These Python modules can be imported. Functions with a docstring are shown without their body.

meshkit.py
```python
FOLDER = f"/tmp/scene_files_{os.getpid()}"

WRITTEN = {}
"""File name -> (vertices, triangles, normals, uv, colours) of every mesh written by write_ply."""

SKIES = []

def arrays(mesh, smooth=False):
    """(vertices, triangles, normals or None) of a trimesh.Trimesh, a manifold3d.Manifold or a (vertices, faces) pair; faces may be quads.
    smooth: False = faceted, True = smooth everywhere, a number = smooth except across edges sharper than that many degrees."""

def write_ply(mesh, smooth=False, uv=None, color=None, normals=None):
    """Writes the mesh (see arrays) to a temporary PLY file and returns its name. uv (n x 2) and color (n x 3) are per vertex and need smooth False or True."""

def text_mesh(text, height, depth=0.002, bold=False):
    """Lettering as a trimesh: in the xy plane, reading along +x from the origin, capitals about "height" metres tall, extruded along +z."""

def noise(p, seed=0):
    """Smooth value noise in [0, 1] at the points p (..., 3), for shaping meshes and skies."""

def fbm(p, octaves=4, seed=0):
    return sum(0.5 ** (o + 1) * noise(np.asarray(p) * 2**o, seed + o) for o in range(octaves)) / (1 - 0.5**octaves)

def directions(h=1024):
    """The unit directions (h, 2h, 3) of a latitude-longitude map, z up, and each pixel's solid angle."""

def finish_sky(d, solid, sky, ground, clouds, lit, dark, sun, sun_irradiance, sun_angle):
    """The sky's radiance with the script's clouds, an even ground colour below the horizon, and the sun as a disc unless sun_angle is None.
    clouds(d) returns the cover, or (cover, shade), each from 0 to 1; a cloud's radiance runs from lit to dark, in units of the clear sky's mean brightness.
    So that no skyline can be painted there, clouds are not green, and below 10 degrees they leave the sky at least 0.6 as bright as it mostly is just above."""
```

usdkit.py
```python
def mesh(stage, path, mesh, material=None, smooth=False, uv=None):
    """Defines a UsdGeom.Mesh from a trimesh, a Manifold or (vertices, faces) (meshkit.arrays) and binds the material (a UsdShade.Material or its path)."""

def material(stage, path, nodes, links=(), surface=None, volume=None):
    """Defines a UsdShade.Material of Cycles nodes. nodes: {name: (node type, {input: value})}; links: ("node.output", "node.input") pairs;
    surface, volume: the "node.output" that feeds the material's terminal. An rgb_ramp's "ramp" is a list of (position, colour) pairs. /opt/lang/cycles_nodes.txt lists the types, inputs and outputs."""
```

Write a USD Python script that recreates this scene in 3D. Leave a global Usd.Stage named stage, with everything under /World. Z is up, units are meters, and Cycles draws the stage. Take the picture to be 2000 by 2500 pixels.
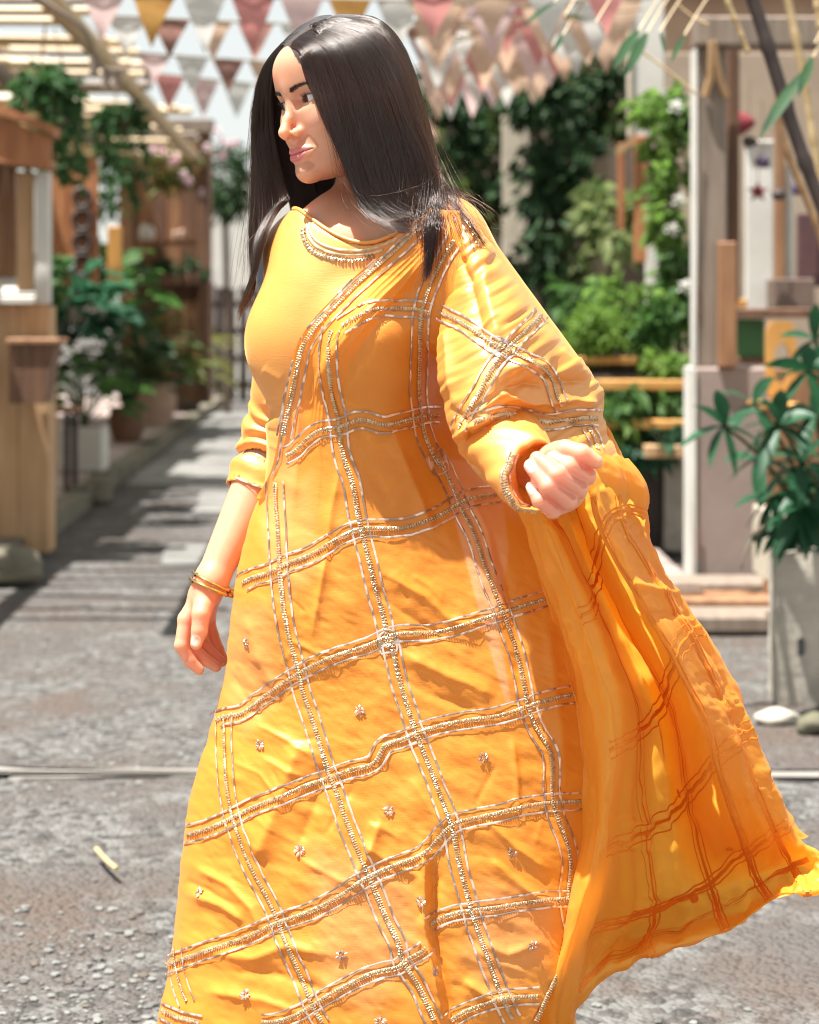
import math, random
import numpy as np
import trimesh, usdkit, meshkit
from pxr import Usd, UsdGeom, UsdLux, UsdShade, Gf, Vt, Sdf
from scipy.interpolate import PchipInterpolator, CubicSpline
from scipy.ndimage import gaussian_filter, map_coordinates

random.seed(7)
RNG = np.random.default_rng(11)
stage = Usd.Stage.CreateInMemory()
UsdGeom.SetStageUpAxis(stage, "Z")
UsdGeom.SetStageMetersPerUnit(stage, 1.0)
UsdGeom.Xform.Define(stage, "/World")

# ------------------------------------------------------------------ camera, sky, sun, exposure
CAM_H, FPX, HX, HY = 1.23, 4800.0, 1000.0, 775.0       # eye height; focal length and principal point in photograph pixels
cam = UsdGeom.Camera.Define(stage, "/World/camera")
cam.AddTranslateOp().Set((0, 0, CAM_H))
cam.AddRotateXYZOp().Set((90, 0, 0))
FOC = 50.0
APW = 2000.0 / FPX * FOC
cam.CreateFocalLengthAttr(FOC)
cam.CreateHorizontalApertureAttr(APW)
cam.CreateVerticalApertureAttr(APW * 1024 / 819)
cam.CreateVerticalApertureOffsetAttr(-(1250 - HY) / FPX * FOC)
cam.CreateFStopAttr(3.5)
cam.CreateFocusDistanceAttr(2.64)
cam.CreateClippingRangeAttr((0.05, 2000.0))
cam.CreateExposureAttr(1.7)

SUN = np.array([-0.27, -0.15, 0.95]); SUN /= np.linalg.norm(SUN)
sun = UsdLux.DistantLight.Define(stage, "/World/sun")
sun.CreateIntensityAttr(1.25)
sun.CreateNormalizeAttr(True)
sun.CreateAngleAttr(0.5)
sun.CreateColorAttr((1.0, 0.955, 0.89))
_z = SUN; _x = np.cross([0, 1, 0], _z); _x /= np.linalg.norm(_x); _y = np.cross(_z, _x)
sun.AddTransformOp().Set(Gf.Matrix4d(*_x, 0, *_y, 0, *_z, 0, 0, 0, 0, 1))
dome = UsdLux.DomeLight.Define(stage, "/World/sky")
dome.GetPrim().SetCustomDataByKey("kind", "structure")
sky_m = usdkit.material(stage, "/World/Looks/sky_look", {
    "s": ("sky_texture", {"sky_type": "single_scattering", "sun_disc": False, "sun_elevation": float(math.asin(SUN[2])), "sun_rotation": float(math.atan2(SUN[0], SUN[1])), "aerosol_density": 2.0}),
    "tc": ("texture_coordinate", {}),
    "n": ("noise_texture", {"scale": 2.2, "detail": 5.0, "roughness": 0.55}),
    "r": ("rgb_ramp", {"ramp": [(0.0, (0.72,) * 3), (0.42, (0.82,) * 3), (0.7, (1, 1, 1))]}),
    "m": ("mix_color", {"a": (0, 0, 0), "b": (3.5, 3.55, 3.3)}),
    "b": ("background_shader", {"strength": 0.08})},
    [("tc.generated", "n.vector"), ("n.fac", "r.fac"), ("r.color", "m.fac"), ("s.color", "m.a"), ("m.result", "b.color")], surface="b.background")
UsdShade.MaterialBindingAPI.Apply(dome.GetPrim()).Bind(sky_m)


# ------------------------------------------------------------------ helpers
def W(px, py, Y):
    "the point at distance Y seen at photograph pixel (px, py)"
    px, py, Y = np.broadcast_arrays(np.asarray(px, float), np.asarray(py, float), np.asarray(Y, float))
    return np.stack([(px - HX) / FPX * Y, Y, CAM_H - (py - HY) / FPX * Y], -1)


def PX(p):
    p = np.asarray(p, float)
    return HX + p[..., 0] / p[..., 1] * FPX, HY + (CAM_H - p[..., 2]) / p[..., 1] * FPX


taken = {}


def numbered(path):
    k = taken.get(path, -1) + 1
    taken[path] = k
    return path if k == 0 else f"{path}_{k:03d}"


def data(prim, **kw):
    for k, v in kw.items():
        if v:
            prim.SetCustomDataByKey(k, v)
    return prim


def thing(name, label, cat, loc=(0, 0, 0), rotz=0.0, group=None):
    x = UsdGeom.Xform.Define(stage, numbered("/World/" + name))
    x.AddTranslateOp().Set(tuple(map(float, loc)))
    if rotz:
        x.AddRotateZOp().Set(float(rotz))
    p = data(x.GetPrim(), label=label, category=cat, group=group)
    OFF[str(p.GetPath())] = np.asarray(loc, float)
    return p


OFF = {}


def off_of(parent):
    s = str(parent.GetPath())
    while s and s != "/World":
        if s in OFF:
            return OFF[s]
        s = s.rsplit("/", 1)[0]
    return np.zeros(3)


def obj(name, mesh, mat, parent=None, smooth=False, label=None, world=True, kind=None, attrs=None, **kw):
    "one Mesh prim; vertices are given in world space unless world=False"
    base = "/World" if parent is None else str(parent.GetPath())
    v, f, n = meshkit.arrays(mesh, smooth)
    if len(np.unique(f)) < len(v):
        used, inv = np.unique(f, return_inverse=True); f = inv.reshape(f.shape); v = v[used]; n = None if n is None else n[used]
        attrs = {k: np.asarray(a)[used] for k, a in (attrs or {}).items()}
    if parent is not None and world:
        v = v - off_of(parent)
    path = numbered(base + "/" + name)
    m = UsdGeom.Mesh.Define(stage, path)
    m.CreatePointsAttr(Vt.Vec3fArray.FromNumpy(np.ascontiguousarray(v, np.float32)))
    m.CreateFaceVertexCountsAttr(Vt.IntArray.FromNumpy(np.full(len(f), 3, np.int32)))
    m.CreateFaceVertexIndicesAttr(Vt.IntArray.FromNumpy(f.astype(np.int32).ravel()))
    m.CreateSubdivisionSchemeAttr("none")
    if n is not None:
        m.CreateNormalsAttr(Vt.Vec3fArray.FromNumpy(np.ascontiguousarray(n, np.float32)))
        m.SetNormalsInterpolation("vertex")
    api = UsdGeom.PrimvarsAPI(m)
    for k, a in (attrs or {}).items():
        a = np.ascontiguousarray(a, np.float32)
        if a.ndim == 2 and a.shape[1] == 3:
            api.CreatePrimvar(k, Sdf.ValueTypeNames.Color3fArray, "vertex").Set(Vt.Vec3fArray.FromNumpy(a))
        elif a.ndim == 2:
            api.CreatePrimvar(k, Sdf.ValueTypeNames.TexCoord2fArray, "vertex").Set(Vt.Vec2fArray.FromNumpy(a))
        else:
            api.CreatePrimvar(k, Sdf.ValueTypeNames.FloatArray, "vertex").Set(Vt.FloatArray.FromNumpy(a))
    UsdShade.MaterialBindingAPI.Apply(m.GetPrim()).Bind(mat)
    return data(m.GetPrim(), label=label, kind=kind, **kw)


def cat_mesh(parts):
    vs, fs, n = [], [], 0
    for p in parts:
        v, f = (p.vertices, p.faces) if hasattr(p, "vertices") else p
        f = np.asarray(f)
        if f.shape[1] == 4:
            f = np.vstack([f[:, [0, 1, 2]], f[:, [0, 2, 3]]])
        vs.append(np.asarray(v, float)); fs.append(f + n); n += len(v)
    return np.vstack(vs), np.vstack(fs)


def box(x0, x1, y0, y1, z0, z1, ch=0.006):
    "a box with chamfered edges"
    c = np.array([(x0 + x1) / 2, (y0 + y1) / 2, (z0 + z1) / 2]); h = np.abs(np.array([x1 - x0, y1 - y0, z1 - z0])) / 2
    ch = min(ch, h.min() * 0.45)
    v = []
    for s in np.ndindex(2, 2, 2):
        s = np.array(s) * 2 - 1
        for k in range(3):
            q = s * (h - ch); q[k] = s[k] * h[k]
            v.append(q)
    hull = trimesh.convex.convex_hull(np.array(v))
    return np.array(hull.vertices) + c, np.array(hull.faces)


def boxP(px0, py0, px1, py1, Y, depth, ch=0.006):
    a, b = W(px0, py1, Y), W(px1, py0, Y)
    return box(a[0], b[0], Y, Y + depth, a[2], b[2], ch)


def place(mesh, loc=(0, 0, 0), rz=0.0, rx=0.0, ry=0.0, scale=1.0):
    v = np.asarray(mesh[0]) * scale
    R = trimesh.transformations.euler_matrix(rx, ry, rz)[:3, :3]
    return v @ R.T + np.asarray(loc), mesh[1]


def frames(p):
    p = np.asarray(p, float); t = np.gradient(p, axis=0); t /= np.linalg.norm(t, axis=1, keepdims=True) + 1e-12
    up = np.array([0.13, 0.2, 1.0]) if abs(t[0, 2]) < 0.9 else np.array([1.0, 0.1, 0])
    n = np.cross(t[0], up); n /= np.linalg.norm(n); N = [n]
    for i in range(1, len(p)):
        n = N[-1] - t[i] * (N[-1] @ t[i]); N.append(n / np.linalg.norm(n))
    N = np.array(N)
    return t, N, np.cross(t, N)


def tube(p, r, k=8, cap=True):
    p = np.asarray(p, float); r = np.broadcast_to(np.asarray(r, float), len(p)); t, N, Bn = frames(p)
    a = np.arange(k) / k * 2 * np.pi
    v = p[:, None] + r[:, None, None] * (np.cos(a)[None, :, None] * N[:, None] + np.sin(a)[None, :, None] * Bn[:, None])
    n = len(p); i = np.arange(n - 1)[:, None] * k; j = np.arange(k)[None]; j2 = (j + 1) % k
    f = np.stack([i + j, i + j2, i + k + j2, i + k + j], -1).reshape(-1, 4)
    f = np.vstack([f[:, [0, 1, 2]], f[:, [0, 2, 3]]]); v = v.reshape(-1, 3)
    if cap:
        v = np.vstack([v, p[:1], p[-1:]]); m = len(v)
        jj = np.arange(k)
        f = np.vstack([f, np.stack([(jj + 1) % k, jj, np.full(k, m - 2)], 1), np.stack([(n - 1) * k + jj, (n - 1) * k + (jj + 1) % k, np.full(k, m - 1)], 1)])
    return v, f


def spline(pts, n):
    pts = np.asarray(pts, float); s = np.r_[0, np.cumsum(np.linalg.norm(np.diff(pts, axis=0), axis=1) + 1e-9)]
    return CubicSpline(s, pts)(np.linspace(0, s[-1], n)) if len(pts) > 2 else np.linspace(pts[0], pts[-1], n)


def polyline(pts, n):
    pts = np.asarray(pts, float); s = np.r_[0, np.cumsum(np.linalg.norm(np.diff(pts, axis=0), axis=1) + 1e-9)]
    return PchipInterpolator(s, pts)(np.linspace(0, s[-1], n))


def leaf(base, d, length, width, droop=0.25, n=4, roll=0.0, fold=0.25):
    "a leaf blade folded along its midrib and bending down: (v, f)"
    d = np.asarray(d, float); d = d / np.linalg.norm(d)
    side = np.cross(d, [0, 0, 1.0]); side = side / (np.linalg.norm(side) + 1e-9) if np.linalg.norm(side) > 1e-3 else np.array([1.0, 0, 0])
    up = np.cross(side, d); side, up = side * math.cos(roll) + up * math.sin(roll), up * math.cos(roll) - side * math.sin(roll)
    t = np.linspace(0, 1, n + 1)
    w = width / 2 * np.sin(np.pi * np.clip(t * 0.94 + 0.05, 0, 1)) ** 0.8
    mid = np.asarray(base) + np.outer(t * length, d) - np.outer(droop * length * t ** 2, [0, 0, 1.0])
    L = mid + np.outer(w, side) + np.outer(w * fold, up); R = mid - np.outer(w, side) + np.outer(w * fold, up)
    v = np.stack([L, mid, R], 1).reshape(-1, 3); f = []
    for i in range(n):
        a = 3 * i
        f += [[a, a + 1, a + 4], [a, a + 4, a + 3], [a + 1, a + 2, a + 5], [a + 1, a + 5, a + 4]]
    return v, np.array(f)


def rock(seed, flat=0.6, sub=2):
    m = trimesh.creation.icosphere(sub, 1.0); v = np.array(m.vertices)
    v = v * (0.72 + 0.55 * meshkit.noise(v * 1.3 + 5 + seed, seed))[:, None]
    return v * np.array([1, 0.8, flat]), np.array(m.faces)


def lathe(profile, center, k=28):
    "profile: (radius, z) pairs from bottom to top"
    pr = np.asarray(profile, float); a = np.arange(k) / k * 2 * np.pi
    v = np.stack([pr[:, None, 0] * np.cos(a), pr[:, None, 0] * np.sin(a), np.repeat(pr[:, 1:2], k, 1)], -1)
    n = len(pr); i = np.arange(n - 1)[:, None] * k; j = np.arange(k)[None]; j2 = (j + 1) % k
    f = np.stack([i + j, i + j2, i + k + j2, i + k + j], -1).reshape(-1, 4)
    return v.reshape(-1, 3) + np.asarray(center), np.vstack([f[:, [0, 1, 2]], f[:, [0, 2, 3]]])


# ------------------------------------------------------------------ materials
MATS = {}
ALB = [0.74]          # the photograph is exposed for the dress: surroundings keep modest, real albedos


def mat(name, color, color2=None, rough=0.7, scale=6.0, stretch=(1, 1, 1), bump=0.0, bscale=None, spec=0.4, metallic=0.0, mixpos=(0.35, 0.65), detail=5.0, **kw):
    "principled with a noise mix of two colours and a noise bump; space = world position"
    if name in MATS:
        return MATS[name]
    color2 = color2 or tuple(c * 0.72 for c in color)
    color, color2 = tuple(c * ALB[0] for c in color), tuple(c * ALB[0] for c in color2)
    nodes = {"g": ("geometry", {}), "mp": ("mapping", {"scale": stretch}), "n": ("noise_texture", {"scale": scale, "detail": detail, "roughness": 0.62}),
             "r": ("rgb_ramp", {"ramp": [(mixpos[0], color), (mixpos[1], color2)]}),
             "p": ("principled_bsdf", {"roughness": rough, "specular_ior_level": spec, "metallic": metallic, **kw})}
    links = [("g.position", "mp.vector"), ("mp.vector", "n.vector"), ("n.fac", "r.fac"), ("r.color", "p.base_color")]
    if bump:
        nodes["n2"] = ("noise_texture", {"scale": bscale or scale * 4, "detail": 5.0, "roughness": 0.6})
        nodes["b"] = ("bump", {"strength": 0.6, "distance": bump})
        links += [("mp.vector", "n2.vector"), ("n2.fac", "b.height"), ("b.normal", "p.normal")]
    MATS[name] = usdkit.material(stage, "/World/Looks/" + name, nodes, links, surface="p.BSDF")
    return MATS[name]


def leafmat(name, color, color2, trans=0.45, rough=0.45, scale=9.0):
    if name in MATS:
        return MATS[name]
    color, color2 = tuple(c * ALB[0] for c in color), tuple(c * ALB[0] for c in color2)
    MATS[name] = usdkit.material(stage, "/World/Looks/" + name, {
        "g": ("geometry", {}), "n": ("noise_texture", {"scale": scale, "detail": 3.0}),
        "r": ("rgb_ramp", {"ramp": [(0.35, color), (0.65, color2)]}),
        "hs": ("hsv", {"saturation": 1.05, "value": 1.5}),
        "p": ("principled_bsdf", {"roughness": rough + 0.14, "specular_ior_level": 0.22}), "t": ("translucent_bsdf", {}), "m": ("mix_closure", {"fac": trans})},
        [("g.position", "n.vector"), ("n.fac", "r.fac"), ("r.color", "p.base_color"), ("r.color", "hs.color"), ("hs.color", "t.color"), ("p.BSDF", "m.closure1"), ("t.BSDF", "m.closure2")], surface="m.closure")
    return MATS[name]

# ================================================================== the setting
def gY(py):
    return CAM_H * FPX / (py - HY)


VPX = (827 - HX) / FPX       # the alley runs towards pixel (827, 775)


def ax(X, Y, Y0=10.0):
    "x of a line that runs along the alley and passes X at Y0"
    return X + VPX * (Y - Y0)


gravel_m = usdkit.material(stage, "/World/Looks/gravel_ground", {
    "g": ("geometry", {}),
    "n1": ("noise_texture", {"scale": 1.1, "detail": 4.0, "roughness": 0.6}),
    "r1": ("rgb_ramp", {"ramp": [(0.36, (0.093, 0.072, 0.060)), (0.56, (0.087, 0.078, 0.073))]}),
    "v": ("voronoi_texture", {"scale": 34.0, "randomness": 1.0}), "v2": ("voronoi_texture", {"scale": 75.0}),
    "hs": ("separate_color", {}), "rv": ("rgb_ramp", {"ramp": [(0.0, (0.047, 0.045, 0.043)), (0.45, (0.102, 0.096, 0.091)), (1.0, (0.156, 0.156, 0.150))]}),
    "n2": ("noise_texture", {"scale": 1.7, "detail": 6.0, "roughness": 0.7}), "r2": ("rgb_ramp", {"ramp": [(0.44, (0, 0, 0)), (0.54, (1, 1, 1))]}),
    "m": ("mix_color", {}), "mm": ("math", {"math_type": "add"}),
    "b": ("bump", {"strength": 0.8, "distance": 0.02, "invert": True}), "p": ("principled_bsdf", {"roughness": 0.85, "specular_ior_level": 0.25})},
    [("g.position", "n1.vector"), ("g.position", "v.vector"), ("g.position", "v2.vector"), ("g.position", "n2.vector"), ("n1.fac", "r1.fac"), ("v.color", "hs.color"), ("hs.r", "rv.fac"),
     ("n2.fac", "r2.fac"), ("r2.color", "m.fac"), ("r1.color", "m.a"), ("rv.color", "m.b"), ("m.result", "p.base_color"), ("v.distance", "mm.value1"), ("v2.distance", "mm.value2"), ("mm.value", "b.height"), ("b.normal", "p.normal")], surface="p.BSDF")
concrete_m = mat("worn_concrete", (0.246, 0.246, 0.230), (0.162, 0.157, 0.149), rough=0.85, scale=3.0, bump=0.004, bscale=40)
pinkstone_m = mat("pink_paving", (0.374, 0.297, 0.264), (0.272, 0.221, 0.196), rough=0.85, scale=3.5, bump=0.004, bscale=30)
kerb_m = mat("mossy_kerb", (0.20, 0.17, 0.135), (0.13, 0.13, 0.08), rough=0.9, scale=4, bump=0.01, bscale=22)
stone_m = mat("pale_stone", (0.62, 0.57, 0.48), (0.38, 0.35, 0.30), rough=0.85, scale=5, bump=0.012, bscale=16)

# ground as a gently uneven sheet, fine near the camera, coarse far away
ys = np.r_[np.linspace(-6, 2.6, 14), np.linspace(2.8, 10, 170), np.linspace(10.3, 40, 60), np.array([50, 70, 110, 200, 500])]
xs = np.r_[np.array([-500, -150, -50, -20, -10]), np.linspace(-5, 5, 150), np.array([10, 20, 50, 150, 500])]
gx, gy = np.meshgrid(xs, ys)
gz = 0.03 * (meshkit.fbm(np.stack([gx * 0.7, gy * 0.7, gx * 0], -1), 3, 3) - 0.5) + 0.012 * (meshkit.fbm(np.stack([gx * 5, gy * 5, gx * 0], -1), 3, 5) - 0.5)
gz = np.where((np.abs(gx) < 5.1) & (gy < 41), gz, 0)
gz = gz - 0.012


def grid_faces(n, m):
    i = np.arange(n - 1)[:, None] * m; j = np.arange(m - 1)[None]
    q = np.stack([i + j, i + j + 1, i + m + j + 1, i + m + j], -1).reshape(-1, 4)
    return np.vstack([q[:, [0, 1, 2]], q[:, [0, 2, 3]]])


obj("ground", (np.stack([gx, gy, gz], -1).reshape(-1, 3), grid_faces(*gx.shape)), gravel_m, smooth=True, kind="structure")

# gravel chips: loose stones over the near ground
rocks_mats = [mat("chip_light", (0.243, 0.250, 0.235), (0.158, 0.158, 0.153), rough=0.8, scale=20), mat("chip_grey", (0.145, 0.140, 0.136), (0.099, 0.095, 0.093), rough=0.8, scale=20), mat("chip_brown", (0.145, 0.116, 0.095), (0.104, 0.084, 0.070), rough=0.85, scale=20)]
pi = UsdGeom.PointInstancer.Define(stage, "/World/gravel_chips")
data(pi.GetPrim(), kind="stuff", label="loose grey and white gravel chips scattered over the ground of the lane", category="gravel")
protos = []
for k in range(6):
    v, f = rock(k, 0.38, 1)
    p = UsdGeom.Mesh.Define(stage, f"/World/gravel_chips/chip_{k:03d}")
    p.CreatePointsAttr(Vt.Vec3fArray.FromNumpy(v.astype(np.float32))); p.CreateFaceVertexCountsAttr(Vt.IntArray.FromNumpy(np.full(len(f), 3, np.int32)))
    p.CreateFaceVertexIndicesAttr(Vt.IntArray.FromNumpy(f.astype(np.int32).ravel())); p.CreateSubdivisionSchemeAttr("none")
    UsdShade.MaterialBindingAPI.Apply(p.GetPrim()).Bind(rocks_mats[k % 3]); protos.append(p.GetPath())
pi.CreatePrototypesRel().SetTargets(protos)
n = 30000
cy = 3.3 + 8.0 * RNG.random(n) ** 1.35; cx = (RNG.random(n) - 0.5) * 2 * np.minimum(2.4, 0.25 * cy + 0.2)
dens = meshkit.fbm(np.stack([cx * 1.6, cy * 1.6, cx * 0], -1), 3, 9)
keep = RNG.random(n) < np.clip((dens - 0.42) * 5.0, 0.04, 0.95)
cx, cy = cx[keep], cy[keep]; n = len(cx)
from scipy.interpolate import RegularGridInterpolator
gfun = RegularGridInterpolator((ys, xs), gz, bounds_error=False, fill_value=0.0)
size = 0.0026 + 0.0095 * RNG.random(n) ** 4
pi.CreatePositionsAttr(Vt.Vec3fArray.FromNumpy(np.stack([cx, cy, gfun(np.stack([cy, cx], 1)) + size * 0.25], -1).astype(np.float32)))
pi.CreateScalesAttr(Vt.Vec3fArray.FromNumpy(np.repeat(size[:, None], 3, 1).astype(np.float32)))
idx = RNG.choice(6, n, p=[0.24, 0.18, 0.08, 0.24, 0.18, 0.08])
pi.CreateProtoIndicesAttr(Vt.IntArray.FromNumpy(idx.astype(np.int32)))
ang = RNG.random(n) * np.pi * 2
q = np.zeros((n, 4)); q[:, 0] = np.cos(ang / 2); q[:, 3] = np.sin(ang / 2)
pi.CreateOrientationsAttr(Vt.QuathArray([Gf.Quath(float(a[0]), 0, 0, float(a[3])) for a in q]))


def slab(poly, z0, z1, seed=0, wob=0.012):
    "an uneven-edged slab from a polygon of (x, y)"
    poly = np.asarray(poly, float); P = []
    for a, b in zip(poly, np.roll(poly, -1, 0)):
        m = max(2, int(np.linalg.norm(b - a) / 0.12))
        for t in np.arange(m) / m:
            P.append(a + (b - a) * t)
    P = np.array(P); P = P + wob * (np.stack([meshkit.noise(np.c_[P * 7, P[:, :1] * 0 + k], seed + k) for k in (0, 1)], 1) - 0.5) * 2
    c = P.mean(0); k = len(P); inner = c + (P - c) * 0.985
    v = np.vstack([np.c_[P, np.full(k, z0)], np.c_[P, np.full(k, z1 - 0.008)], np.c_[inner, np.full(k, z1)], [[*c, z1]]])
    j = np.arange(k); j2 = (j + 1) % k; f = []
    for a in (0, k):
        f += [np.stack([a + j, a + j2, a + k + j2], 1), np.stack([a + j, a + k + j2, a + k + j], 1)]
    f.append(np.stack([2 * k + j, 2 * k + j2, np.full(k, 3 * k)], 1))
    return v, np.vstack(f)


def gpoly(*pts):
    "ground polygon from photograph pixels"
    return [tuple(W(px, py, gY(py))[:2]) for px, py in pts]


path = data(UsdGeom.Xform.Define(stage, "/World/path").GetPrim(), kind="structure")
for i, pl in enumerate([gpoly((395, 1378), (1250, 1378), (1250, 1335), (408, 1335)), gpoly((470, 1252), (1200, 1252), (1200, 1205), (492, 1205)),
                        gpoly((545, 1150), (1150, 1150), (1130, 1118), (560, 1118))]):
    obj("concrete_strip", slab(pl, -0.05, 0.014, i), concrete_m, path)
obj("concrete_apron", slab(gpoly((300, 1182), (1100, 1182), (1010, 1010), (520, 1010)), -0.05, 0.006, 8), concrete_m, path)
obj("concrete_edge", slab([(-2.6, gY(1900)), (1.9, gY(1905)), (1.9, gY(1886)), (-2.6, gY(1882))], -0.05, 0.006, 12, 0.05), mat("dusty_edge", (0.34, 0.32, 0.29), (0.22, 0.205, 0.185), rough=0.9, scale=2.2, bump=0.006, bscale=30), path)
# left pavement with kerb stones
pave = data(UsdGeom.Xform.Define(stage, "/World/pavement").GetPrim(), kind="structure")
for i in range(11):
    a, b = 9.0 + i * 1.8, 9.0 + (i + 1) * 1.8 - 0.015
    obj("paving_slab", slab([(ax(-4.6, a), a), (ax(-2.12, a), a), (ax(-2.12, b), b), (ax(-4.6, b), b)], -0.05, 0.115, 20 + i, 0.006), pinkstone_m, pave)
k = 0; a = 9.2
while a < 28:
    L = 0.5 + 0.35 * random.random()
    b = a + L - 0.02
    obj("kerb_stone", slab([(ax(-2.12, a) + 0.003, a), (ax(-1.98, a), a), (ax(-1.98, b), b), (ax(-2.12, b) + 0.003, b)], -0.05, 0.10 + 0.03 * random.random(), 50 + k, 0.012), kerb_m, pave)
    a += L; k += 1

# ------------------------------------------------------------------ wood and plant materials
w_orange = mat("orange_wood", (0.50, 0.21, 0.085), (0.33, 0.125, 0.05), rough=0.6, scale=3, stretch=(6, 6, 1), bump=0.002)
w_light = mat("light_wood", (0.58, 0.37, 0.20), (0.45, 0.27, 0.13), rough=0.65, scale=3, stretch=(7, 7, 0.8), bump=0.002)
w_brown = mat("brown_wood", (0.20, 0.10, 0.055), (0.12, 0.06, 0.035), rough=0.65, scale=3, stretch=(6, 6, 1), bump=0.002)
w_mid = mat("mid_wood", (0.36, 0.185, 0.09), (0.24, 0.115, 0.055), rough=0.65, scale=3, stretch=(6, 6, 1), bump=0.002)
w_dark = mat("dark_wood", (0.065, 0.042, 0.036), (0.04, 0.027, 0.025), rough=0.6, scale=3, stretch=(6, 6, 1), bump=0.002)
w_yellow = mat("yellow_wood", (0.66, 0.35, 0.09), (0.52, 0.25, 0.06), rough=0.6, scale=3, stretch=(6, 6, 1), bump=0.002)
w_grey = mat("weathered_wood", (0.30, 0.235, 0.185), (0.20, 0.155, 0.12), rough=0.75, scale=4, stretch=(7, 7, 0.7), bump=0.003)
bamboo_m = mat("bamboo_cane", (0.60, 0.45, 0.25), (0.45, 0.31, 0.15), rough=0.5, scale=4, stretch=(0.6, 6, 6), bump=0.001)
white_m = mat("white_paint", (0.76, 0.75, 0.70), (0.62, 0.60, 0.55), rough=0.6, scale=3, bump=0.001)
cream_m = mat("cream_plaster", (0.60, 0.53, 0.42), (0.48, 0.42, 0.33), rough=0.85, scale=2.5, bump=0.004)
mauve_m = mat("mauve_plaster", (0.36, 0.285, 0.25), (0.29, 0.225, 0.20), rough=0.85, scale=2.2, bump=0.003)
terra_m = mat("pale_terracotta", (0.52, 0.36, 0.27), (0.40, 0.27, 0.20), rough=0.85, scale=5, bump=0.003)
darkwall_m = mat("dark_brown_wall", (0.19, 0.145, 0.11), (0.12, 0.09, 0.07), rough=0.9, scale=2, bump=0.006)  # brown colour of the garden wall itself
green_paint = mat("green_paint", (0.07, 0.20, 0.06), (0.05, 0.15, 0.045), rough=0.55, scale=4)
soil_m = mat("dark_soil", (0.06, 0.045, 0.03), (0.03, 0.022, 0.016), rough=0.95, scale=20, bump=0.01)
bark_m = mat("bark", (0.14, 0.10, 0.07), (0.08, 0.06, 0.045), rough=0.9, scale=8, bump=0.006)
rope_m = mat("cord", (0.25, 0.2, 0.13), (0.18, 0.14, 0.09), rough=0.8, scale=10)
red_m = mat("dark_red_felt", (0.25, 0.035, 0.045), (0.18, 0.025, 0.03), rough=0.9, scale=10)
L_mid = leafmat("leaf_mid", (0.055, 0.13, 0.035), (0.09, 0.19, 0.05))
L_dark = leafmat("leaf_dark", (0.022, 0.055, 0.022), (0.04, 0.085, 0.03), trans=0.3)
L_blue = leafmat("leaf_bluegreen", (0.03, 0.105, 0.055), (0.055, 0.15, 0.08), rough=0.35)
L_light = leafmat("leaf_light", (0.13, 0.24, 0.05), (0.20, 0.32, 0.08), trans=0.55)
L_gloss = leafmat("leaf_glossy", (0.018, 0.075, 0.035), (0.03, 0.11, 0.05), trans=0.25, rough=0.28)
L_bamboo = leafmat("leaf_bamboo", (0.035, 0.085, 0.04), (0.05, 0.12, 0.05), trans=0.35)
petal_m = leafmat("petal_pink", (0.75, 0.45, 0.55), (0.8, 0.68, 0.7), trans=0.4)


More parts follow.
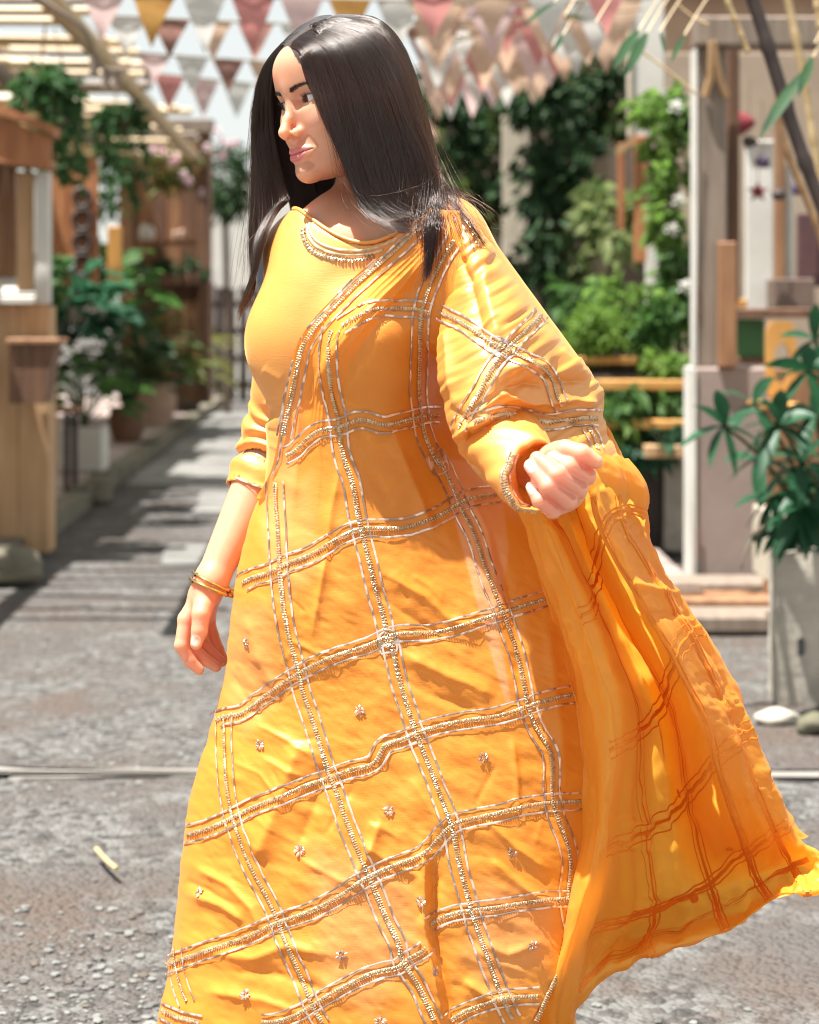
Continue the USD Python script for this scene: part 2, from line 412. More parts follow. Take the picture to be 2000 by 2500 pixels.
def leaf_cloud(c, r, n, ln, wd, rng, down=0.2, shell=0.55, nseg=2):
    "leaves spread through an ellipsoid, thinner towards the middle, in clumps"
    parts = []
    clumps = rng.normal(size=(max(3, n // 22), 3)); clumps /= np.linalg.norm(clumps, axis=1, keepdims=True); clumps *= (0.55 + 0.5 * rng.random((len(clumps), 1)))
    for i in range(n):
        k = clumps[rng.integers(len(clumps))] + rng.normal(size=3) * 0.23
        d = k * (shell + (1 - shell) * rng.random())
        p = np.asarray(c) + d * np.asarray(r)
        o = d / (np.linalg.norm(d) + 1e-6) + rng.normal(size=3) * 0.6 - np.array([0, 0, down])
        parts.append(leaf(p, o, ln * (0.6 + 0.8 * rng.random()), wd * (0.6 + 0.7 * rng.random()), 0.3, nseg, rng.random() * 3))
    return cat_mesh(parts)


def trail(c, r, ztop, zlen, n, ln, wd, rng):
    "trailing stems that spill over a rim and hang down"
    parts = []
    for i in range(n):
        a = rng.random() * 2 * np.pi; q = r * (0.6 + 0.5 * rng.random()); L = zlen * (0.35 + 0.65 * rng.random() ** 0.8)
        p0 = np.array([c[0], c[1], ztop]); p1 = p0 + [q * math.cos(a) * 0.7, q * math.sin(a) * 0.7, 0.05]; p2 = p0 + [q * math.cos(a), q * math.sin(a), -L * 0.4]; p3 = p0 + [q * math.cos(a) * 1.03, q * math.sin(a) * 1.03, -L]
        m = max(6, int(L / 0.028)); P = spline([p0, p1, p2, p3], m)
        for p in P:
            o = rng.normal(size=3) + [math.cos(a) * 0.7, math.sin(a) * 0.7, -0.5]
            parts.append(leaf(p, o, ln * (0.6 + 0.8 * rng.random()), wd * (0.6 + 0.8 * rng.random()), 0.3, 2, rng.random() * 3))
    return cat_mesh(parts)


# ------------------------------------------------------------------ left side of the lane
# kiosk with an orange fascia, white post, light counter front and a dark box
rng = np.random.default_rng(21)
Yk = 10.1
kx = W(120, 775, Yk)[0]
t = thing("kiosk", "light wooden kiosk counter with orange gabled fascia at the left frame edge", "kiosk", (kx - 0.6, Yk, 0))
for i in range(7):
    x1 = kx - i * 0.16; z1 = W(0, 742, Yk)[2]
    obj("front_plank", box(x1 - 0.157, x1, Yk, Yk + 0.03, 0.02 + 0.01 * (i % 2), z1, 0.004), w_light, t)
obj("counter_side", box(kx - 0.035, kx - 0.001, Yk + 0.033, Yk + 0.2, 0.02, W(0, 742, Yk)[2] - 0.01), w_light, t)
z1 = W(0, 742, Yk)[2]
ct = np.array([[kx - 1.3, Yk - 0.08, z1 + 0.003], [kx - 0.06, Yk - 0.08, z1 + 0.003], [kx - 0.06, Yk + 0.35, z1 + 0.14], [kx - 1.3, Yk + 0.35, z1 + 0.36]])
obj("sloping_counter_top", (np.vstack([ct, ct + [0, 0, 0.03]]), np.array([[0, 2, 1], [0, 3, 2], [4, 5, 6], [4, 6, 7], [0, 1, 5], [0, 5, 4], [1, 2, 6], [1, 6, 5], [2, 3, 7], [2, 7, 6], [3, 0, 4], [3, 4, 7]])), white_m, t)
# fascia: a thick sloping board with a coping
a, b = W(-60, 255, Yk - 0.1), W(122, 335, Yk - 0.1); c, d = W(122, 415, Yk - 0.1), W(-60, 385, Yk - 0.1)


def prism(q, dy):
    q = np.asarray(q, float); n = len(q); v = np.vstack([q, q + [0, dy, 0]]); f = [[0, i, i + 1] for i in range(1, n - 1)] + [[n, n + i + 1, n + i] for i in range(1, n - 1)]
    for i in range(n):
        j = (i + 1) % n; f += [[i, n + i, n + j], [i, n + j, j]]
    return v, np.array(f)


obj("fascia_board", prism([a, b, c, d], 0.05), w_orange, t)
up = np.array([0, 0, 0.05])
obj("coping", prism([a + up + [0, -0.04, 0.002], b + up + [0.03, -0.04, 0.002], b + [0.03, -0.04, 0.004], a + [0, -0.04, 0.004]], 0.16), w_orange, t)
obj("roof_panel", box(kx - 1.3, kx - 0.02, Yk + 0.0, Yk + 0.35, 2.02, 2.05), w_mid, t)
obj("white_post", boxP(86, 418, 121, 742, Yk - 0.02, 0.07), white_m, t)
obj("inner_post", boxP(40, 418, 80, 742, Yk + 0.03, 0.06), w_light, t)
for i, (p0, p1) in enumerate([(-60, -20), (-18, 12), (14, 38)]):
    obj("back_plank", boxP(p0, 410, p1, 742, Yk + 0.25, 0.03), w_mid, t)
t = thing("planter_box", "dark brown wooden planter box fixed beside the kiosk counter", "planter", W(75, 985, Yk - 0.3))
for i in range(4):
    x0 = 22 + i * 28
    obj("board", prism([W(x0, 838, Yk - 0.3), W(x0 + 27, 838 + 4, Yk - 0.3), W(min(x0 + 27, 108), 985, Yk - 0.3), W(x0, 985, Yk - 0.3)], 0.22), w_brown, t)
obj("rim", boxP(14, 826, 146, 840, Yk - 0.32, 0.26), w_mid, t)
obj("soil", boxP(24, 832, 132, 838, Yk - 0.29, 0.2), soil_m, t)
t = thing("leafy_plant", "bushy plant rising behind the white sloping counter top", "plant", W(60, 700, Yk + 0.5))
obj("foliage", leaf_cloud(W(70, 690, Yk + 0.45), (0.2, 0.15, 0.16), 130, 0.09, 0.05, rng), L_mid, t, kind="stuff")
obj("stem", tube([W(60, 760, Yk + 0.5), W(62, 690, Yk + 0.5), W(58, 620, Yk + 0.5)], [0.012, 0.01, 0.006]), bark_m, t)
obj("foliage", leaf_cloud(W(52, 622, Yk + 0.5), (0.08, 0.08, 0.09), 50, 0.08, 0.05, rng), L_dark, t, kind="stuff")

# carved sign board with rings
Yb = 13.2
t = thing("carved_board", "tall orange wooden board carved with a column of dark rings", "sign board", W(184, 735, Yb))
for i in range(3):
    x0 = 128 + i * 37
    obj("plank", boxP(x0, 384, x0 + 36.4, 735, Yb + 0.002 * (i % 2), 0.05), w_orange, t)
for i, py in enumerate([482, 536, 590, 645, 698]):
    c = W(200, py, Yb - 0.012); R0 = 0.055 + 0.004 * (i % 2); a = np.linspace(0, 2 * np.pi, 25)
    obj("carved_ring", tube(np.stack([c[0] + R0 * np.cos(a), np.full(25, c[1]), c[2] + R0 * 1.12 * np.sin(a)], 1), 0.016, 6, False), w_dark, t)
    obj("carved_petal", tube(np.stack([c[0] + 0.028 * np.cos(a), np.full(25, c[1]), c[2] + 0.03 * np.sin(a)], 1), 0.006, 5, False), w_brown, t)
obj("stone_base", boxP(140, 735, 236, 800, Yb - 0.02, 0.4), pinkstone_m, t)
t = thing("yellow_post", "slim yellow painted post right of the carved ring board", "post", W(278, 700, 13.6))
obj("shaft", boxP(262, 552, 294, 700, 13.6, 0.1), w_yellow, t)
obj("foot", boxP(258, 700, 298, 716, 13.58, 0.14), w_mid, t)

# dark shop wall behind, window shelves and cabinet
shop = thing("corner_shop", "brown wooden shop front with shelves at the end of the left row", "shop", W(400, 985, 20.5))
obj("side_wall", prism([(ax(-3.3, 11), 11, 0.12), (ax(-3.3, 27), 27, 0.12), (ax(-3.3, 27), 27, 2.75), (ax(-3.3, 11), 11, 2.75)], 0.001)[0:2] if False else box(-4.6, ax(-3.3, 14), 14.0, 14.12, 0.12, 2.75), w_brown, shop)
obj("wall", boxP(290, 330, 515, 985, 21.4, 0.15), w_mid, shop)
for i in range(6):
    x0 = 300 + i * 36
    obj("wall_plank", boxP(x0, 430, x0 + 34, 700, 21.36 + 0.006 * (i % 2), 0.03), w_mid if i % 2 else w_brown, shop)
obj("corner_post", boxP(482, 300, 512, 985, 20.5, 0.2), w_brown, shop)
obj("lintel", boxP(300, 290, 520, 322, 20.4, 0.2), w_grey, shop)
obj("shelf", boxP(330, 585, 490, 597, 20.9, 0.3), w_mid, shop)
obj("shelf", boxP(330, 690, 490, 740, 20.7, 0.4), w_brown, shop)
for i in range(6):
    obj("slat", boxP(400 + i * 15, 735, 412 + i * 15, 860, 20.6, 0.04), w_light if i % 2 else w_mid, shop)
obj("base_panel", boxP(300, 742, 400, 985, 20.7, 0.1), w_brown, shop)
obj("bench_board", boxP(330, 826, 450, 846, 20.0, 0.35), w_light, shop)
obj("window", boxP(395, 325, 470, 380, 21.3, 0.03), white_m, shop)
for i, (px, h, m) in enumerate([(352, 40, white_m), (368, 34, white_m), (430, 28, terra_m), (446, 30, terra_m)]):
    y = 20.98; c = W(px, 585, y); s = h / FPX * y
    tt = thing("jar", ["white jar left on the shop shelf", "smaller white jar beside the first on the shop shelf", "squat clay jar on the right of the shop shelf", "clay jar at the right end of the shop shelf"][i], "jar", c)
    obj("body", lathe([(0, 0.001), (s * 0.26, 0.001), (s * 0.34, s * 0.3), (s * 0.3, s * 0.7), (s * 0.18, s * 0.8), (s * 0.2, s)], c, 14), m, tt, smooth=40)
    obj("lid", lathe([(0.0, s * 1.12), (s * 0.22, s * 1.08), (s * 0.22, s * 1.002)][::-1], c, 14), w_mid, tt)
t = thing("hedge_box", "long planter of dark low foliage under the shop shelf", "planter", W(400, 700, 20.4))
obj("trough", boxP(318, 668, 485, 694, 20.35, 0.25), w_brown, t)
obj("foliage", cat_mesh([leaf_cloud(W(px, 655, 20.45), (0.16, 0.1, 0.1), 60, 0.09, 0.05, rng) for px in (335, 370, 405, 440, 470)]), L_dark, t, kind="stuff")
t = thing("flower_bush", "pink and white flowering bush under the shop lintel", "flowers", W(400, 440, 19.6))
obj("foliage", leaf_cloud(W(410, 420, 19.6), (0.32, 0.15, 0.26), 260, 0.1, 0.06, rng), leafmat("leaf_olive", (0.11, 0.13, 0.03), (0.17, 0.17, 0.05)), t, kind="stuff")
for px, py in [(372, 368), (386, 362), (452, 435), (462, 444), (448, 425), (492, 470), (505, 360), (540, 345), (556, 352), (575, 350), (530, 320), (545, 380), (420, 396), (430, 390), (398, 372)]:
    c = W(px, py, 19.4)
    obj("blossom", cat_mesh([leaf(c, (math.cos(a), -0.4, math.sin(a)), 0.055, 0.06, 0, 2) for a in np.arange(5) * 1.257]), petal_m, t)
obj("hanger", tube([W(405, 322, 19.6), W(408, 400, 19.6)], 0.01), rope_m, t)

rw = thing("shop_row_wall", "long brown board wall behind the kiosk and pergola at the left", "wall", (ax(-4.75, 14), 14, 0))
for i in range(34):
    y0 = 5.6 + i * 0.62
    obj("board", box(ax(-4.78, y0), ax(-4.72, y0), y0, y0 + 0.6, 0.0, 2.82 + 0.02 * (i % 3)), w_brown if i % 3 else w_mid, rw)
# hanging baskets with trailing plants
for i, (px, py, yy, r, L, lab) in enumerate([(118, 232, 11.6, 0.17, 0.62, "upper left hanging basket with long trailing green ivy"), (295, 300, 14.2, 0.14, 0.74, "second hanging basket of trailing ivy right of the bigger one")]):
    c = W(px, py, yy)
    t = thing("hanging_basket", lab, "hanging plant", c, group="baskets hanging from the pergola")
    obj("pot", lathe([(0, -0.1), (r * 0.5, -0.1), (r * 0.75, 0.02), (r * 0.78, 0.03), (r * 0.7, 0.03), (0.0, 0.0)], c, 20), w_brown, t)
    for a in (0.3, 2.4, 4.5):
        obj("cord", tube([c + [r * 0.72 * math.cos(a), r * 0.72 * math.sin(a), 0.02], c + [0, 0, 0.55]], 0.004, 5), rope_m, t)
    obj("trailing_stems", trail(c, r * 1.25, c[2] + 0.05, L, 46, 0.06, 0.042, rng), leafmat("leaf_ivy", (0.04, 0.105, 0.035), (0.075, 0.165, 0.06)), t, kind="stuff")
    obj("crown", leaf_cloud(c + [0, 0, 0.05], (r * 1.25, r * 1.2, 0.12), 170, 0.07, 0.045, rng), leafmat("leaf_ivy", (0.04, 0.105, 0.035), (0.075, 0.165, 0.06)), t, kind="stuff")

# broad-leaved plants in pots along the pavement
PAV = 0.116


def broad_plant(name, label, base, n, reach, ln, wd, m, rng, pot=None, h=0.3):
    t = thing(name, label, "potted plant", base)
    base = np.asarray(base, float)
    if pot is not None:
        kind, s, pm = pot
        if kind == "square":
            w = s / 2
            obj("pot", cat_mesh([box(base[0] - w, base[0] + w, base[1] - w, base[1] + w, base[2], base[2] + s * 1.05, 0.012)]), pm, t)
            obj("soil", box(base[0] - w + 0.02, base[0] + w - 0.02, base[1] - w + 0.02, base[1] + w - 0.02, base[2] + s * 1.0, base[2] + s * 1.06, 0.01), soil_m, t)
            top = base + [0, 0, s * 1.04]
        else:
            obj("pot", lathe([(0, 0.0), (s * 0.34, 0.0), (s * 0.47, s * 0.35), (s * 0.5, s * 0.62), (s * 0.44, s * 0.82), (s * 0.47, s * 0.86), (s * 0.47, s * 0.92), (s * 0.4, s * 0.92), (s * 0.38, s * 0.8), (0, s * 0.8)], base), pm, t, smooth=35)
            top = base + [0, 0, s * 0.8]
    else:
        top = base
    for i in range(int(n * 2.2)):
        a = rng.random() * 2 * np.pi; el = 0.2 + 1.2 * rng.random()
        d = np.array([math.cos(a) * math.cos(el), math.sin(a) * math.cos(el), math.sin(el)])
        st = reach * (0.35 + 0.65 * rng.random()); tip = top + d * st + [0, 0, h * rng.random()]
        o = d * [1, 1, 0.25] + [0, 0, 0.15 * rng.normal()]
        lf = obj("leaf", leaf(tip, o, 1.25 * ln * (0.7 + 0.5 * rng.random()), 1.35 * wd * (0.7 + 0.5 * rng.random()), 0.35, 4, rng.normal() * 0.5), m, t, smooth=True)
        if i % 3 == 0:
            obj("stalk", tube(spline([top, (top + tip) / 2 + [0, 0, 0.04], tip], 5), 0.006, 4), m, t)
    return t


broad_plant("broad_leaf_plant", "large bright green broad-leaved plant spilling right of the brown planter box", W(170, 850, 12.6), 40, 0.38, 0.17, 0.11, L_blue, rng, h=0.2)
broad_plant("white_planter", "white square planter holding a leafy green plant on the pavement", (W(212, 1171, 14.4)[0], 14.3, PAV), 26, 0.45, 0.15, 0.08, L_mid, rng, ("square", 0.31, white_m), h=0.25)
broad_plant("dark_pot_plant", "round leafy plant before the carved board in the middle of the left row", W(270, 800, 14.6), 40, 0.36, 0.19, 0.13, L_mid, rng, h=0.25)
broad_plant("pale_pot_plant", "pale round clay pot with long spiky yellow-green leaves", (W(385, 1052, 20.6)[0], 20.4, PAV), 46, 0.5, 0.34, 0.07, leafmat("leaf_yellowgreen", (0.10, 0.15, 0.035), (0.16, 0.19, 0.06)), rng, ("round", 0.46, terra_m), h=0.35)
broad_plant("tall_pot_plant", "dark green plant in a small brown pot beside the white planter", (W(318, 1090, 17.8)[0], 17.6, PAV), 44, 0.55, 0.22, 0.09, L_dark, rng, ("round", 0.34, w_brown), h=0.5)
broad_plant("shop_pot_plant", "small spiky plant in a pot before the slatted shop base", (W(452, 1010, 23.0)[0], 23.2, PAV), 34, 0.45, 0.3, 0.07, leafmat("leaf_olive", (0.11, 0.13, 0.03), (0.17, 0.17, 0.05)), rng, ("round", 0.38, w_dark), h=0.3)
# little metal stools' legs seen between kiosk and planter
t = thing("plant_stand", "dark slim plant stand between the kiosk and the white planter", "stand", W(125, 1235, 12.6))
for dx in (-0.06, 0.1):
    for dy in (0, 0.3):
        c = W(125, 1235, 12.6) + [dx, dy, 0]
        obj("leg", box(c[0] - 0.018, c[0] + 0.018, c[1] - 0.018, c[1] + 0.018, 0.115, 0.62), w_dark, t)
c = W(125, 1235, 12.6)
obj("top", box(c[0] - 0.1, c[0] + 0.16, c[1] - 0.03, c[1] + 0.34, 0.62, 0.65), w_mid, t)
t = thing("kerb_boulder", "rounded mossy stone on the kerb corner below the white planter", "stone", W(245, 1190, gY(1225)))
obj("boulder", place(rock(31, 0.7), W(235, 1225, gY(1228)) + [0, 0, 0.07], 0.6, scale=0.14), kerb_m, t, smooth=True)
t = thing("corner_stone", "weathered grey stone under the kiosk corner at the lane edge", "stone", W(40, 1400, gY(1420)))
obj("boulder", place(rock(35, 0.55), W(10, 1405, gY(1425)) + [0, 0, 0.05], 0.2, scale=0.17), kerb_m, t, smooth=True)

# ------------------------------------------------------------------ gate at the end of the lane
Yg = 28.0
t = thing("lane_gate", "dark slatted wooden gate closing the far end of the lane", "gate", W(800, 985, Yg))
for i in range(19):
    x0 = 526 + i * 29
    if i % 2 == 0 or True:
        obj("slat", boxP(x0, 700 + (i % 2) * 4, x0 + 20, 980, Yg, 0.03), w_dark, t)
for py in (735, 800, 868, 932):
    obj("rail", boxP(516, py, 1080, py + 16, Yg + 0.035, 0.05), w_dark, t)
obj("gate_post", boxP(500, 690, 522, 985, Yg - 0.03, 0.12), w_dark, t)
t = thing("gate_pillar", "pale gate pillar topped with a dark ball left of the gate", "post", W(500, 985, Yg - 0.4))
obj("shaft", boxP(490, 640, 512, 985, Yg - 0.4, 0.12), terra_m, t)
c = W(500, 628, Yg - 0.34)
obj("ball", (np.array(trimesh.creation.icosphere(2, 0.085).vertices) + c, np.array(trimesh.creation.icosphere(2).faces)), w_dark, t, smooth=True)
t = thing("white_wall", "pale wall beyond the gate with a dark window", "wall", W(760, 985, 33))
obj("masonry", boxP(505, 480, 1130, 985, 33, 0.3), white_m, t)
obj("window", boxP(595, 560, 720, 700, 32.97, 0.02), mat("grey_glass", (0.10, 0.11, 0.13), (0.07, 0.08, 0.1), rough=0.2), t)
for px in (520, 580):
    tt = thing("white_column", f"white column behind the gate {'left of' if px == 520 else 'beside'} the dark window", "column", W(px, 985, 31))
    obj("shaft", boxP(px, 500 + (px - 520) * 0.8, px + 38, 975, 31, 0.25), white_m, tt)
    obj("base", boxP(px - 5, 970, px + 43, 985, 30.95, 0.35), white_m, tt)
# dark tree before the gate
t = thing("lane_tree", "dark round-crowned small tree before the gate at the lane end", "tree", W(545, 980, 24.5))
obj("trunk", tube(spline([W(555, 1010, 24.5), W(556, 800, 24.5), W(550, 560, 24.5), W(545, 430, 24.5)], 12), np.linspace(0.05, 0.03, 12)), bark_m, t, smooth=True)
for q in ((505, 430), (585, 420), (540, 380)):
    obj("limb", tube([W(551, 560, 24.5), W((q[0] + 551) / 2, 480, 24.4), W(*q, 24.5)], [0.03, 0.022, 0.012]), bark_m, t)
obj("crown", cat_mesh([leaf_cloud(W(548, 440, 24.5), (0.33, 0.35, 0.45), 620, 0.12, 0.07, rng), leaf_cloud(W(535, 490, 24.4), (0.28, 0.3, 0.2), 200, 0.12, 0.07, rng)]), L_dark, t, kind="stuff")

# ------------------------------------------------------------------ pergola over the left shops
t = thing("pergola", "bamboo pergola roof over the shops on the upper left", "pergola", (ax(-2.4, 12), 12, 0))
pz = 2.93
rngp = np.random.default_rng(4)
i = 0; y = 7.6
while y < 21.5:
    z = pz + 0.03 * rngp.normal() + (0.1 if i % 3 == 0 else 0); x1 = ax(-1.66, y) - 0.34 * rngp.random() ** 2; r = 0.022 + 0.014 * rngp.random()
    P = np.linspace([x1 - 3.4, y + 0.15 * rngp.normal(), z + 0.02], [x1, y, z - 0.03 * rngp.random()], 5)
    obj("rafter", tube(P, r, 8), bamboo_m if i % 4 else w_grey, t, smooth=40)
    y += 0.24 + 0.16 * rngp.random(); i += 1
sheet_m = leafmat("added_shade_sheet", (0.62, 0.58, 0.48), (0.5, 0.46, 0.38), trans=0.62, rough=0.6, scale=2.5)  # sheet added over the rafters to even out their striped shadows
for i in range(9):
    y0, y1 = 9.2 + i * 1.4, 9.2 + (i + 1) * 1.4 + 0.05
    xs_ = np.linspace(0, 1, 40); zz = pz + 0.17 + 0.012 * np.sin(xs_ * 120) + 0.012 * (i % 2)
    top_ = np.stack([np.stack([ax(-4.9, y) + xs_ * 2.3 + 0.12 * (i % 2), np.full(40, y), zz], 1) for y in (y0, y1)])
    obj("added_shade_sheet", (top_.reshape(-1, 3), grid_faces(2, 40)), sheet_m, t)
for x0, z in ((-1.82, pz - 0.1), (-2.6, pz - 0.1), (-3.5, pz - 0.1)):
    obj("beam", tube(np.array([[ax(x0, 7.2), 7.2, z], [ax(x0, 14), 14, z + 0.02], [ax(x0, 22), 22, z]]), 0.06, 8), w_grey if x0 < -2 else bamboo_m, t, smooth=40)
for y in (11.0, 14.9, 20.3):
    obj("post", box(ax(-2.55, y) - 0.05, ax(-2.55, y) + 0.05, y - 0.05, y + 0.05, 0.115, pz - 0.15), w_mid, t)
t = thing("light_cord", "dark cord with hanging sockets looped under the pergola", "cord", W(180, 60, 8.5))
P = spline([W(85, -15, 8.6), W(150, 30, 8.6), W(215, 90, 8.7), W(228, 130, 8.8), W(290, 170, 9.2), W(360, 195, 9.8)], 40)
obj("cable", tube(P, 0.011, 6), w_grey, t)
for q in (12, 18, 22):
    obj("socket", tube([P[q], P[q] + [0, 0, -0.09]], 0.02, 8), w_grey, t)

# ------------------------------------------------------------------ bunting overhead
def cloth_mat(name, c1, c2, trans=0.5):
    return leafmat(name, c1, c2, trans=trans, rough=0.9, scale=14)


BM = {"white": cloth_mat("bunting_white", (0.70, 0.69, 0.65), (0.62, 0.61, 0.58)), "pink": cloth_mat("bunting_pink", (0.62, 0.28, 0.26), (0.56, 0.25, 0.235)), "peach": cloth_mat("bunting_peach", (0.66, 0.48, 0.36), (0.60, 0.42, 0.31)),
      "brown": cloth_mat("bunting_brown", (0.25, 0.13, 0.10), (0.36, 0.20, 0.17), 0.3), "rose": cloth_mat("bunting_rose", (0.72, 0.55, 0.53), (0.66, 0.48, 0.47)), "ochre": cloth_mat("bunting_ochre", (0.45, 0.26, 0.08), (0.38, 0.2, 0.06))}
rngb = np.random.default_rng(9)


def bunting(label, p0, p1, cols, w=0.19, h=0.23, sag=0.06, gap=0.02):
    p0, p1 = np.asarray(p0), np.asarray(p1)
    t = thing("bunting_string", label, "bunting", (p0 + p1) / 2)
    L = np.linalg.norm(p1 - p0); n = int(L / (w + gap)); d = (p1 - p0) / L
    s = np.linspace(0, 1, 30)
    P = p0 + np.outer(s, p1 - p0); P[:, 2] -= sag * L * 4 * s * (1 - s) / 4
    obj("cord", tube(P, 0.005, 5), rope_m, t)
    for i in range(n):
        a, b = (i * (w + gap) + gap / 2) / L, (i * (w + gap) + gap / 2 + w) / L
        A, Bp = p0 + a * (p1 - p0), p0 + b * (p1 - p0)
        A[2] -= sag * L * a * (1 - a); Bp[2] -= sag * L * b * (1 - b)
        blow = rngb.normal() * 0.05; K = 6; v = []; f = []
        hh = h * (0.92 + 0.16 * rngb.random())
        for r in range(K + 1):
            u = r / K
            l = A + (0.5 * u) * (Bp - A); q = Bp + (0.5 * u) * (A - Bp); m_ = (l + q) / 2
            dz = np.array([0, blow * u + 0.012 * math.sin(u * 7 + i), -hh * u])
            v += [l + dz, m_ + dz + [0, 0.012 * math.cos(i * 2.1), 0], q + dz]
        for r in range(K):
            c = 3 * r; f += [[c, c + 1, c + 4], [c, c + 4, c + 3], [c + 1, c + 2, c + 5], [c + 1, c + 5, c + 4]]
        obj("flag", (np.array(v), np.array(f)), BM[cols[i % len(cols)]], t, smooth=True)


# strings across the lane, near to far
bunting("bunting of rose, ochre and white flags nearest the top edge", W(190, -25, 8.2), W(1240, 5, 8.6), ["rose", "ochre", "white", "pink"], sag=0.02)
bunting("bunting of patterned brown, peach and white flags left of the woman's head", W(255, 38, 8.7), W(1210, 70, 9.2), ["white", "brown", "peach", "brown"], w=0.175, h=0.17, sag=0.02)
bunting("rose, white and brown bunting behind the nearer patterned flags", W(330, 128, 10.5), W(1080, 165, 11.5), ["rose", "white", "brown", "peach"], w=0.2, h=0.19, sag=0.03)
bunting("bunting with two red pink flags at the hair's left", W(370, 178, 13.0), W(1060, 235, 14.5), ["pink", "rose", "white", "pink", "peach"], w=0.25, h=0.26, sag=0.03)
R = [("pink and peach", ["pink", "peach", "white"], 985, -40, 1660, -70, 7.4), ("peach and rose", ["peach", "rose", "peach", "white"], 1000, 8, 1610, -15, 7.9), ("peach", ["peach", "peach", "pink"], 1005, 52, 1570, 22, 8.4),
     ("white and peach", ["white", "peach", "rose"], 1010, 92, 1520, 55, 9.0), ("peach and pink", ["peach", "pink", "peach"], 1015, 128, 1450, 86, 9.5), ("rose and white", ["rose", "white", "peach"], 1020, 160, 1390, 116, 10.1),
     ("pale rose and peach", ["peach", "rose", "white", "pink"], 1025, 192, 1320, 152, 10.8)]
for i, (nm, cols, a0, a1, b0, b1, ya) in enumerate(R):
    where = ["highest right of her head", "second highest right of her head", "third row down right of her head", "middle row right of her head", "third lowest right of her head", "second lowest right of her head", "lowest row just above the dark ivy"][i]
    bunting(f"{nm} bunting, {where}", W(a0, a1, ya), W(b0, b1, ya + 0.5), cols, w=0.25, h=0.23, sag=0.05, gap=0.0)
    if i < 6:
        bunting(f"{cols[1]} bunting just behind the {nm} one, {where}", W(a0 + 30, a1 + 22, ya + 1.3), W(b0 - 20, b1 + 10, ya + 1.8), [cols[1], cols[0], cols[-1], "peach"], w=0.3, h=0.28, sag=0.05, gap=0.0)

# ------------------------------------------------------------------ right side: ivy-clad wall, trunk, frames, plant stand
rng = np.random.default_rng(33)
t = thing("garden_wall", "dark brown garden wall hung with ivy right of her hair", "wall", W(1350, 985, 17.5))
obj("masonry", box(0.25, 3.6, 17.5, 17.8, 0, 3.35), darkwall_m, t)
obj("stone_pier", boxP(1228, 230, 1292, 985, 16.6, 0.3), cream_m, t)
obj("stone_pier", boxP(1420, 300, 1490, 985, 17.1, 0.3), mat("tan_plaster", (0.36, 0.28, 0.20), (0.27, 0.21, 0.15), rough=0.9, scale=2), t)  # browner plaster than the other pier
ivy_spots = [(1100, 330, .35, .3), (1120, 410, .35, .35), (1170, 250, .35, .18), (1330, 240, .4, .22), (1400, 200, .3, .18), (1330, 330, .33, .3), (1330, 450, .28, .35), (1340, 540, .22, .22), (1410, 290, .2, .2), (1290, 205, .3, .15), (1240, 300, .22, .16), (1460, 180, .25, .2), (1070, 250, .3, .2), (1130, 520, .3, .3), (1200, 640, .3, .25), (1300, 640, .3, .3), (1380, 640, .3, .2), (1230, 450, .2, .25), (1420, 480, .25, .3), (1500, 260, .25, .2), (1080, 600, .25, .3), (1380, 390, .3, .25)]
iv = thing("wall_ivy", "dark ivy clumps climbing over the brown garden wall", "ivy", W(1250, 600, 17.2))
for j, (px, py, rx, rz) in enumerate(ivy_spots):
    obj("foliage", leaf_cloud(W(px, py, 17.0 if j % 3 else 15.6), (rx, 0.22, rz), 260, 0.11, 0.075, rng), [L_dark, leafmat("leaf_olive_ivy", (0.05, 0.085, 0.02), (0.10, 0.135, 0.04)), L_dark][j % 3], iv, kind="stuff")  # dark and olive leaf colours alternate
for x0 in (1160, 1330, 1400):
    obj("stem", tube(spline([W(x0, 980, 17.3), W(x0 + 15, 700, 17.3), W(x0 - 20, 450, 17.25), W(x0 + 5, 240, 17.2)], 16), 0.022, 6), bark_m, iv)
t = thing("wall_shrub", "light variegated shrub against the brown garden wall", "shrub", W(1490, 620, 14.2))
obj("foliage", cat_mesh([leaf_cloud(W(1490, 560, 14.0), (0.26, 0.2, 0.32), 190, 0.14, 0.09, rng), leaf_cloud(W(1450, 520, 14.1), (0.14, 0.14, 0.16), 70, 0.13, 0.08, rng)]), leafmat("leaf_variegated", (0.10, 0.17, 0.05), (0.30, 0.34, 0.15)), t, kind="stuff")
obj("stem", tube([W(1488, 985, 14.0), W(1490, 560, 14.0)], [0.025, 0.012]), bark_m, t)

t = thing("white_banner_board", "tall white board at the top between ivy and vine", "board", W(1580, 335, 11.5))
obj("panel", boxP(1545, -40, 1622, 332, 11.5, 0.05), white_m, t)
obj("edge_strip", boxP(1534, -40, 1544.5, 335, 11.48, 0.08), cream_m, t)
obj("bracket", prism([W(1622, 215, 11.5), W(1648, 232, 11.5), W(1622, 258, 11.5)], 0.04), white_m, t)
t = thing("wooden_frame", "orange wooden frame of two uprights below the white board", "frame", W(1545, 740, 11.3))
obj("upright", boxP(1550, 330, 1580, 640, 11.3, 0.07), w_orange, t)
obj("upright", boxP(1510, 350, 1526, 560, 11.4, 0.06), w_orange, t)
obj("cross_bar", prism([W(1503, 362, 11.25), W(1550, 330, 11.25), W(1552, 348, 11.25), W(1507, 380, 11.25)], 0.05), w_light, t)
t = thing("white_post", "slim white post left of the climbing vine", "post", W(1598, 985, 11.8))
obj("shaft", boxP(1580, 468, 1612, 880, 11.8, 0.1), white_m, t)
obj("capital", boxP(1574, 460, 1618, 469, 11.77, 0.16), white_m, t)
t = thing("climbing_vine", "light green vine covering a post left of the plaster pillar", "vine", W(1650, 1000, 10.6))
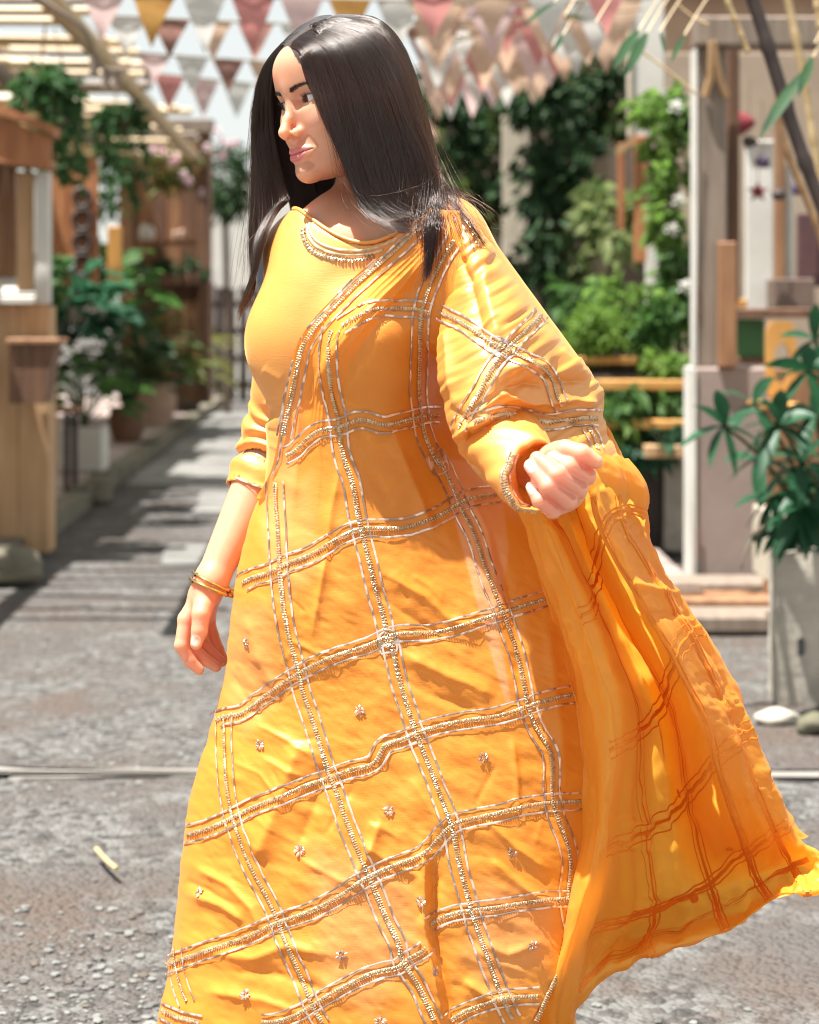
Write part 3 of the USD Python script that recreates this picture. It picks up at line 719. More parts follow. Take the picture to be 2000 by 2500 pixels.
for (px, py, rx, rz) in [(1640, 300, .15, .16), (1655, 400, .16, .2), (1635, 500, .13, .2), (1660, 590, .13, .2), (1650, 690, .14, .2), (1668, 780, .12, .2), (1640, 860, .16, .2), (1600, 245, .14, .1), (1670, 250, .1, .16), (1600, 400, .1, .14)]:
    obj("foliage", leaf_cloud(W(px, py, 10.6), (rx, 0.14, rz), 130, 0.085, 0.055, rng), [L_light, leafmat("leaf_vine", (0.08, 0.17, 0.05), (0.14, 0.25, 0.09))][int(py) % 20 // 10], t, kind="stuff")
obj("stem", tube(spline([W(1650, 1290, 10.6), W(1655, 800, 10.6), W(1640, 500, 10.6), W(1655, 250, 10.6)], 14), 0.02, 6), bark_m, t)
for px, py in ((1658, 490), (1650, 262), (1640, 560), (1672, 700)):
    c = W(px, py, 10.35)
    obj("blossom", cat_mesh([leaf(c, (math.cos(a), -0.5, math.sin(a)), 0.05, 0.055, 0, 2) for a in np.arange(5) * 1.257]), BM["white"], t)

# tiered plant stand with timber rails
t = thing("plant_rack", "tiered rack of orange timber rails between woman and pillar", "rack", W(1570, 1290, 10.2))
for (x0, y0, x1, y1, yy) in [(1408, 871, 1609, 889, 10.3), (1440, 928, 1694, 953, 10.0), (1450, 1026, 1690, 1047, 9.9), (1575, 1088, 1692, 1118, 9.8)]:
    obj("rail", boxP(x0, y0, x1, y1, yy, 0.16), w_yellow if y0 != 1088 else w_light, t)
for x0 in (1412, 1668):
    obj("upright", boxP(x0, 860, x0 + 20, 1330, 10.35, 0.08), w_brown, t)
obj("back_board", boxP(1432, 889, 1668, 915, 10.48, 0.03), w_dark, t)
t = thing("topiary_ball", "round clipped light green bush on the top rail", "bush", W(1455, 870, 10.38))
obj("foliage", leaf_cloud(W(1455, 806, 10.38), (0.165, 0.14, 0.135), 1500, 0.035, 0.018, rng, shell=0.75), leafmat("leaf_topiary", (0.13, 0.24, 0.035), (0.19, 0.33, 0.06), 0.4), t, kind="stuff")
obj("inner_crown", place(rock(3, 1.0), W(1455, 806, 10.38), scale=0.115), L_light, t, smooth=True)
obj("stem", tube([W(1455, 871, 10.38), W(1455, 840, 10.38)], 0.012), bark_m, t)
lamb = {}
for i, (px, py, yy, rx, rz, m, lab) in enumerate([(1530, 745, 10.5, .26, .16, L_light, "bright leafy plant behind the clipped bush"), (1420, 725, 10.9, .16, .12, L_mid, "small plant left above the clipped bush"), (1590, 800, 10.4, .12, .12, L_mid, "green plant at the foot of the white post"),
                                                 (1540, 990, 10.05, .28, .11, L_mid, "row of foliage between the second and third rails"), (1640, 985, 10.05, .16, .12, L_mid, "leafy plant on the third rail beside the pillar"), (1560, 1075, 9.95, .28, .1, L_blue, "foliage hanging below the third rail"), (1470, 1010, 10.0, .16, .13, L_light, "light green plant beside her sleeve on the rack"),
                                                 (1640, 905, 10.2, .14, .08, L_light, "pale foliage between the two upper rails")]):
    tt = thing("rack_plant", lab, "plant", W(px, py + 40, yy))
    obj("foliage", leaf_cloud(W(px, py, yy), (rx, 0.14, rz), 210, 0.09, 0.05, rng), m, tt, kind="stuff")
    obj("stem", tube([W(px, py + 60, yy), W(px, py, yy)], [0.012, 0.007]), bark_m, tt)
t = thing("grey_pier", "short grey stone pier under the rack left of the pillar", "pier", W(1655, 1345, 10.3))
obj("block", boxP(1624, 1130, 1694, 1345, 10.15, 0.3), stone_m, t)
obj("cap", boxP(1616, 1116, 1698, 1131, 10.1, 0.4), cream_m, t)
t = thing("dark_pot", "tall dark pot beside the short grey pier", "pot", W(1595, 1340, 9.9))
c = W(1593, 1345, gY(1345)); c[2] = 0
obj("pot", lathe([(0, 0.0), (0.1, 0.0), (0.15, 0.18), (0.16, 0.38), (0.13, 0.46), (0.15, 0.48), (0.15, 0.5), (0.12, 0.5), (0, 0.44)], c), w_dark, t, smooth=35)
obj("shrub", leaf_cloud(c + [0, 0, 0.62], (0.2, 0.16, 0.16), 160, 0.09, 0.05, rng), L_dark, t, kind="stuff")

# porch with plaster pillar
Yp = 8.5
t = thing("porch", "weathered porch of plaster pillar, plinth and grey beam on the right", "porch", W(1790, 1472, Yp))
obj("plinth", boxP(1699, 896, 1880, 1472, Yp, 0.32, 0.012), mauve_m, t)
obj("pillar", boxP(1704, 110, 1776, 897, Yp + 0.02, 0.13, 0.01), w_grey, t)
obj("edge_highlight", boxP(1697, 115, 1704, 895, Yp + 0.015, 0.14), white_m, t)  # white strips here and below put the left edge highlight into colour
obj("edge_highlight", boxP(1693, 898, 1701, 1470, Yp - 0.012, 0.3), white_m, t)
obj("beam", boxP(1700, 38, 2100, 110, Yp - 0.03, 0.16, 0.01), w_grey, t)
obj("brace", tube([W(1738, 100, Yp - 0.05), W(1735, 190, Yp - 0.02), W(1722, 235, Yp + 0.0)], 0.016), w_light, t)
obj("brace", tube([W(1742, 100, Yp - 0.05), W(1756, 190, Yp - 0.02), W(1775, 235, Yp + 0.0)], 0.016), w_light, t)
obj("brown_post", boxP(1778, 112, 1806, 740, Yp + 0.2, 0.1), w_brown, t)
obj("plank", boxP(1755, 590, 1800, 896, Yp - 0.035, 0.05), w_mid, t)
obj("pipe", tube([W(1742, 1465, Yp - 0.12) , W(1890, 1462, Yp - 0.12)], 0.02, 12), white_m, t, smooth=40)
obj("pipe_end", tube([W(1738, 1465, Yp - 0.12), W(1743, 1465, Yp - 0.12)], 0.024, 12), w_dark, t)
for dx, dy, s in ((1703, 700, 1), (1702, 1290, 1)):
    obj("rust_stain", boxP(dx, dy, dx + 7, dy + 70, Yp - 0.016 if dy > 900 else Yp + 0.012, 0.004, 0.001), mat("rust", (0.16, 0.07, 0.05), (0.22, 0.12, 0.09), scale=12), t)
t = thing("porch_room", "dim wooden room behind the porch with sill and shelves", "room", W(1900, 1340, 10.2))
obj("sill", boxP(1790, 752, 2100, 776, 9.2, 0.25), w_brown, t)
obj("lower_wall", boxP(1800, 900, 2100, 1330, 9.6, 0.1), w_mid, t)
obj("back_wall", box(1.55, 4.2, 12.4, 12.5, 0, 2.9), mat("warm_wall", (0.46, 0.36, 0.27), (0.35, 0.27, 0.2), scale=2), t)
obj("post", boxP(1896, 180, 1918, 752, 10.2, 0.06), w_mid, t)
obj("post", boxP(1920, 400, 1938, 752, 10.25, 0.06), white_m, t)
obj("shelf_box", boxP(1890, 680, 1990, 752, 9.7, 0.2), mat("grey_brown", (0.2, 0.14, 0.11), (0.15, 0.1, 0.08)), t)
obj("dark_board", boxP(1950, 520, 2080, 700, 10.4, 0.06), mat("maroon_board", (0.13, 0.06, 0.06), (0.09, 0.04, 0.045)), t)
obj("yellow_ledge", boxP(1790, 730, 1825, 751, 9.3, 0.1), w_yellow, t)
t = thing("display_board", "white upright panel behind the dark red star", "panel", W(1855, 760, 9.9))
obj("panel", boxP(1822, 350, 1888, 758, 9.9, 0.05), white_m, t)
obj("trim", boxP(1820, 342, 1890, 351, 9.88, 0.08), white_m, t)
c = W(1851, 468, 9.6); s = 0.055
st = [(c[0] + s * (1 if k % 2 == 0 else 0.42) * math.sin(k * math.pi / 5), c[1], c[2] + s * (1 if k % 2 == 0 else 0.42) * math.cos(k * math.pi / 5)) for k in range(10)]
t = thing("star_ornament", "dark red star hanging before the white panel", "ornament", c)
v = np.vstack([st, np.array(st) + [0, 0.012, 0], [c + [0, -0.012, 0], c + [0, 0.024, 0]]]); f = []
for k in range(10):
    j = (k + 1) % 10; f += [[20, j, k], [21, 10 + k, 10 + j], [k, j, 10 + j], [k, 10 + j, 10 + k]]
obj("star", (v, np.array(f)), red_m, t)
obj("string", tube([c + [0, 0.005, s], W(1853, 372, 9.6)], 0.003, 5), rope_m, t)
for i, (px, py, m, lab) in enumerate([(1830, 345, w_dark, "small dark bead ornament above the star"), (1862, 395, mat("purple_bead", (0.09, 0.06, 0.12), (0.07, 0.05, 0.1)), "tiny purple bead ornament above right of the star"), (1901, 474, w_dark, "dark round ornament right of the star"), (1950, 462, mat("purple_bead", (0.09, 0.06, 0.12), (0.07, 0.05, 0.1)), "purple ornament near the bamboo"), (1805, 300, red_m, "dark red cloth ornament under the porch beam")]):
    c = W(px, py, 9.5); tt = thing("bead_ornament", lab, "ornament", c)
    sc = 0.035 if i != 4 else 0.07
    obj("bead", place(rock(60 + i, 0.8), c, scale=sc), m, tt, smooth=True)
    obj("string", tube([c + [0, 0, 0.02], c + [0, 0, 0.3]], 0.003, 5), rope_m, tt)
t = thing("green_board", "flat green board under the window sill", "board", W(1835, 875, 9.35))
obj("panel", boxP(1796, 778, 1868, 872, 9.35, 0.04), green_paint, t)
obj("frame", boxP(1790, 872, 1880, 890, 9.33, 0.08), w_brown, t)
# yellow chair back with an oval opening
t = thing("yellow_chair", "yellow wooden chair back with an oval hand hole", "chair", W(1908, 960, 8.2))
a = np.arange(40) / 40 * 2 * np.pi
outer = np.stack([np.sign(np.cos(a)) * np.abs(np.cos(a)) ** 0.45 * 37 + 1908, np.sign(np.sin(a)) * np.abs(np.sin(a)) ** 0.45 * 95 + 878], 1); inner = np.stack([np.cos(a) * 20 + 1910, np.sin(a) * 50 + 886], 1)
vo, vi = W(outer[:, 0], outer[:, 1], 8.2), W(inner[:, 0], inner[:, 1], 8.2)
v = np.vstack([vo, vi, vo + [0, 0.03, 0], vi + [0, 0.03, 0]]); f = []
for k in range(40):
    j = (k + 1) % 40
    f += [[k, j, 40 + j], [k, 40 + j, 40 + k], [80 + k, 120 + j, 80 + j], [80 + k, 120 + k, 120 + j], [k, 80 + j, j], [k, 80 + k, 80 + j], [40 + k, 40 + j, 120 + j], [40 + k, 120 + j, 120 + k]]
obj("backrest", (v, np.array(f)), w_yellow, t, smooth=40)
obj("seat", boxP(1862, 985, 1956, 1000, 8.0, 0.36), w_yellow, t)
for x0, yy in ((1866, 8.02), (1938, 8.02), (1870, 8.3), (1934, 8.3)):
    p = W(x0, 1000, yy); obj("leg", box(p[0], p[0] + 0.03, yy, yy + 0.03, 0.0, p[2] - 0.001), w_mid, t)
# timber steps before the porch
t = thing("porch_step", "low weathered timber step in front of the plaster pillar", "step", W(1750, 1560, gY(1560)))
for i, (py, z, m) in enumerate([(1500, 0.13, w_grey), (1530, 0.1, w_mid), (1556, 0.07, w_grey)]):
    yy = 7.65 + (2 - i) * 0.26; obj("tread", box(0.82, 2.6, yy, yy + 0.245, 0.0 if i else 0.0, z, 0.012), m, t)
t = thing("stone_floor", "pale stone floor slab beside the porch", "paving", W(1600, 1400, 9.3))
obj("slab", box(0.9, 1.22, 8.0, 9.6, 0.0, 0.1, 0.01), pinkstone_m, t)

# stone planter with glossy shrub
Yq = 6.25
t = thing("stone_planter", "weathered pale stone planter at the right frame edge", "planter", W(1960, 1710, Yq))
x0 = W(1898, 1700, Yq)[0]
def rough_block(x0, x1, y0, y1, z0, z1, seed):
    m = trimesh.creation.box((1, 1, 1)); m = m.subdivide().subdivide().subdivide().subdivide(); v = np.array(m.vertices)
    e = np.sort(np.abs(v), axis=1); r = np.clip((e[:, 1] - 0.44) / 0.06, 0, 1); v = v * (1 - 0.018 * r[:, None])
    v = (v + 0.5) * [x1 - x0, y1 - y0, z1 - z0] + [x0, y0, z0]
    nn = meshkit.fbm(v * 6, 4, seed) - 0.5
    c = np.array([(x0 + x1) / 2, (y0 + y1) / 2, (z0 + z1) / 2]); d = v - c; d /= np.linalg.norm(d, axis=1, keepdims=True)
    return v + d * (nn * 0.022)[:, None], np.array(m.faces)


obj("front_block", rough_block(x0, x0 + 0.5, Yq, Yq + 0.17, -0.03, 0.485, 3), stone_m, t, smooth=50)
obj("side_block", rough_block(x0 + 0.05, x0 + 0.25, Yq + 0.175, Yq + 0.42, -0.03, 0.47, 5), stone_m, t, smooth=50)
obj("soil", box(x0 + 0.08, x0 + 0.9, Yq + 0.1, Yq + 0.41, 0.3, 0.44), soil_m, t)
obj("chip_mark", boxP(1950, 1560, 1966, 1600, Yq - 0.02, 0.03), mat("slate_mark", (0.12, 0.12, 0.13), (0.09, 0.09, 0.1)), t)
t = thing("flat_stone", "pale flat stone lying at the foot of the stone planter", "stone", W(1900, 1752, gY(1765)))
obj("stone", place(rock(77, 0.45), W(1903, 1752, gY(1762)), 0.1, scale=0.065), stone_m, t, smooth=True)
t = thing("loose_stone", "brown stone at the right edge beside the flat pale one", "stone", W(1990, 1770, gY(1790)))
obj("stone", place(rock(78, 0.6), W(1990, 1765, gY(1785)), 0.5, scale=0.06), kerb_m, t, smooth=True)
# the shrub: rosettes of long glossy leaves, each leaf its own part
t = thing("glossy_shrub", "shrub of long dark glossy leaves growing from the stone planter", "shrub", W(1960, 1340, 6.6))
sh = np.random.default_rng(5)
ros = [(1768, 1040, 6.2, 7), (1900, 1035, 6.1, 9), (1975, 905, 6.2, 8), (1850, 1120, 6.4, 6), (1960, 1130, 6.15, 8), (1985, 1010, 6.4, 7), (1890, 1210, 6.3, 7), (1960, 1240, 6.2, 9), (1990, 830, 6.5, 6), (1930, 1280, 6.35, 8), (1840, 985, 6.6, 5), (2010, 1180, 6.3, 8), (1920, 1150, 6.5, 7)]
root = W(1975, 1420, 6.6)
for (px, py, yy, n) in ros:
    c = W(px, py, yy)
    obj("branch", tube(spline([root, (root + c) / 2 + [0.05, 0, 0.06], c], 9), np.linspace(0.014, 0.006, 9), 6), leafmat("stem_green", (0.10, 0.10, 0.04), (0.14, 0.13, 0.06), 0.1), t, smooth=True)
    a0 = sh.random() * 6.28
    for k in range(n):
        a = a0 + k * 2 * np.pi / n + sh.normal() * 0.15
        low = py > 1180
        d = np.array([math.cos(a), -0.35 + 0.5 * math.sin(a) * 0.4, (0.15 + 0.75 * math.sin(a)) - (0.75 if low else 0.15)])
        obj("leaf", leaf(c, d, 0.14 * (0.8 + 0.45 * sh.random()), 0.052 * (0.85 + 0.3 * sh.random()), 0.28, 5, sh.normal() * 0.5, 0.3), L_gloss, t, smooth=True)
obj("dry_frond", tube(spline([W(1885, 1270, 6.3), W(1850, 1300, 6.2), W(1822, 1345, 6.15), W(1812, 1390, 6.1)], 12), np.linspace(0.012, 0.003, 12), 6), bark_m, t, smooth=True)
t = thing("porch_base_block", "tan block behind the stone planter under the shrub", "block", W(1900, 1360, 7.4))
obj("block", boxP(1872, 1250, 1945, 1420, 7.4, 0.3), cream_m, t)

# bamboo canes and leaves in the upper right
for i, (p, r, m, lab) in enumerate([([(1828, -30), (1868, 90), (1920, 260), (1975, 420), (2030, 560)], 0.021, w_dark, "thick dark leaning bamboo cane crossing the porch beam"), ([(1762, -30), (1800, 60), (1828, 130)], 0.0085, bamboo_m, "thin yellow bamboo cane left of the dark one"),
                                    ([(1918, -30), (1945, 100), (1962, 190), (1985, 330), (2010, 480)], 0.013, bamboo_m, "yellow bamboo cane right of the dark one"), ([(1990, -30), (2004, 60), (2020, 160)], 0.012, bamboo_m, "yellow bamboo cane touching the right frame edge"), ([(1902, 280), (1930, 390), (1975, 500), (2020, 640)], 0.012, mat("brown_cane", (0.36, 0.21, 0.10), (0.26, 0.15, 0.07)), "brown cane running under the dark one")]):
    P = spline([W(a, b, 6.0 + 0.1 * i) for a, b in p], 26); rr = np.full(26, r)
    rr[::6] *= 1.22
    tt = thing("bamboo_cane", lab, "bamboo", P[-1])
    obj("culm", tube(P, rr, 10), m, tt, smooth=40)
bl = np.random.default_rng(8)
BLV = [((1970, 170), (1862, 330), 0.034, "long bamboo leaf hanging across the dark cane"), ((1985, 140), (1950, 230), 0.026, "bamboo leaf folded beside the long one"), ((1990, 105), (2040, 180), 0.025, "bamboo leaf at the right frame edge"), ((1580, 80), (1532, 178), 0.03, "broad dark bamboo leaf before the white board"), ((1560, 75), (1500, 165), 0.03, "left of the paired bamboo leaves before the white board"),
       ((1612, 78), (1622, 130), 0.014, "narrow blue-green bamboo leaf on the white board"), ((1672, 85), (1640, 150), 0.014, "small bamboo leaf left of the pillar top"), ((1355, 5), (1280, 65), 0.013, "slim bamboo leaf over the pink flags"), ((1380, 38), (1440, 52), 0.014, "short bamboo leaf over the peach flags"), ((1375, 85), (1352, 130), 0.014, "small dark leaf below the short one"), ((1455, 55), (1475, 85), 0.012, "little leaf right of the peach flags")]
for (a, b, w, lab) in BLV:
    A, Bq = W(*a, 5.9), W(*b, 5.75); d = Bq - A; Ln = np.linalg.norm(d)
    tt = thing("bamboo_leaf", lab, "leaf", A)
    obj("blade", leaf(A, d + [0, 0, 0.1 * Ln], Ln, w * 1.15, 0.1, 6, 0.6), L_bamboo, tt, smooth=True)
    obj("twig", tube(spline([A, A + [0.03, 0.02, 0.05], A + [0.09, 0.04, 0.14]], 5), 0.003, 4), bamboo_m, tt)
tt = thing("bamboo_twig", "thin bamboo twig curving left of the pillar top", "twig", W(1640, 180, 6))
obj("twig", tube(spline([W(1560, 120, 6), W(1640, 180, 6), W(1700, 230, 6)], 12), 0.004, 5), bamboo_m, tt)
obj("twig", tube(spline([W(1655, 10, 6), W(1690, 40, 6), W(1730, 60, 6)], 8), 0.004, 5), bamboo_m, tt)
# background canopy behind everything on the right, seen through the bunting
t = thing("terrace_house", "peach-coloured house wall above the ivy behind the bunting", "house", W(1400, 985, 24))
obj("wall", box(0.15, 7.5, 24, 24.3, 0, 5.2), mat("peach_wall", (0.62, 0.43, 0.30), (0.54, 0.35, 0.24), rough=0.9, scale=1.2), t)
obj("eave", box(-0.05, 7.7, 23.6, 24.5, 5.2, 5.32), w_mid, t)
t = thing("twig_litter", "pale dry stick lying on the gravel at the lower left", "stick", W(260, 2105, gY(2110)))
obj("stick", tube(spline([W(235, 2085, gY(2090)), W(258, 2112, gY(2115)), W(285, 2135, gY(2140))], 6) + [0, 0, 0.012], 0.006, 6), bamboo_m, t)

# ================================================================== the woman: modelling tools
ALB[0] = 1.0
def smin(a, b, k):
    h = np.clip(0.5 + 0.5 * (b - a) / k, 0, 1)
    return b + (a - b) * h - k * h * (1 - h)


def smax(a, b, k):
    return -smin(-a, -b, k)


def s_sphere(p, c, r):
    return np.linalg.norm(p - np.asarray(c, p.dtype), axis=-1) - r


def s_ell(p, c, r, R=None):
    q = p - np.asarray(c, p.dtype)
    if R is not None:
        q = q @ np.asarray(R, p.dtype)
    r = np.asarray(r, p.dtype)
    k0 = np.linalg.norm(q / r, axis=-1); k1 = np.linalg.norm(q / (r * r), axis=-1)
    return k0 * (k0 - 1.0) / np.maximum(k1, 1e-9)


def s_cone(p, a, b, ra, rb):
    "round cone, radius interpolated along the bone"
    a = np.asarray(a, p.dtype); b = np.asarray(b, p.dtype); ba = b - a
    t = np.clip(((p - a) @ ba) / (ba @ ba), 0, 1)
    return np.linalg.norm(p - a - t[..., None] * ba, axis=-1) - (ra + (rb - ra) * t)


def s_chain(p, pts, rs, k=0.004):
    d = None
    for i in range(len(pts) - 1):
        e = s_cone(p, pts[i], pts[i + 1], rs[i], rs[i + 1])
        d = e if d is None else smin(d, e, k)
    return d


def surface(sdf, lo, hi, h, taubin=4):
    "naive surface nets over a narrow band: (vertices, triangles)"
    lo = np.asarray(lo, float); n = np.ceil((np.asarray(hi) - lo) / h).astype(int) + 1
    B = 8; nb = -(-n // B)
    c = np.stack(np.meshgrid(*[(np.arange(k) * B + (B - 1) / 2) * h for k in nb], indexing="ij"), -1).reshape(-1, 3) + lo
    d0 = sdf(c.astype(np.float32))
    near = np.abs(d0) < h * B * 1.15
    V = np.repeat(np.repeat(np.repeat(np.where(d0 < 0, -1.0, 1.0).reshape(nb), B, 0), B, 1), B, 2).astype(np.float32)
    ids = np.argwhere(near.reshape(nb)); o = np.stack(np.meshgrid(*[np.arange(B)] * 3, indexing="ij"), -1).reshape(-1, 3)
    for s in range(0, len(ids), 1500):
        g = (ids[s:s + 1500, None] * B + o[None]).reshape(-1, 3)
        V[g[:, 0], g[:, 1], g[:, 2]] = sdf((g * h + lo).astype(np.float32))
    S = V < 0; nx, ny, nz = V.shape
    cell = np.zeros((nx - 1, ny - 1, nz - 1), np.int8)
    for dx, dy, dz in np.ndindex(2, 2, 2):
        cell += S[dx:nx - 1 + dx, dy:ny - 1 + dy, dz:nz - 1 + dz]
    act = np.argwhere((cell > 0) & (cell < 8)); idx = -np.ones(cell.shape, np.int64); idx[tuple(act.T)] = np.arange(len(act))
    acc = np.zeros((len(act), 3)); cnt = np.zeros(len(act))
    cor = [np.array(q) for q in np.ndindex(2, 2, 2)]
    val = [V[tuple((act + q).T)] for q in cor]
    for i in range(8):
        for j in range(i + 1, 8):
            if np.abs(cor[i] - cor[j]).sum() != 1:
                continue
            m = (val[i] < 0) != (val[j] < 0)
            t = val[i] / (val[i] - val[j] + 1e-12)
            acc[m] += (cor[i] + t[:, None] * (cor[j] - cor[i]))[m]; cnt[m] += 1
    P = (act + acc / cnt[:, None]) * h + lo; F = []
    for axis in range(3):
        a, b = [k for k in range(3) if k != axis]
        sl0 = [slice(None)] * 3; sl1 = [slice(None)] * 3; sl0[axis] = slice(0, -1); sl1[axis] = slice(1, None)
        ch = np.argwhere(S[tuple(sl0)] != S[tuple(sl1)])
        ch = ch[(ch[:, a] > 0) & (ch[:, b] > 0) & (ch[:, a] < V.shape[a] - 1) & (ch[:, b] < V.shape[b] - 1)]
        e1 = np.zeros(3, int); e1[a] = 1; e2 = np.zeros(3, int); e2[b] = 1
        q = np.stack([idx[tuple((ch - e1 - e2).T)], idx[tuple((ch - e2).T)], idx[tuple(ch.T)], idx[tuple((ch - e1).T)]], 1)
        flip = S[tuple(ch.T)] if axis != 1 else ~S[tuple(ch.T)]
        q[~flip] = q[~flip][:, ::-1]
        F.append(q[(q >= 0).all(1)])
    F = np.vstack(F); F = np.vstack([F[:, [0, 1, 2]], F[:, [0, 2, 3]]])
    if taubin:
        import scipy.sparse as sp
        e = np.vstack([F[:, [0, 1]], F[:, [1, 2]], F[:, [2, 0]]]); A = sp.coo_matrix((np.ones(len(e)), (e[:, 0], e[:, 1])), (len(P), len(P))).tocsr(); A = ((A + A.T) > 0).astype(float)
        D = sp.diags(1 / np.maximum(np.asarray(A.sum(1)).ravel(), 1)); A = D @ A
        for _ in range(taubin):
            P = P + 0.5 * (A @ P - P); P = P - 0.51 * (A @ P - P)
    return P, F


# ------------------------------------------------------------------ head, in millimetres: x to her left, y up, z forward; origin between the eyes' height and the ears
EYE_C, EYE_R = np.array([31.0, -1.0, 67.0]), 12.0


def head_base(p):
    x, y, z = p[..., 0], p[..., 1], p[..., 2]
    q = np.stack([np.abs(x), y, z], -1)            # symmetric features
    d = s_ell(p, (0, 28, -2), (72, 84, 92))
    d = smin(d, s_ell(p, (0, -22, 30), (61, 76, 60)), 18)                      # mid face
    d = smin(d, s_cone(q, (0, -98, 76), (44, -74, 14), 14, 19), 22)             # jaw
    d = smin(d, s_ell(q, (31, -60, 47), (24, 30, 25)), 24)                      # lower cheeks
    d = smin(d, s_ell(p, (0, -94, 42), (34, 19, 40)), 20)                       # under the chin
    d = smin(d, s_ell(p, (0, -100, 79), (16, 15, 17)), 12)                      # chin
    d = smin(d, s_ell(q, (36, -30, 56), (24, 21, 20)), 22)                      # cheeks
    d = smin(d, s_ell(q, (51, -22, 36), (18, 15, 26)), 22)                      # cheekbones
    d = smin(d, s_cone(q, (0, 20, 79), (36, 21, 67), 13, 11), 13)               # brow
    d = smin(d, s_ell(p, (0, 46, 48), (58, 40, 44)), 16)                        # forehead
    # eye sockets
    d = smax(d, -s_ell(q, (31, 1, 93), (18, 11, 17)), 9)
    d = smax(d, -s_ell(q, (16, -2, 92), (7, 9, 10)), 8)
    # nose
    n = s_chain(p, [(0, 12, 83.5), (0, -6, 87.5), (0, -24, 98), (0, -41.5, 107.4)], [6.0, 5.2, 6.0, 8.4], 5)
    n = smin(n, s_ell(q, (12.4, -44.5, 93.5), (6.3, 7.0, 9.0)), 6)
    n = smin(n, s_cone(p, (0, -48, 104), (0, -52, 94), 5.5, 6.5), 5)
    d = smin(d, n, 9)
    d = smax(d, -s_ell(q, (7.0, -51.5, 101.5), (4.3, 5.2, 6.0)), 2.5)           # nostrils
    # mouth: fill, then lips
    d = smin(d, s_ell(p, (0, -72, 72), (27, 22, 23)), 12)
    d = smax(d, -s_cone(p, (0, -55, 103.5), (0, -62, 104), 2.2, 2.6), 4)        # philtrum
    return d


def base_z(x, y):
    zz = np.linspace(112, 60, 261); return float(zz[np.argmax(head_base(np.stack([np.full(261, x), np.full(261, y), zz], 1)) < 0)])


def lipline(pts):
    "(x, y, radius, how far the lip stands proud) -> centres and radii on the face as modelled so far"
    return [(x, y, base_z(x, y) + o - r) for x, y, r, o in pts], [p[2] for p in pts]


LIP_U, LIP_UR = lipline([(0, -68.6, 4.4, 3.0), (6, -67.8, 4.8, 3.2), (13, -68.9, 4.0, 2.0), (20, -70.2, 3.0, 0.7), (26.5, -71.0, 1.6, -0.7)])
LIP_L, LIP_LR = lipline([(0, -79.4, 5.6, 3.0), (7, -79.0, 5.5, 3.0), (14, -77.4, 4.6, 2.0), (20, -75.0, 3.2, 0.7), (26, -72.2, 1.5, -0.7)])
LIP_S = [(x, y, base_z(x, y) + o) for x, y, o in [(0, -73.8, 1.2), (7, -73.4, 1.4), (14, -73.0, 1.0), (20, -72.4, 0.6), (28, -71.2, 0.2)]]


def head_sdf(p):
    d = head_base(p)
    x, y, z = p[..., 0], p[..., 1], p[..., 2]
    q = np.stack([np.abs(x), y, z], -1)
    qx = np.stack([np.sqrt(x * x + 4.0) - 2.0, y, z], -1)
    up = s_chain(qx, LIP_U, LIP_UR, 3); lo = s_chain(qx, LIP_L, LIP_LR, 3)
    d = smin(d, up, 3.2); d = smin(d, lo, 3.2)
    d = smax(d, -s_chain(qx, LIP_S, [0.6, 0.6, 0.6, 0.7, 0.5], 1), 1.6)
    d = smax(d, -s_cone(q, (29, -69.8, 87.5), (29.5, -71.6, 87.5), 1.2, 1.2), 5)   # mouth corner
    d = smax(d, -s_ell(p, (0, -88.5, 105), (16, 4.2, 8.5)), 7)                  # under the lower lip
    # eyelids: a shell round the eyeball with an almond opening
    e = q - EYE_C.astype(p.dtype)
    lid = np.linalg.norm(e, axis=-1) - 13.6
    d = smin(d, lid, 4.5)
    u = e[..., 0] / 15.5
    top = 5.2 * (1 - np.clip(u, -1, 1) ** 2) ** 0.75 + 0.8 * u; bot = -4.4 * (1 - np.clip(u, -1, 1) ** 2) ** 0.8 + 0.8 * u
    op = np.maximum(np.maximum(e[..., 1] - top, bot - e[..., 1]), np.abs(e[..., 0]) - 15.2)
    op = np.maximum(op, -e[..., 2])
    inner = np.linalg.norm(e, axis=-1) - 12.4
    d = smax(d, -np.maximum(op, -(inner + 3)), 0.9)
    # crease over the lid
    d = smax(d, -(np.linalg.norm(np.stack([e[..., 1] - (8.4 - 9.0 * u * u * 0.45), e[..., 2] - 11.5 + 5 * u * u], -1), axis=-1) - 0.7 + 20 * np.clip(np.abs(u) - 0.85, 0, 1)), 2.0)
    # ears (mostly under the hair)
    d = smin(d, s_ell(q, (71, -12, -10), (6, 27, 16)), 5)
    return d


def euler(yaw, pitch, roll):
    "head axes in world: yaw about z, then pitch, roll; a zero pose looks straight at the camera (-y), her left is +x"
    base = np.array([[1, 0, 0], [0, 0, 1], [0, -1, 0]], float).T     # columns: where x, y, z of the head point in the world
    base = np.stack([[1, 0, 0], [0, 0, 1], [0, -1, 0]], 1).astype(float)
    def R(ax, a):
        return trimesh.transformations.rotation_matrix(a, ax)[:3, :3]
    return R([0, 0, 1], yaw) @ base @ R([1, 0, 0], pitch) @ R([0, 0, 1], roll)


HEAD_R = euler(-0.925, 0.151, 0.110)
HEAD_S = 0.961
HEAD_LOC = np.array([-0.0962, 2.73, 1.5355])


def h2w(p):
    return (np.asarray(p, float) * HEAD_S / 1000) @ HEAD_R.T + HEAD_LOC


def w2h(p):
    return (p - HEAD_LOC.astype(p.dtype)) @ HEAD_R.astype(p.dtype) * (1000 / HEAD_S)


# ------------------------------------------------------------------ skeleton (pixel, pixel, distance)
def J(px, py, Y):
    return W(px, py, Y)


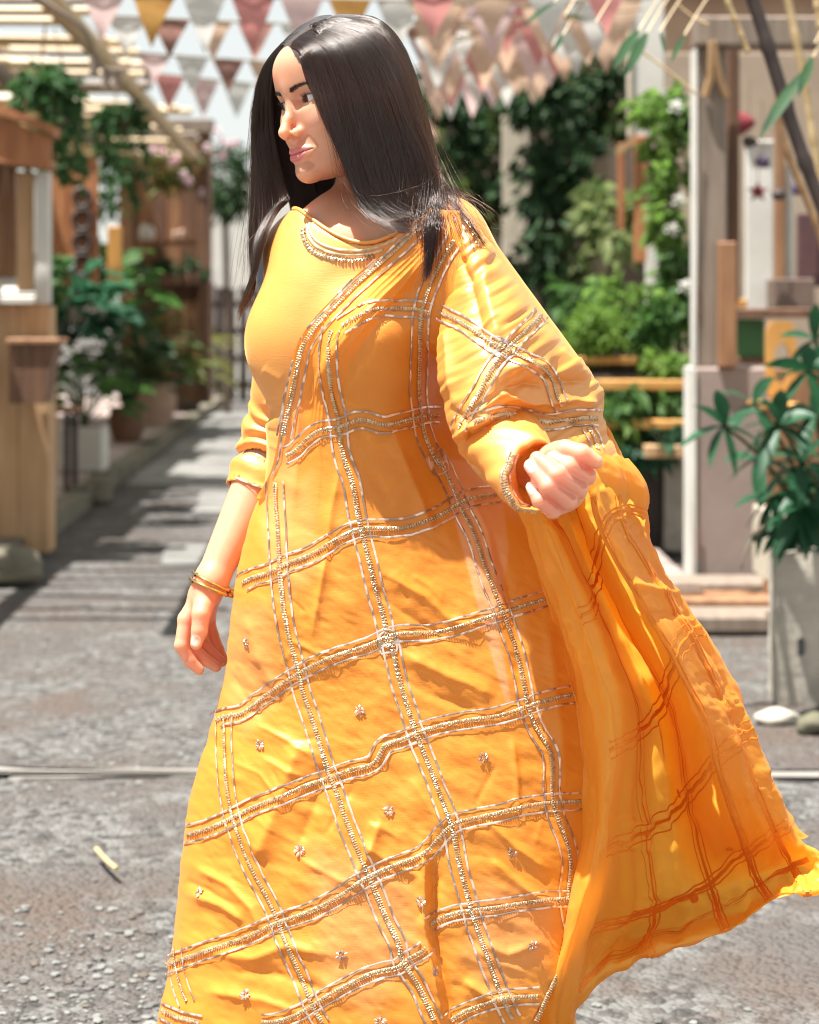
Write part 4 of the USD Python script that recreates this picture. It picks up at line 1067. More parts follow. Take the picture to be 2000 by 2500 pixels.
TY = 0.55                                           # the chest is turned this far to camera left
TR = np.array([[math.cos(TY), math.sin(TY), 0], [-math.sin(TY), math.cos(TY), 0], [0, 0, 1]]).T   # columns: her left, her back, up
shR, shL = J(752, 622, 2.80), J(1078, 590, 2.65)
elR, wrR = J(682, 1062, 2.875), J(517, 1416, 2.78)
elL, wrL = J(1385, 985, 2.665), J(1305, 1150, 2.475)
neckB = J(928, 590, 2.785)


def torso_sdf(p, g=0.0):
    "ribcage, bust, waist and hips; g thickens it"
    d = s_ell(p, J(890, 790, 2.765), (0.142 + g, 0.098 + g, 0.20 + g), TR)
    d = smin(d, s_ell(p, J(888, 1090, 2.765), (0.116 + g, 0.088 + g, 0.20 + g), TR), 0.05)
    d = smin(d, s_ell(p, J(900, 1440, 2.775), (0.172 + g, 0.118 + g, 0.19 + g), TR), 0.06)
    d = smin(d, s_cone(p, shR, shL, 0.052 + g, 0.052 + g), 0.05)
    d = smin(d, s_cone(p, shR + [0.05, -0.01, 0.03], neckB + [0, 0.02, 0.02], 0.03 + g, 0.042 + g), 0.04)
    d = smin(d, s_cone(p, shL + [-0.05, 0.02, 0.03], neckB + [0, 0.02, 0.02], 0.03 + g, 0.042 + g), 0.04)
    nrm = np.array([-math.sin(TY), -math.cos(TY), 0]); lat = np.array([math.cos(TY), -math.sin(TY), 0])
    c = J(890, 835, 2.765)
    for s in (-1, 1):
        d = smin(d, s_ell(p, c + nrm * 0.068 + lat * s * 0.068, (0.062 + g, 0.062 + g, 0.066 + g)), 0.045)
    return d


def body_sdf(p):
    "skin of neck, torso, arms (hands and head come from finer fields)"
    d = torso_sdf(p)
    d = smin(d, s_cone(p, h2w((0, -52, -28)), neckB, 0.046, 0.048), 0.018)
    d = smin(d, s_cone(p, h2w((38, -58, -26)), neckB + [-0.005, -0.05, -0.022], 0.008, 0.008), 0.018)          # neck muscle to the collar bone
    d = smin(d, s_cone(p, neckB + [-0.005, -0.05, -0.028], shL + [-0.02, -0.03, 0.02], 0.008, 0.009), 0.016)    # collar bones
    d = smin(d, s_cone(p, neckB + [-0.035, -0.045, -0.028], shR + [0.02, -0.03, 0.02], 0.008, 0.009), 0.016)
    d = smin(d, s_chain(p, [shR, elR, elR + (wrR - elR) * 0.3, wrR], [0.046, 0.034, 0.035, 0.0225], 0.02), 0.03)
    d = smin(d, s_chain(p, [shL, elL, elL + (wrL - elL) * 0.3, wrL], [0.046, 0.034, 0.034, 0.024], 0.02), 0.03)
    hip = [J(835, 1560, 2.78), J(985, 1560, 2.76)]; knee = [J(800, 2190, 2.74), J(1010, 2190, 2.84)]; foot = [np.array([-0.13, 2.74, 0.075]), np.array([0.03, 2.92, 0.075])]
    for a, b, c in zip(hip, knee, foot):
        d = smin(d, s_chain(p, [a, b, c], [0.085, 0.055, 0.038], 0.03), 0.04)
        d = smin(d, s_cone(p, c + [-0.0, 0.02, -0.035], c + [-0.05, -0.13, -0.052], 0.035, 0.024), 0.02)
    return d


def head_neck_sdf(p):
    d = head_sdf(w2h(p)) * (HEAD_S / 1000)
    return smin(d, body_sdf(p), 0.012)


def handR_sdf(p):
    F = lambda L: [J(a, b, c) for a, b, c in L]
    d = s_chain(p, [elR + (wrR - elR) * 0.05, elR + (wrR - elR) * 0.3, wrR, J(498, 1452, 2.785)], [0.034, 0.035, 0.0225, 0.022], 0.012)
    mcp = F([(455, 1512, 2.775), (472, 1519, 2.79), (489, 1519, 2.806), (508, 1512, 2.82)])
    for m, r in zip(mcp, (0.0125, 0.0125, 0.012, 0.011)):
        d = smin(d, s_cone(p, J(508, 1440, 2.79), m, 0.017, r), 0.010)
    d = smin(d, s_cone(p, J(508, 1440, 2.772), J(494, 1488, 2.755), 0.016, 0.0135), 0.012)
    for L, rs in (([(455, 1512, 2.775), (443.5, 1576, 2.765), (463, 1613, 2.768), (486, 1635, 2.772)], (0.0115, 0.0102, 0.009, 0.0074)),
                  ([(472, 1519, 2.79), (471, 1585, 2.785), (499, 1610, 2.785), (528, 1628, 2.785)], (0.0115, 0.0102, 0.009, 0.0074)),
                  ([(489, 1519, 2.806), (494, 1573, 2.806), (516, 1596, 2.805), (542, 1616, 2.803)], (0.011, 0.0098, 0.0086, 0.0072)),
                  ([(508, 1512, 2.82), (519, 1550, 2.823), (533, 1584, 2.82), (546, 1609, 2.818)], (0.0098, 0.0086, 0.0076, 0.0064)),
                  ([(497, 1480, 2.756), (491, 1500, 2.748), (487, 1540, 2.744), (479, 1572, 2.742)], (0.0135, 0.0128, 0.0112, 0.0085))):
        d = smin(d, s_chain(p, F(L), rs, 0.003), 0.0035)
    nail = J(478, 1563, 2.7325)
    d = smax(d, -(s_ell(p, nail, (0.0058, 0.0022, 0.0075)) + 0.0), 0.001)
    return d


def handL_sdf(p):
    F = lambda L: [J(a, b, c) for a, b, c in L]
    d = s_chain(p, [elL + (wrL - elL) * 0.3, wrL, J(1340, 1160, 2.43)], [0.034, 0.024, 0.024], 0.01)
    d = smin(d, s_ell(p, J(1372, 1170, 2.425), (0.034, 0.03, 0.042)), 0.012)
    d = smin(d, s_cone(p, J(1345, 1120, 2.43), J(1366, 1105, 2.405), 0.017, 0.014), 0.012)
    d = smin(d, s_cone(p, J(1335, 1215, 2.42), J(1352, 1235, 2.41), 0.02, 0.014), 0.012)
    for L, rs in (([(1425, 1150, 2.43), (1432, 1162, 2.395), (1388, 1140, 2.378), (1350, 1120, 2.388)], (0.0115, 0.0118, 0.0112, 0.0092)),
                  ([(1408, 1185, 2.425), (1412, 1194, 2.388), (1358, 1160, 2.366), (1312, 1120, 2.38)], (0.0115, 0.0118, 0.0112, 0.0092)),
                  ([(1384, 1215, 2.42), (1386, 1222, 2.383), (1338, 1188, 2.363), (1296, 1138, 2.378)], (0.0110, 0.0112, 0.0105, 0.0086)),
                  ([(1352, 1236, 2.42), (1350, 1246, 2.386), (1318, 1222, 2.370), (1299, 1190, 2.380)], (0.0100, 0.0100, 0.0092, 0.0076)),
                  ([(1362, 1106, 2.41), (1380, 1100, 2.392), (1420, 1108, 2.383), (1455, 1127, 2.385)], (0.0140, 0.0130, 0.0118, 0.0090))):
        d = smin(d, s_chain(p, F(L), rs, 0.003), 0.0032)
    return d


# ------------------------------------------------------------------ the woman
woman = thing("person", "woman in an orange silk dress and gold-trimmed scarf, head turned left, one fist raised", "person", (-0.08, 2.76, 0.0))
pieces = []
hv = surface(head_neck_sdf, (-0.235, 2.58, 1.31), (0.05, 2.90, 1.66), 0.0016, 2)
m = hv[0][hv[1]].mean(1); pieces.append((hv[0], hv[1][m[:, 2] > 1.318]))
bv = surface(body_sdf, (-0.36, 2.38, -0.02), (0.30, 3.08, 1.40), 0.007, 3)
m = bv[0][bv[1]].mean(1)
cut = (m[:, 2] < 1.322) & ~((np.linalg.norm(m - wrR, axis=1) < 0.185) & (m[:, 2] < elR[2] - 0.03)) & ~((np.linalg.norm(m - wrL, axis=1) < 0.10))
pieces.append((bv[0], bv[1][cut]))
for f_, c0, c1 in ((handR_sdf, (-0.345, 2.70, 0.70), (-0.16, 2.91, 1.05)), (handL_sdf, (0.12, 2.33, 0.94), (0.26, 2.58, 1.10))):
    pieces.append(surface(f_, c0, c1, 0.0013, 2))
BODY = cat_mesh(pieces)


def skin_attrs(v):
    "albedo of skin, lips, brows and scalp by place, with shade painted in lip seam and nostrils"
    col = np.tile(np.array([0.53, 0.265, 0.165]), (len(v), 1))
    nz = meshkit.fbm(v * 55, 3, 2)[:, None]; col *= 0.94 + 0.12 * nz
    h = w2h(v.astype(np.float64)); head = (np.abs(h).max(1) < 150)
    x, y, z = h.T; ax_ = np.abs(x)
    def blend(mask, c, k=1.0):
        k = (mask * k)[:, None]; col[:] = col * (1 - k) + np.asarray(c) * k
    q = np.stack([ax_, y, z], 1)
    yU = np.interp(ax_, [0, 5, 13, 20, 28], [-64.8, -63.6, -65.0, -67.2, -70.8]); yL = np.interp(ax_, [0, 7, 14, 20, 28], [-85.2, -84.8, -82.2, -78.6, -71.6])
    lip = np.clip(np.minimum(yU - y, y - yL) / 1.4 + 0.35, 0, 1) * head * (z > 70) * (ax_ < 28.5)
    blend(lip, (0.45, 0.125, 0.12), 0.92)
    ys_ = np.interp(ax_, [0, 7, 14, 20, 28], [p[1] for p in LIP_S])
    blend(np.clip(1.5 - np.abs(y - ys_) / 0.7, 0, 1) * head * (z > 70) * (ax_ < 29), (0.12, 0.03, 0.035), 0.8)  # shade of the seam between the lips, painted into the colour
    blend(np.exp(-((ax_ - 42) ** 2 / 300 + (y + 32) ** 2 / 330)) * head * (z > 20), (0.64, 0.29, 0.21), 0.35)     # blush
    # brows: tapering arcs
    t = np.clip((ax_ - 11) / 40, 0, 1); yb = 14.2 + 7.5 * np.sin(np.clip(t, 0, 1) * 2.1) - 2.5 * t
    hb = 4.4 * (1 - 0.6 * t) * np.clip((ax_ - 9) / 5, 0, 1) * np.clip((53 - ax_) / 8, 0, 1)
    blend(np.clip((hb - np.abs(y - yb)) / 1.6, 0, 1) * head * (z > 30), (0.045, 0.028, 0.022), 0.93)
    # lash line and rim of the lids
    e = q - EYE_C; re = np.linalg.norm(e, axis=1)
    u = e[:, 0] / 15.5; uu = np.clip(1 - u ** 2, 0, 1); top = 5.2 * uu ** 0.75 + 0.8 * u; bot = -4.4 * uu ** 0.8 + 0.8 * u
    near = head * (re < 17) * (np.abs(u) < 1.08) * (e[:, 2] > 0)
    blend(np.clip(1.25 - np.abs(e[:, 1] - top - 0.6) / 1.3, 0, 1) * near, (0.03, 0.02, 0.018), 0.95)
    blend(np.clip(0.9 - np.abs(e[:, 1] - bot) / 1.0, 0, 1) * near, (0.12, 0.05, 0.045), 0.7)
    blend(np.clip(1 - np.abs(re - 15) / 5, 0, 1) * head * (e[:, 1] > 2) * (np.abs(u) < 1.4) * (e[:, 2] > 0), (0.40, 0.21, 0.15), 0.4)
    blend(np.clip(1 - np.linalg.norm(q - (7, -51, 103), axis=1) / 5.5, 0, 1) ** 0.5 * head * (y < -49), (0.16, 0.06, 0.045), 0.8)  # nostril shade painted into the skin colour
    for s in ((9, -92, 97, 1.0), (22, 46, 80, 0.8)):
        blend(np.clip(1.4 - np.linalg.norm(h - s[:3], axis=1) / (1.2 * s[3]), 0, 1) * head, (0.16, 0.08, 0.06), 0.8)
    # scalp
    hair = ((y > 80 - 0.024 * x ** 2) & (z < 95)) | ((z < 52 - 0.35 * (y - 20)) & (y > -30) & (z < 40)) | ((z < -25) & (y > -75))
    blend(hair * head * (re > 20), (0.02, 0.015, 0.014), 0.97)
    # knuckles and finger tips a little redder
    for c, r in ((J(486, 1600, 2.78), 0.05), (J(1345, 1170, 2.38), 0.06)):
        blend(np.clip(1 - np.linalg.norm(v - c, axis=1) / r, 0, 1) ** 0.6, (0.58, 0.23, 0.17), 0.65)
    for c in (J(478, 1564, 2.735), J(1295, 1137, 2.371), J(1297, 1189, 2.373)):
        blend(np.clip((1.25 - np.linalg.norm((v - c) / [0.0062, 0.009, 0.0078], axis=1)) * 4, 0, 1), (0.78, 0.52, 0.45), 0.85)
    return col


skin_m = usdkit.material(stage, "/World/Looks/skin", {
    "a": ("attribute", {"attribute": "tone"}), "g": ("geometry", {}),
    "n": ("noise_texture", {"scale": 520.0, "detail": 3.0}), "b": ("bump", {"strength": 0.12, "distance": 0.0004}),
    "p": ("principled_bsdf", {"roughness": 0.42, "specular_ior_level": 0.42, "subsurface_weight": 0.45, "subsurface_scale": 0.008, "subsurface_radius": (1.0, 0.35, 0.18)})},
    [("a.color", "p.base_color"), ("g.position", "n.vector"), ("n.fac", "b.height"), ("b.normal", "p.normal")], surface="p.BSDF")
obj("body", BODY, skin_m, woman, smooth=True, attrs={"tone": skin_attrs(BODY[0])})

# eyes
sclera_m = mat("eye_white", (0.72, 0.68, 0.66), (0.66, 0.6, 0.58), rough=0.12, scale=60, spec=0.6)
iris_m = mat("eye_iris", (0.02, 0.009, 0.006), (0.01, 0.005, 0.004), rough=0.08, scale=300, spec=0.8)
pupil_m = mat("eye_pupil", (0.004, 0.004, 0.004), (0.003, 0.003, 0.003), rough=0.05, spec=0.9)
gaze = np.array([-0.36, -0.06, 1.0]); gaze /= np.linalg.norm(gaze)
for s in (1, -1):
    c = EYE_C * [s, 1, 1]; ic = trimesh.creation.icosphere(4, 1.0); v = np.array(ic.vertices) * EYE_R
    eye = obj("eye", (h2w(v + c), np.array(ic.faces)), sclera_m, woman, smooth=True)
    sel = np.array(ic.vertices) @ gaze
    for nm, ct, r, m_ in (("iris", 0.86, EYE_R + 0.28, iris_m), ("pupil", 0.972, EYE_R + 0.42, pupil_m)):
        fk = np.array(ic.faces)[(sel[np.array(ic.faces)] > ct).all(1)]
        obj(nm, (h2w(np.array(ic.vertices) * r + c), fk), m_, eye, smooth=True)


def curves(name, lines, width, mat_, parent, **kw):
    "BasisCurves (cubic, Catmull-Rom) with a width at each point"
    path = numbered(str(parent.GetPath()) + "/" + name)
    c = UsdGeom.BasisCurves.Define(stage, path)
    P = np.vstack(lines) - off_of(parent)
    c.CreatePointsAttr(Vt.Vec3fArray.FromNumpy(P.astype(np.float32)))
    c.CreateCurveVertexCountsAttr(Vt.IntArray.FromNumpy(np.array([len(l) for l in lines], np.int32)))
    c.CreateTypeAttr("cubic"); c.CreateBasisAttr("catmullRom"); c.CreateWrapAttr("pinned")
    w = np.concatenate(width) if isinstance(width, list) else np.asarray(width)
    c.CreateWidthsAttr(Vt.FloatArray.FromNumpy(w.astype(np.float32))); c.SetWidthsInterpolation("vertex")
    UsdShade.MaterialBindingAPI.Apply(c.GetPrim()).Bind(mat_)
    return data(c.GetPrim(), **kw)


def hair_mat(name, melanin, red, rough=0.28):
    return usdkit.material(stage, "/World/Looks/" + name, {"h": ("principled_hair_bsdf", {"model": "Chiang", "parametrization": "Melanin concentration", "melanin": melanin, "melanin_redness": red, "roughness": rough, "radial_roughness": 0.4, "random_color": 0.2, "random_roughness": 0.2, "coat": 0.0, "R": 0.28, "TRT": 0.3})}, [], surface="h.BSDF")


lash_m = mat("lash", (0.012, 0.01, 0.01), (0.008, 0.007, 0.007), rough=0.5)
for s in (1, -1):
    L, Wd = [], []
    for t in np.linspace(-0.85, 1.0, 26):
        y = 5.2 * (1 - min(1, abs(t)) ** 2) ** 0.75 + 0.8 * t; x = t * 15.2; zz = math.sqrt(max(13.3 ** 2 - x * x - y * y, 1))
        b = EYE_C + [x, y, zz]; o = np.array([t * 4.5, 3.2, 7.0 - 2 * abs(t)]) * (0.8 + 0.3 * random.random())
        P = np.array([b, b + o * 0.5 + [0, -0.9, 0], b + o]) * [s, 1, 1]
        L.append(h2w(P)); Wd.append(np.array([0.00035, 0.0003, 0.00012]))
    curves("eyelashes", L, Wd, lash_m, woman)
    L, Wd = [], []
    rb = np.random.default_rng(12)
    for k in range(230):
        t = rb.random(); x = 10.5 + 41 * t; y = 14.2 + 7.5 * math.sin(t * 2.1) - 2.5 * t + rb.normal() * 1.8 * (1 - 0.6 * t)
        # walk z to the skin
        zz = np.linspace(100, 40, 121); dd = head_sdf(np.stack([np.full(121, x * s), np.full(121, y), zz], 1)); b = np.array([x, y, zz[np.argmax(dd < 0)]])
        o = np.array([4.0, 2.4 * (1 - 1.6 * t), -1.6 * t]) * (0.7 + 0.5 * rb.random())
        P = np.array([b, b + o * 0.5 + [0, 0, 0.7], b + o + [0, 0, 0.1]]) * [s, 1, 1]
        L.append(h2w(P)); Wd.append(np.array([0.0004, 0.00035, 0.00012]))
    curves("eyebrow", L, Wd, lash_m, woman)

# ================================================================== clothes
def loft_fn(tab):
    tab = np.asarray(tab, float); zs = CAM_H - (tab[:, 0] - HY) / FPX * 2.73; o = np.argsort(zs)
    return [PchipInterpolator(zs[o], tab[o, k], extrapolate=True) for k in range(1, tab.shape[1])]


# pixel row, left edge, centre, right edge (pixels at 2.73 m), half depth (m)
SK = loft_fn([(1040, 652, 888, 1110, .100), (1126, 655, 888, 1105, .104), (1300, 640, 895, 1150, .118), (1500, 592, 900, 1215, .132), (1700, 556, 912, 1270, .145), (2000, 476, 925, 1350, .172), (2300, 448, 930, 1385, .19), (2500, 412, 935, 1410, .20), (2640, 385, 935, 1430, .21)])
DR = loft_fn([(1040, 640, 888, 1150, .112), (1126, 643, 890, 1180, .118), (1300, 613, 900, 1400, .134), (1500, 569, 915, 1500, .150), (1700, 533, 930, 1550, .165), (2000, 449, 945, 1570, .192), (2300, 417, 945, 1560, .212), (2500, 380, 945, 1560, .222), (2640, 360, 945, 1560, .23)])
PXM = 2.73 / FPX


def s_loft(p, L, yc=2.765):
    z = np.clip(p[..., 2], 0.1, 1.15).astype(float)
    l, c, r, b = [f(z) for f in L]
    x = p[..., 0] - (c - HX) * PXM; a = np.where(x < 0, c - l, r - c) * PXM
    y = p[..., 1] - yc
    k0 = np.sqrt((x / a) ** 2 + (y / b) ** 2); k1 = np.sqrt((x / a ** 2) ** 2 + (y / b ** 2) ** 2)
    d = k0 * (k0 - 1) / np.maximum(k1, 1e-6)
    return np.maximum(np.maximum(d, p[..., 2] - 1.075), 0.16 - p[..., 2])


cuffR = J(624, 1206, 2.845)
slv_ax = (cuffR - elR) / np.linalg.norm(cuffR - elR)


def kurta_sdf(p):
    d = smin(torso_sdf(p, 0.009), s_loft(p, SK), 0.035)
    t1 = (p - shR.astype(p.dtype)) @ (elR - shR) / np.sum((elR - shR) ** 2)
    fold = 0.0055 * np.sin(p[..., 2] * 260 + 12 * meshkit.noise(p * 22, 4) + p[..., 0] * 60) * np.clip((1.13 - p[..., 2]) / 0.1, 0, 1)
    sl = s_chain(p, [shR, elR, cuffR + slv_ax * 0.05], [0.058, 0.049, 0.0455], 0.02) + fold * np.clip((p[..., 2] - cuffR[2] - 0.03) / 0.02, 0.15, 1)
    end = (p - cuffR.astype(p.dtype)) @ slv_ax
    sl = smax(sl, end, 0.002)
    sl = smax(sl, -np.maximum(s_cone(p, elR, cuffR + slv_ax * 0.06, 0.043, 0.0415), -0.06 - end), 0.002)
    d = smin(d, sl, 0.012)
    d = smin(d, s_chain(p, [shL, elL], [0.058, 0.05], 0.02), 0.02)
    return smax(d, -s_ell(p, J(922, 505, 2.735), (0.106, 0.150, 0.079), TR), 0.003)


silk = {}


def silk_mat(name, c1, c2, trans=0.28, rough=0.45, sheen=0.18, weave=0.0003, gloss=0.05):
    "thin silk: diffuse, translucent and a soft gloss, with a slubby weave"
    silk[name] = usdkit.material(stage, "/World/Looks/" + name, {
        "g": ("geometry", {}), "mp": ("mapping", {"scale": (1, 1, 1)}),
        "n": ("noise_texture", {"scale": 9.0, "detail": 5.0, "roughness": 0.6}), "r": ("rgb_ramp", {"ramp": [(0.3, c1), (0.7, c2)]}),
        "a": ("attribute", {"attribute": "layer"}), "mx": ("mix_color", {"b": (0.88, 0.43, 0.20)}),
        "m1": ("mapping", {"scale": (90, 90, 1300)}), "n1": ("noise_texture", {"scale": 1.0, "detail": 2.0}),
        "m2": ("mapping", {"scale": (1300, 1300, 70)}), "n2": ("noise_texture", {"scale": 1.0, "detail": 2.0}), "ad": ("math", {"math_type": "add"}),
        "b": ("bump", {"strength": 0.5, "distance": weave}),
        "p": ("principled_bsdf", {"roughness": rough, "specular_ior_level": 0.55, "specular_tint": (1.0, 0.88, 0.62), "sheen_weight": sheen, "sheen_roughness": 0.35, "sheen_tint": (1.0, 0.72, 0.35)}),
        "hs": ("mix_color", {"fac": 0.6, "b": (0.98, 0.55, 0.08)}), "t": ("translucent_bsdf", {}), "m": ("mix_closure", {"fac": trans}),
        "gl": ("glossy_bsdf", {"color": (1.0, 0.88, 0.60), "roughness": 0.5}), "mg": ("mix_closure", {"fac": gloss})},
        [("g.position", "n.vector"), ("n.fac", "r.fac"), ("r.color", "mx.a"), ("a.fac", "mx.fac"), ("mx.result", "p.base_color"), ("mx.result", "hs.a"), ("hs.result", "t.color"),
         ("g.position", "m1.vector"), ("m1.vector", "n1.vector"), ("g.position", "m2.vector"), ("m2.vector", "n2.vector"), ("n1.fac", "ad.value1"), ("n2.fac", "ad.value2"), ("ad.value", "b.height"), ("b.normal", "p.normal"), ("b.normal", "t.normal"),
         ("p.BSDF", "m.closure1"), ("t.BSDF", "m.closure2"), ("m.closure", "mg.closure1"), ("gl.BSDF", "mg.closure2"), ("b.normal", "gl.normal")], surface="mg.closure")
    return silk[name]


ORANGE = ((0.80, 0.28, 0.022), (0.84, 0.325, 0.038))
arm_m = silk_mat("scarf_silk_lit", *ORANGE, trans=0.22, rough=0.34, gloss=0.16)  # same silk, glossier copy standing in for the sunlit cream sheen
kurta_m = silk_mat("kurta_silk", (0.76, 0.275, 0.035), (0.80, 0.31, 0.05), trans=0.06, rough=0.40, sheen=0.4, gloss=0.13)
scarf_m = silk_mat("scarf_silk", *ORANGE, trans=0.30)
sheer_m = silk_mat("scarf_silk_sheer_lit", (0.90, 0.43, 0.04), (0.93, 0.48, 0.06), trans=0.58, gloss=0.04)  # same silk, more translucent; its backlit glow is partly put into the paler colour
gold_m = mat("gold_thread", (0.68, 0.52, 0.34), (0.46, 0.31, 0.17), rough=0.36, scale=160, metallic=0.65, spec=0.5)
silver_m = mat("silver_rose_ribbon", (0.84, 0.70, 0.60), (0.40, 0.28, 0.22), rough=0.32, scale=75, mixpos=(0.44, 0.56), detail=1.0, metallic=0.7, spec=0.5)  # pale and brown noise paints broken glints into the ribbon
bangle_m = mat("bangle_gold", (0.75, 0.47, 0.13), (0.65, 0.38, 0.09), rough=0.2, scale=60, metallic=1.0)
ruby_m = mat("bangle_ruby", (0.22, 0.03, 0.03), (0.15, 0.02, 0.03), rough=0.15)

KU = surface(kurta_sdf, (-0.28, 2.45, 0.93), (0.30, 3.02, 1.46), 0.0027, 4); KL = surface(kurta_sdf, (-0.36, 2.40, 0.14), (0.32, 3.02, 0.97), 0.0075, 3)
KV = cat_mesh([(KU[0], KU[1][KU[0][KU[1]].mean(1)[:, 2] > 0.945]), (KL[0], KL[1][KL[0][KL[1]].mean(1)[:, 2] < 0.952])])


def ridges(px, py, R):
    "sum of creases: polyline, half width (pixels), height (metres)"
    out = np.zeros(np.shape(px))
    for pts, w, amp in R:
        pts = np.asarray(pts, float); best = np.full(np.shape(px), 1e9); tt = np.zeros(np.shape(px)); L = len(pts) - 1
        for i in range(L):
            a, b = pts[i], pts[i + 1]; ba = b - a
            t = np.clip(((px - a[0]) * ba[0] + (py - a[1]) * ba[1]) / (ba @ ba), 0, 1)
            d = np.hypot(px - a[0] - t * ba[0], py - a[1] - t * ba[1]); m = d < best
            best = np.where(m, d, best); tt = np.where(m, (i + t) / L, tt)
        out += amp * np.exp(-1.5 * (np.sqrt((best / w) ** 2 + 0.06) - 0.245)) * np.clip(np.minimum(tt, 1 - tt) * 6 + 0.15, 0, 1)
    return out


kp = np.stack(PX(KV[0]), 1)
nrmK = meshkit.arrays(KV, True)[2]
front = nrmK[:, 1] < 0
dK = ridges(kp[:, 0], kp[:, 1], [([(640, 985), (720, 990)], 9, .0018), ([(650, 1050), (700, 1062)], 8, -.0016), ([(655, 1085), (690, 1100)], 7, .0016), ([(640, 900), (690, 930)], 12, .0015)]) * front
dK += 0.0007 * (meshkit.fbm(KV[0] * 26, 3, 4) - 0.5)
kurta = obj("kurta", (KV[0] + nrmK * dK[:, None], KV[1]), kurta_m, woman, smooth=True)


def cast(px, py, sdf, y0=2.3, y1=3.0, n=60, off=0.0):
    px = np.atleast_1d(np.asarray(px, float)); py = np.atleast_1d(np.asarray(py, float)); Y = np.full(px.shape, y0)
    for _ in range(n):
        d = sdf(W(px, py, Y)) - off; Y = np.minimum(Y + np.clip(d, -0.02, 0.05) * 0.9, y1)
    return Y


# ------------------------------------------------------------------ scarf, front panel: swept round the body, row by row
def interp_px(tab):
    t = np.asarray(tab, float); o = np.argsort(t[:, 1]); return lambda py: np.interp(py, t[o, 1], t[o, 0])


EDGE_L = [(1076, 500), (1050, 520), (1037, 530), (988, 576), (907, 645), (854, 693), (798, 750), (753, 795), (729, 836), (716, 872), (708, 925), (692, 1018), (680, 1107), (664, 1164), (652, 1199), (636, 1226)]
EDGE_R = [(1118, 500), (1128, 560), (1150, 640), (1140, 760), (1128, 850), (1128, 950), (1150, 1060), (1200, 1170), (1262, 1230), (1325, 1309), (1352, 1396), (1373, 1455), (1404, 1535), (1422, 1604), (1443, 1670), (1450, 1743), (1468, 1867), (1471, 1960), (1465, 2052), (1457, 2127), (1445, 2182), (1419, 2257), (1393, 2331), (1345, 2424), (1301, 2498), (1262, 2560), (1200, 2640)]
eL, eR = interp_px(EDGE_L), interp_px(EDGE_R)


def drape_sdf(p):
    nrm = np.array([-math.sin(TY), -math.cos(TY), 0]); lat = np.array([math.cos(TY), -math.sin(TY), 0]); c = J(890, 835, 2.765)
    bL, bR = c + nrm * 0.078 + lat * 0.062, c + nrm * 0.078 - lat * 0.062; w0 = J(895, 1120, 2.765) + nrm * 0.060
    br = smin(s_cone(p, bL, bR, 0.055, 0.055), smin(s_cone(p, bL, w0 + lat * 0.05, 0.056, 0.05), s_cone(p, bR, w0 - lat * 0.05, 0.056, 0.05), 0.03), 0.03)
    br = smin(br, s_cone(p, bL, shL + nrm * 0.012, 0.056, 0.05), 0.03)
    return smin(smin(smin(torso_sdf(p, 0.013), br, 0.04), s_loft(p, DR), 0.05), s_cone(p, shL, J(1180, 740, 2.61), 0.066, 0.07), 0.04)


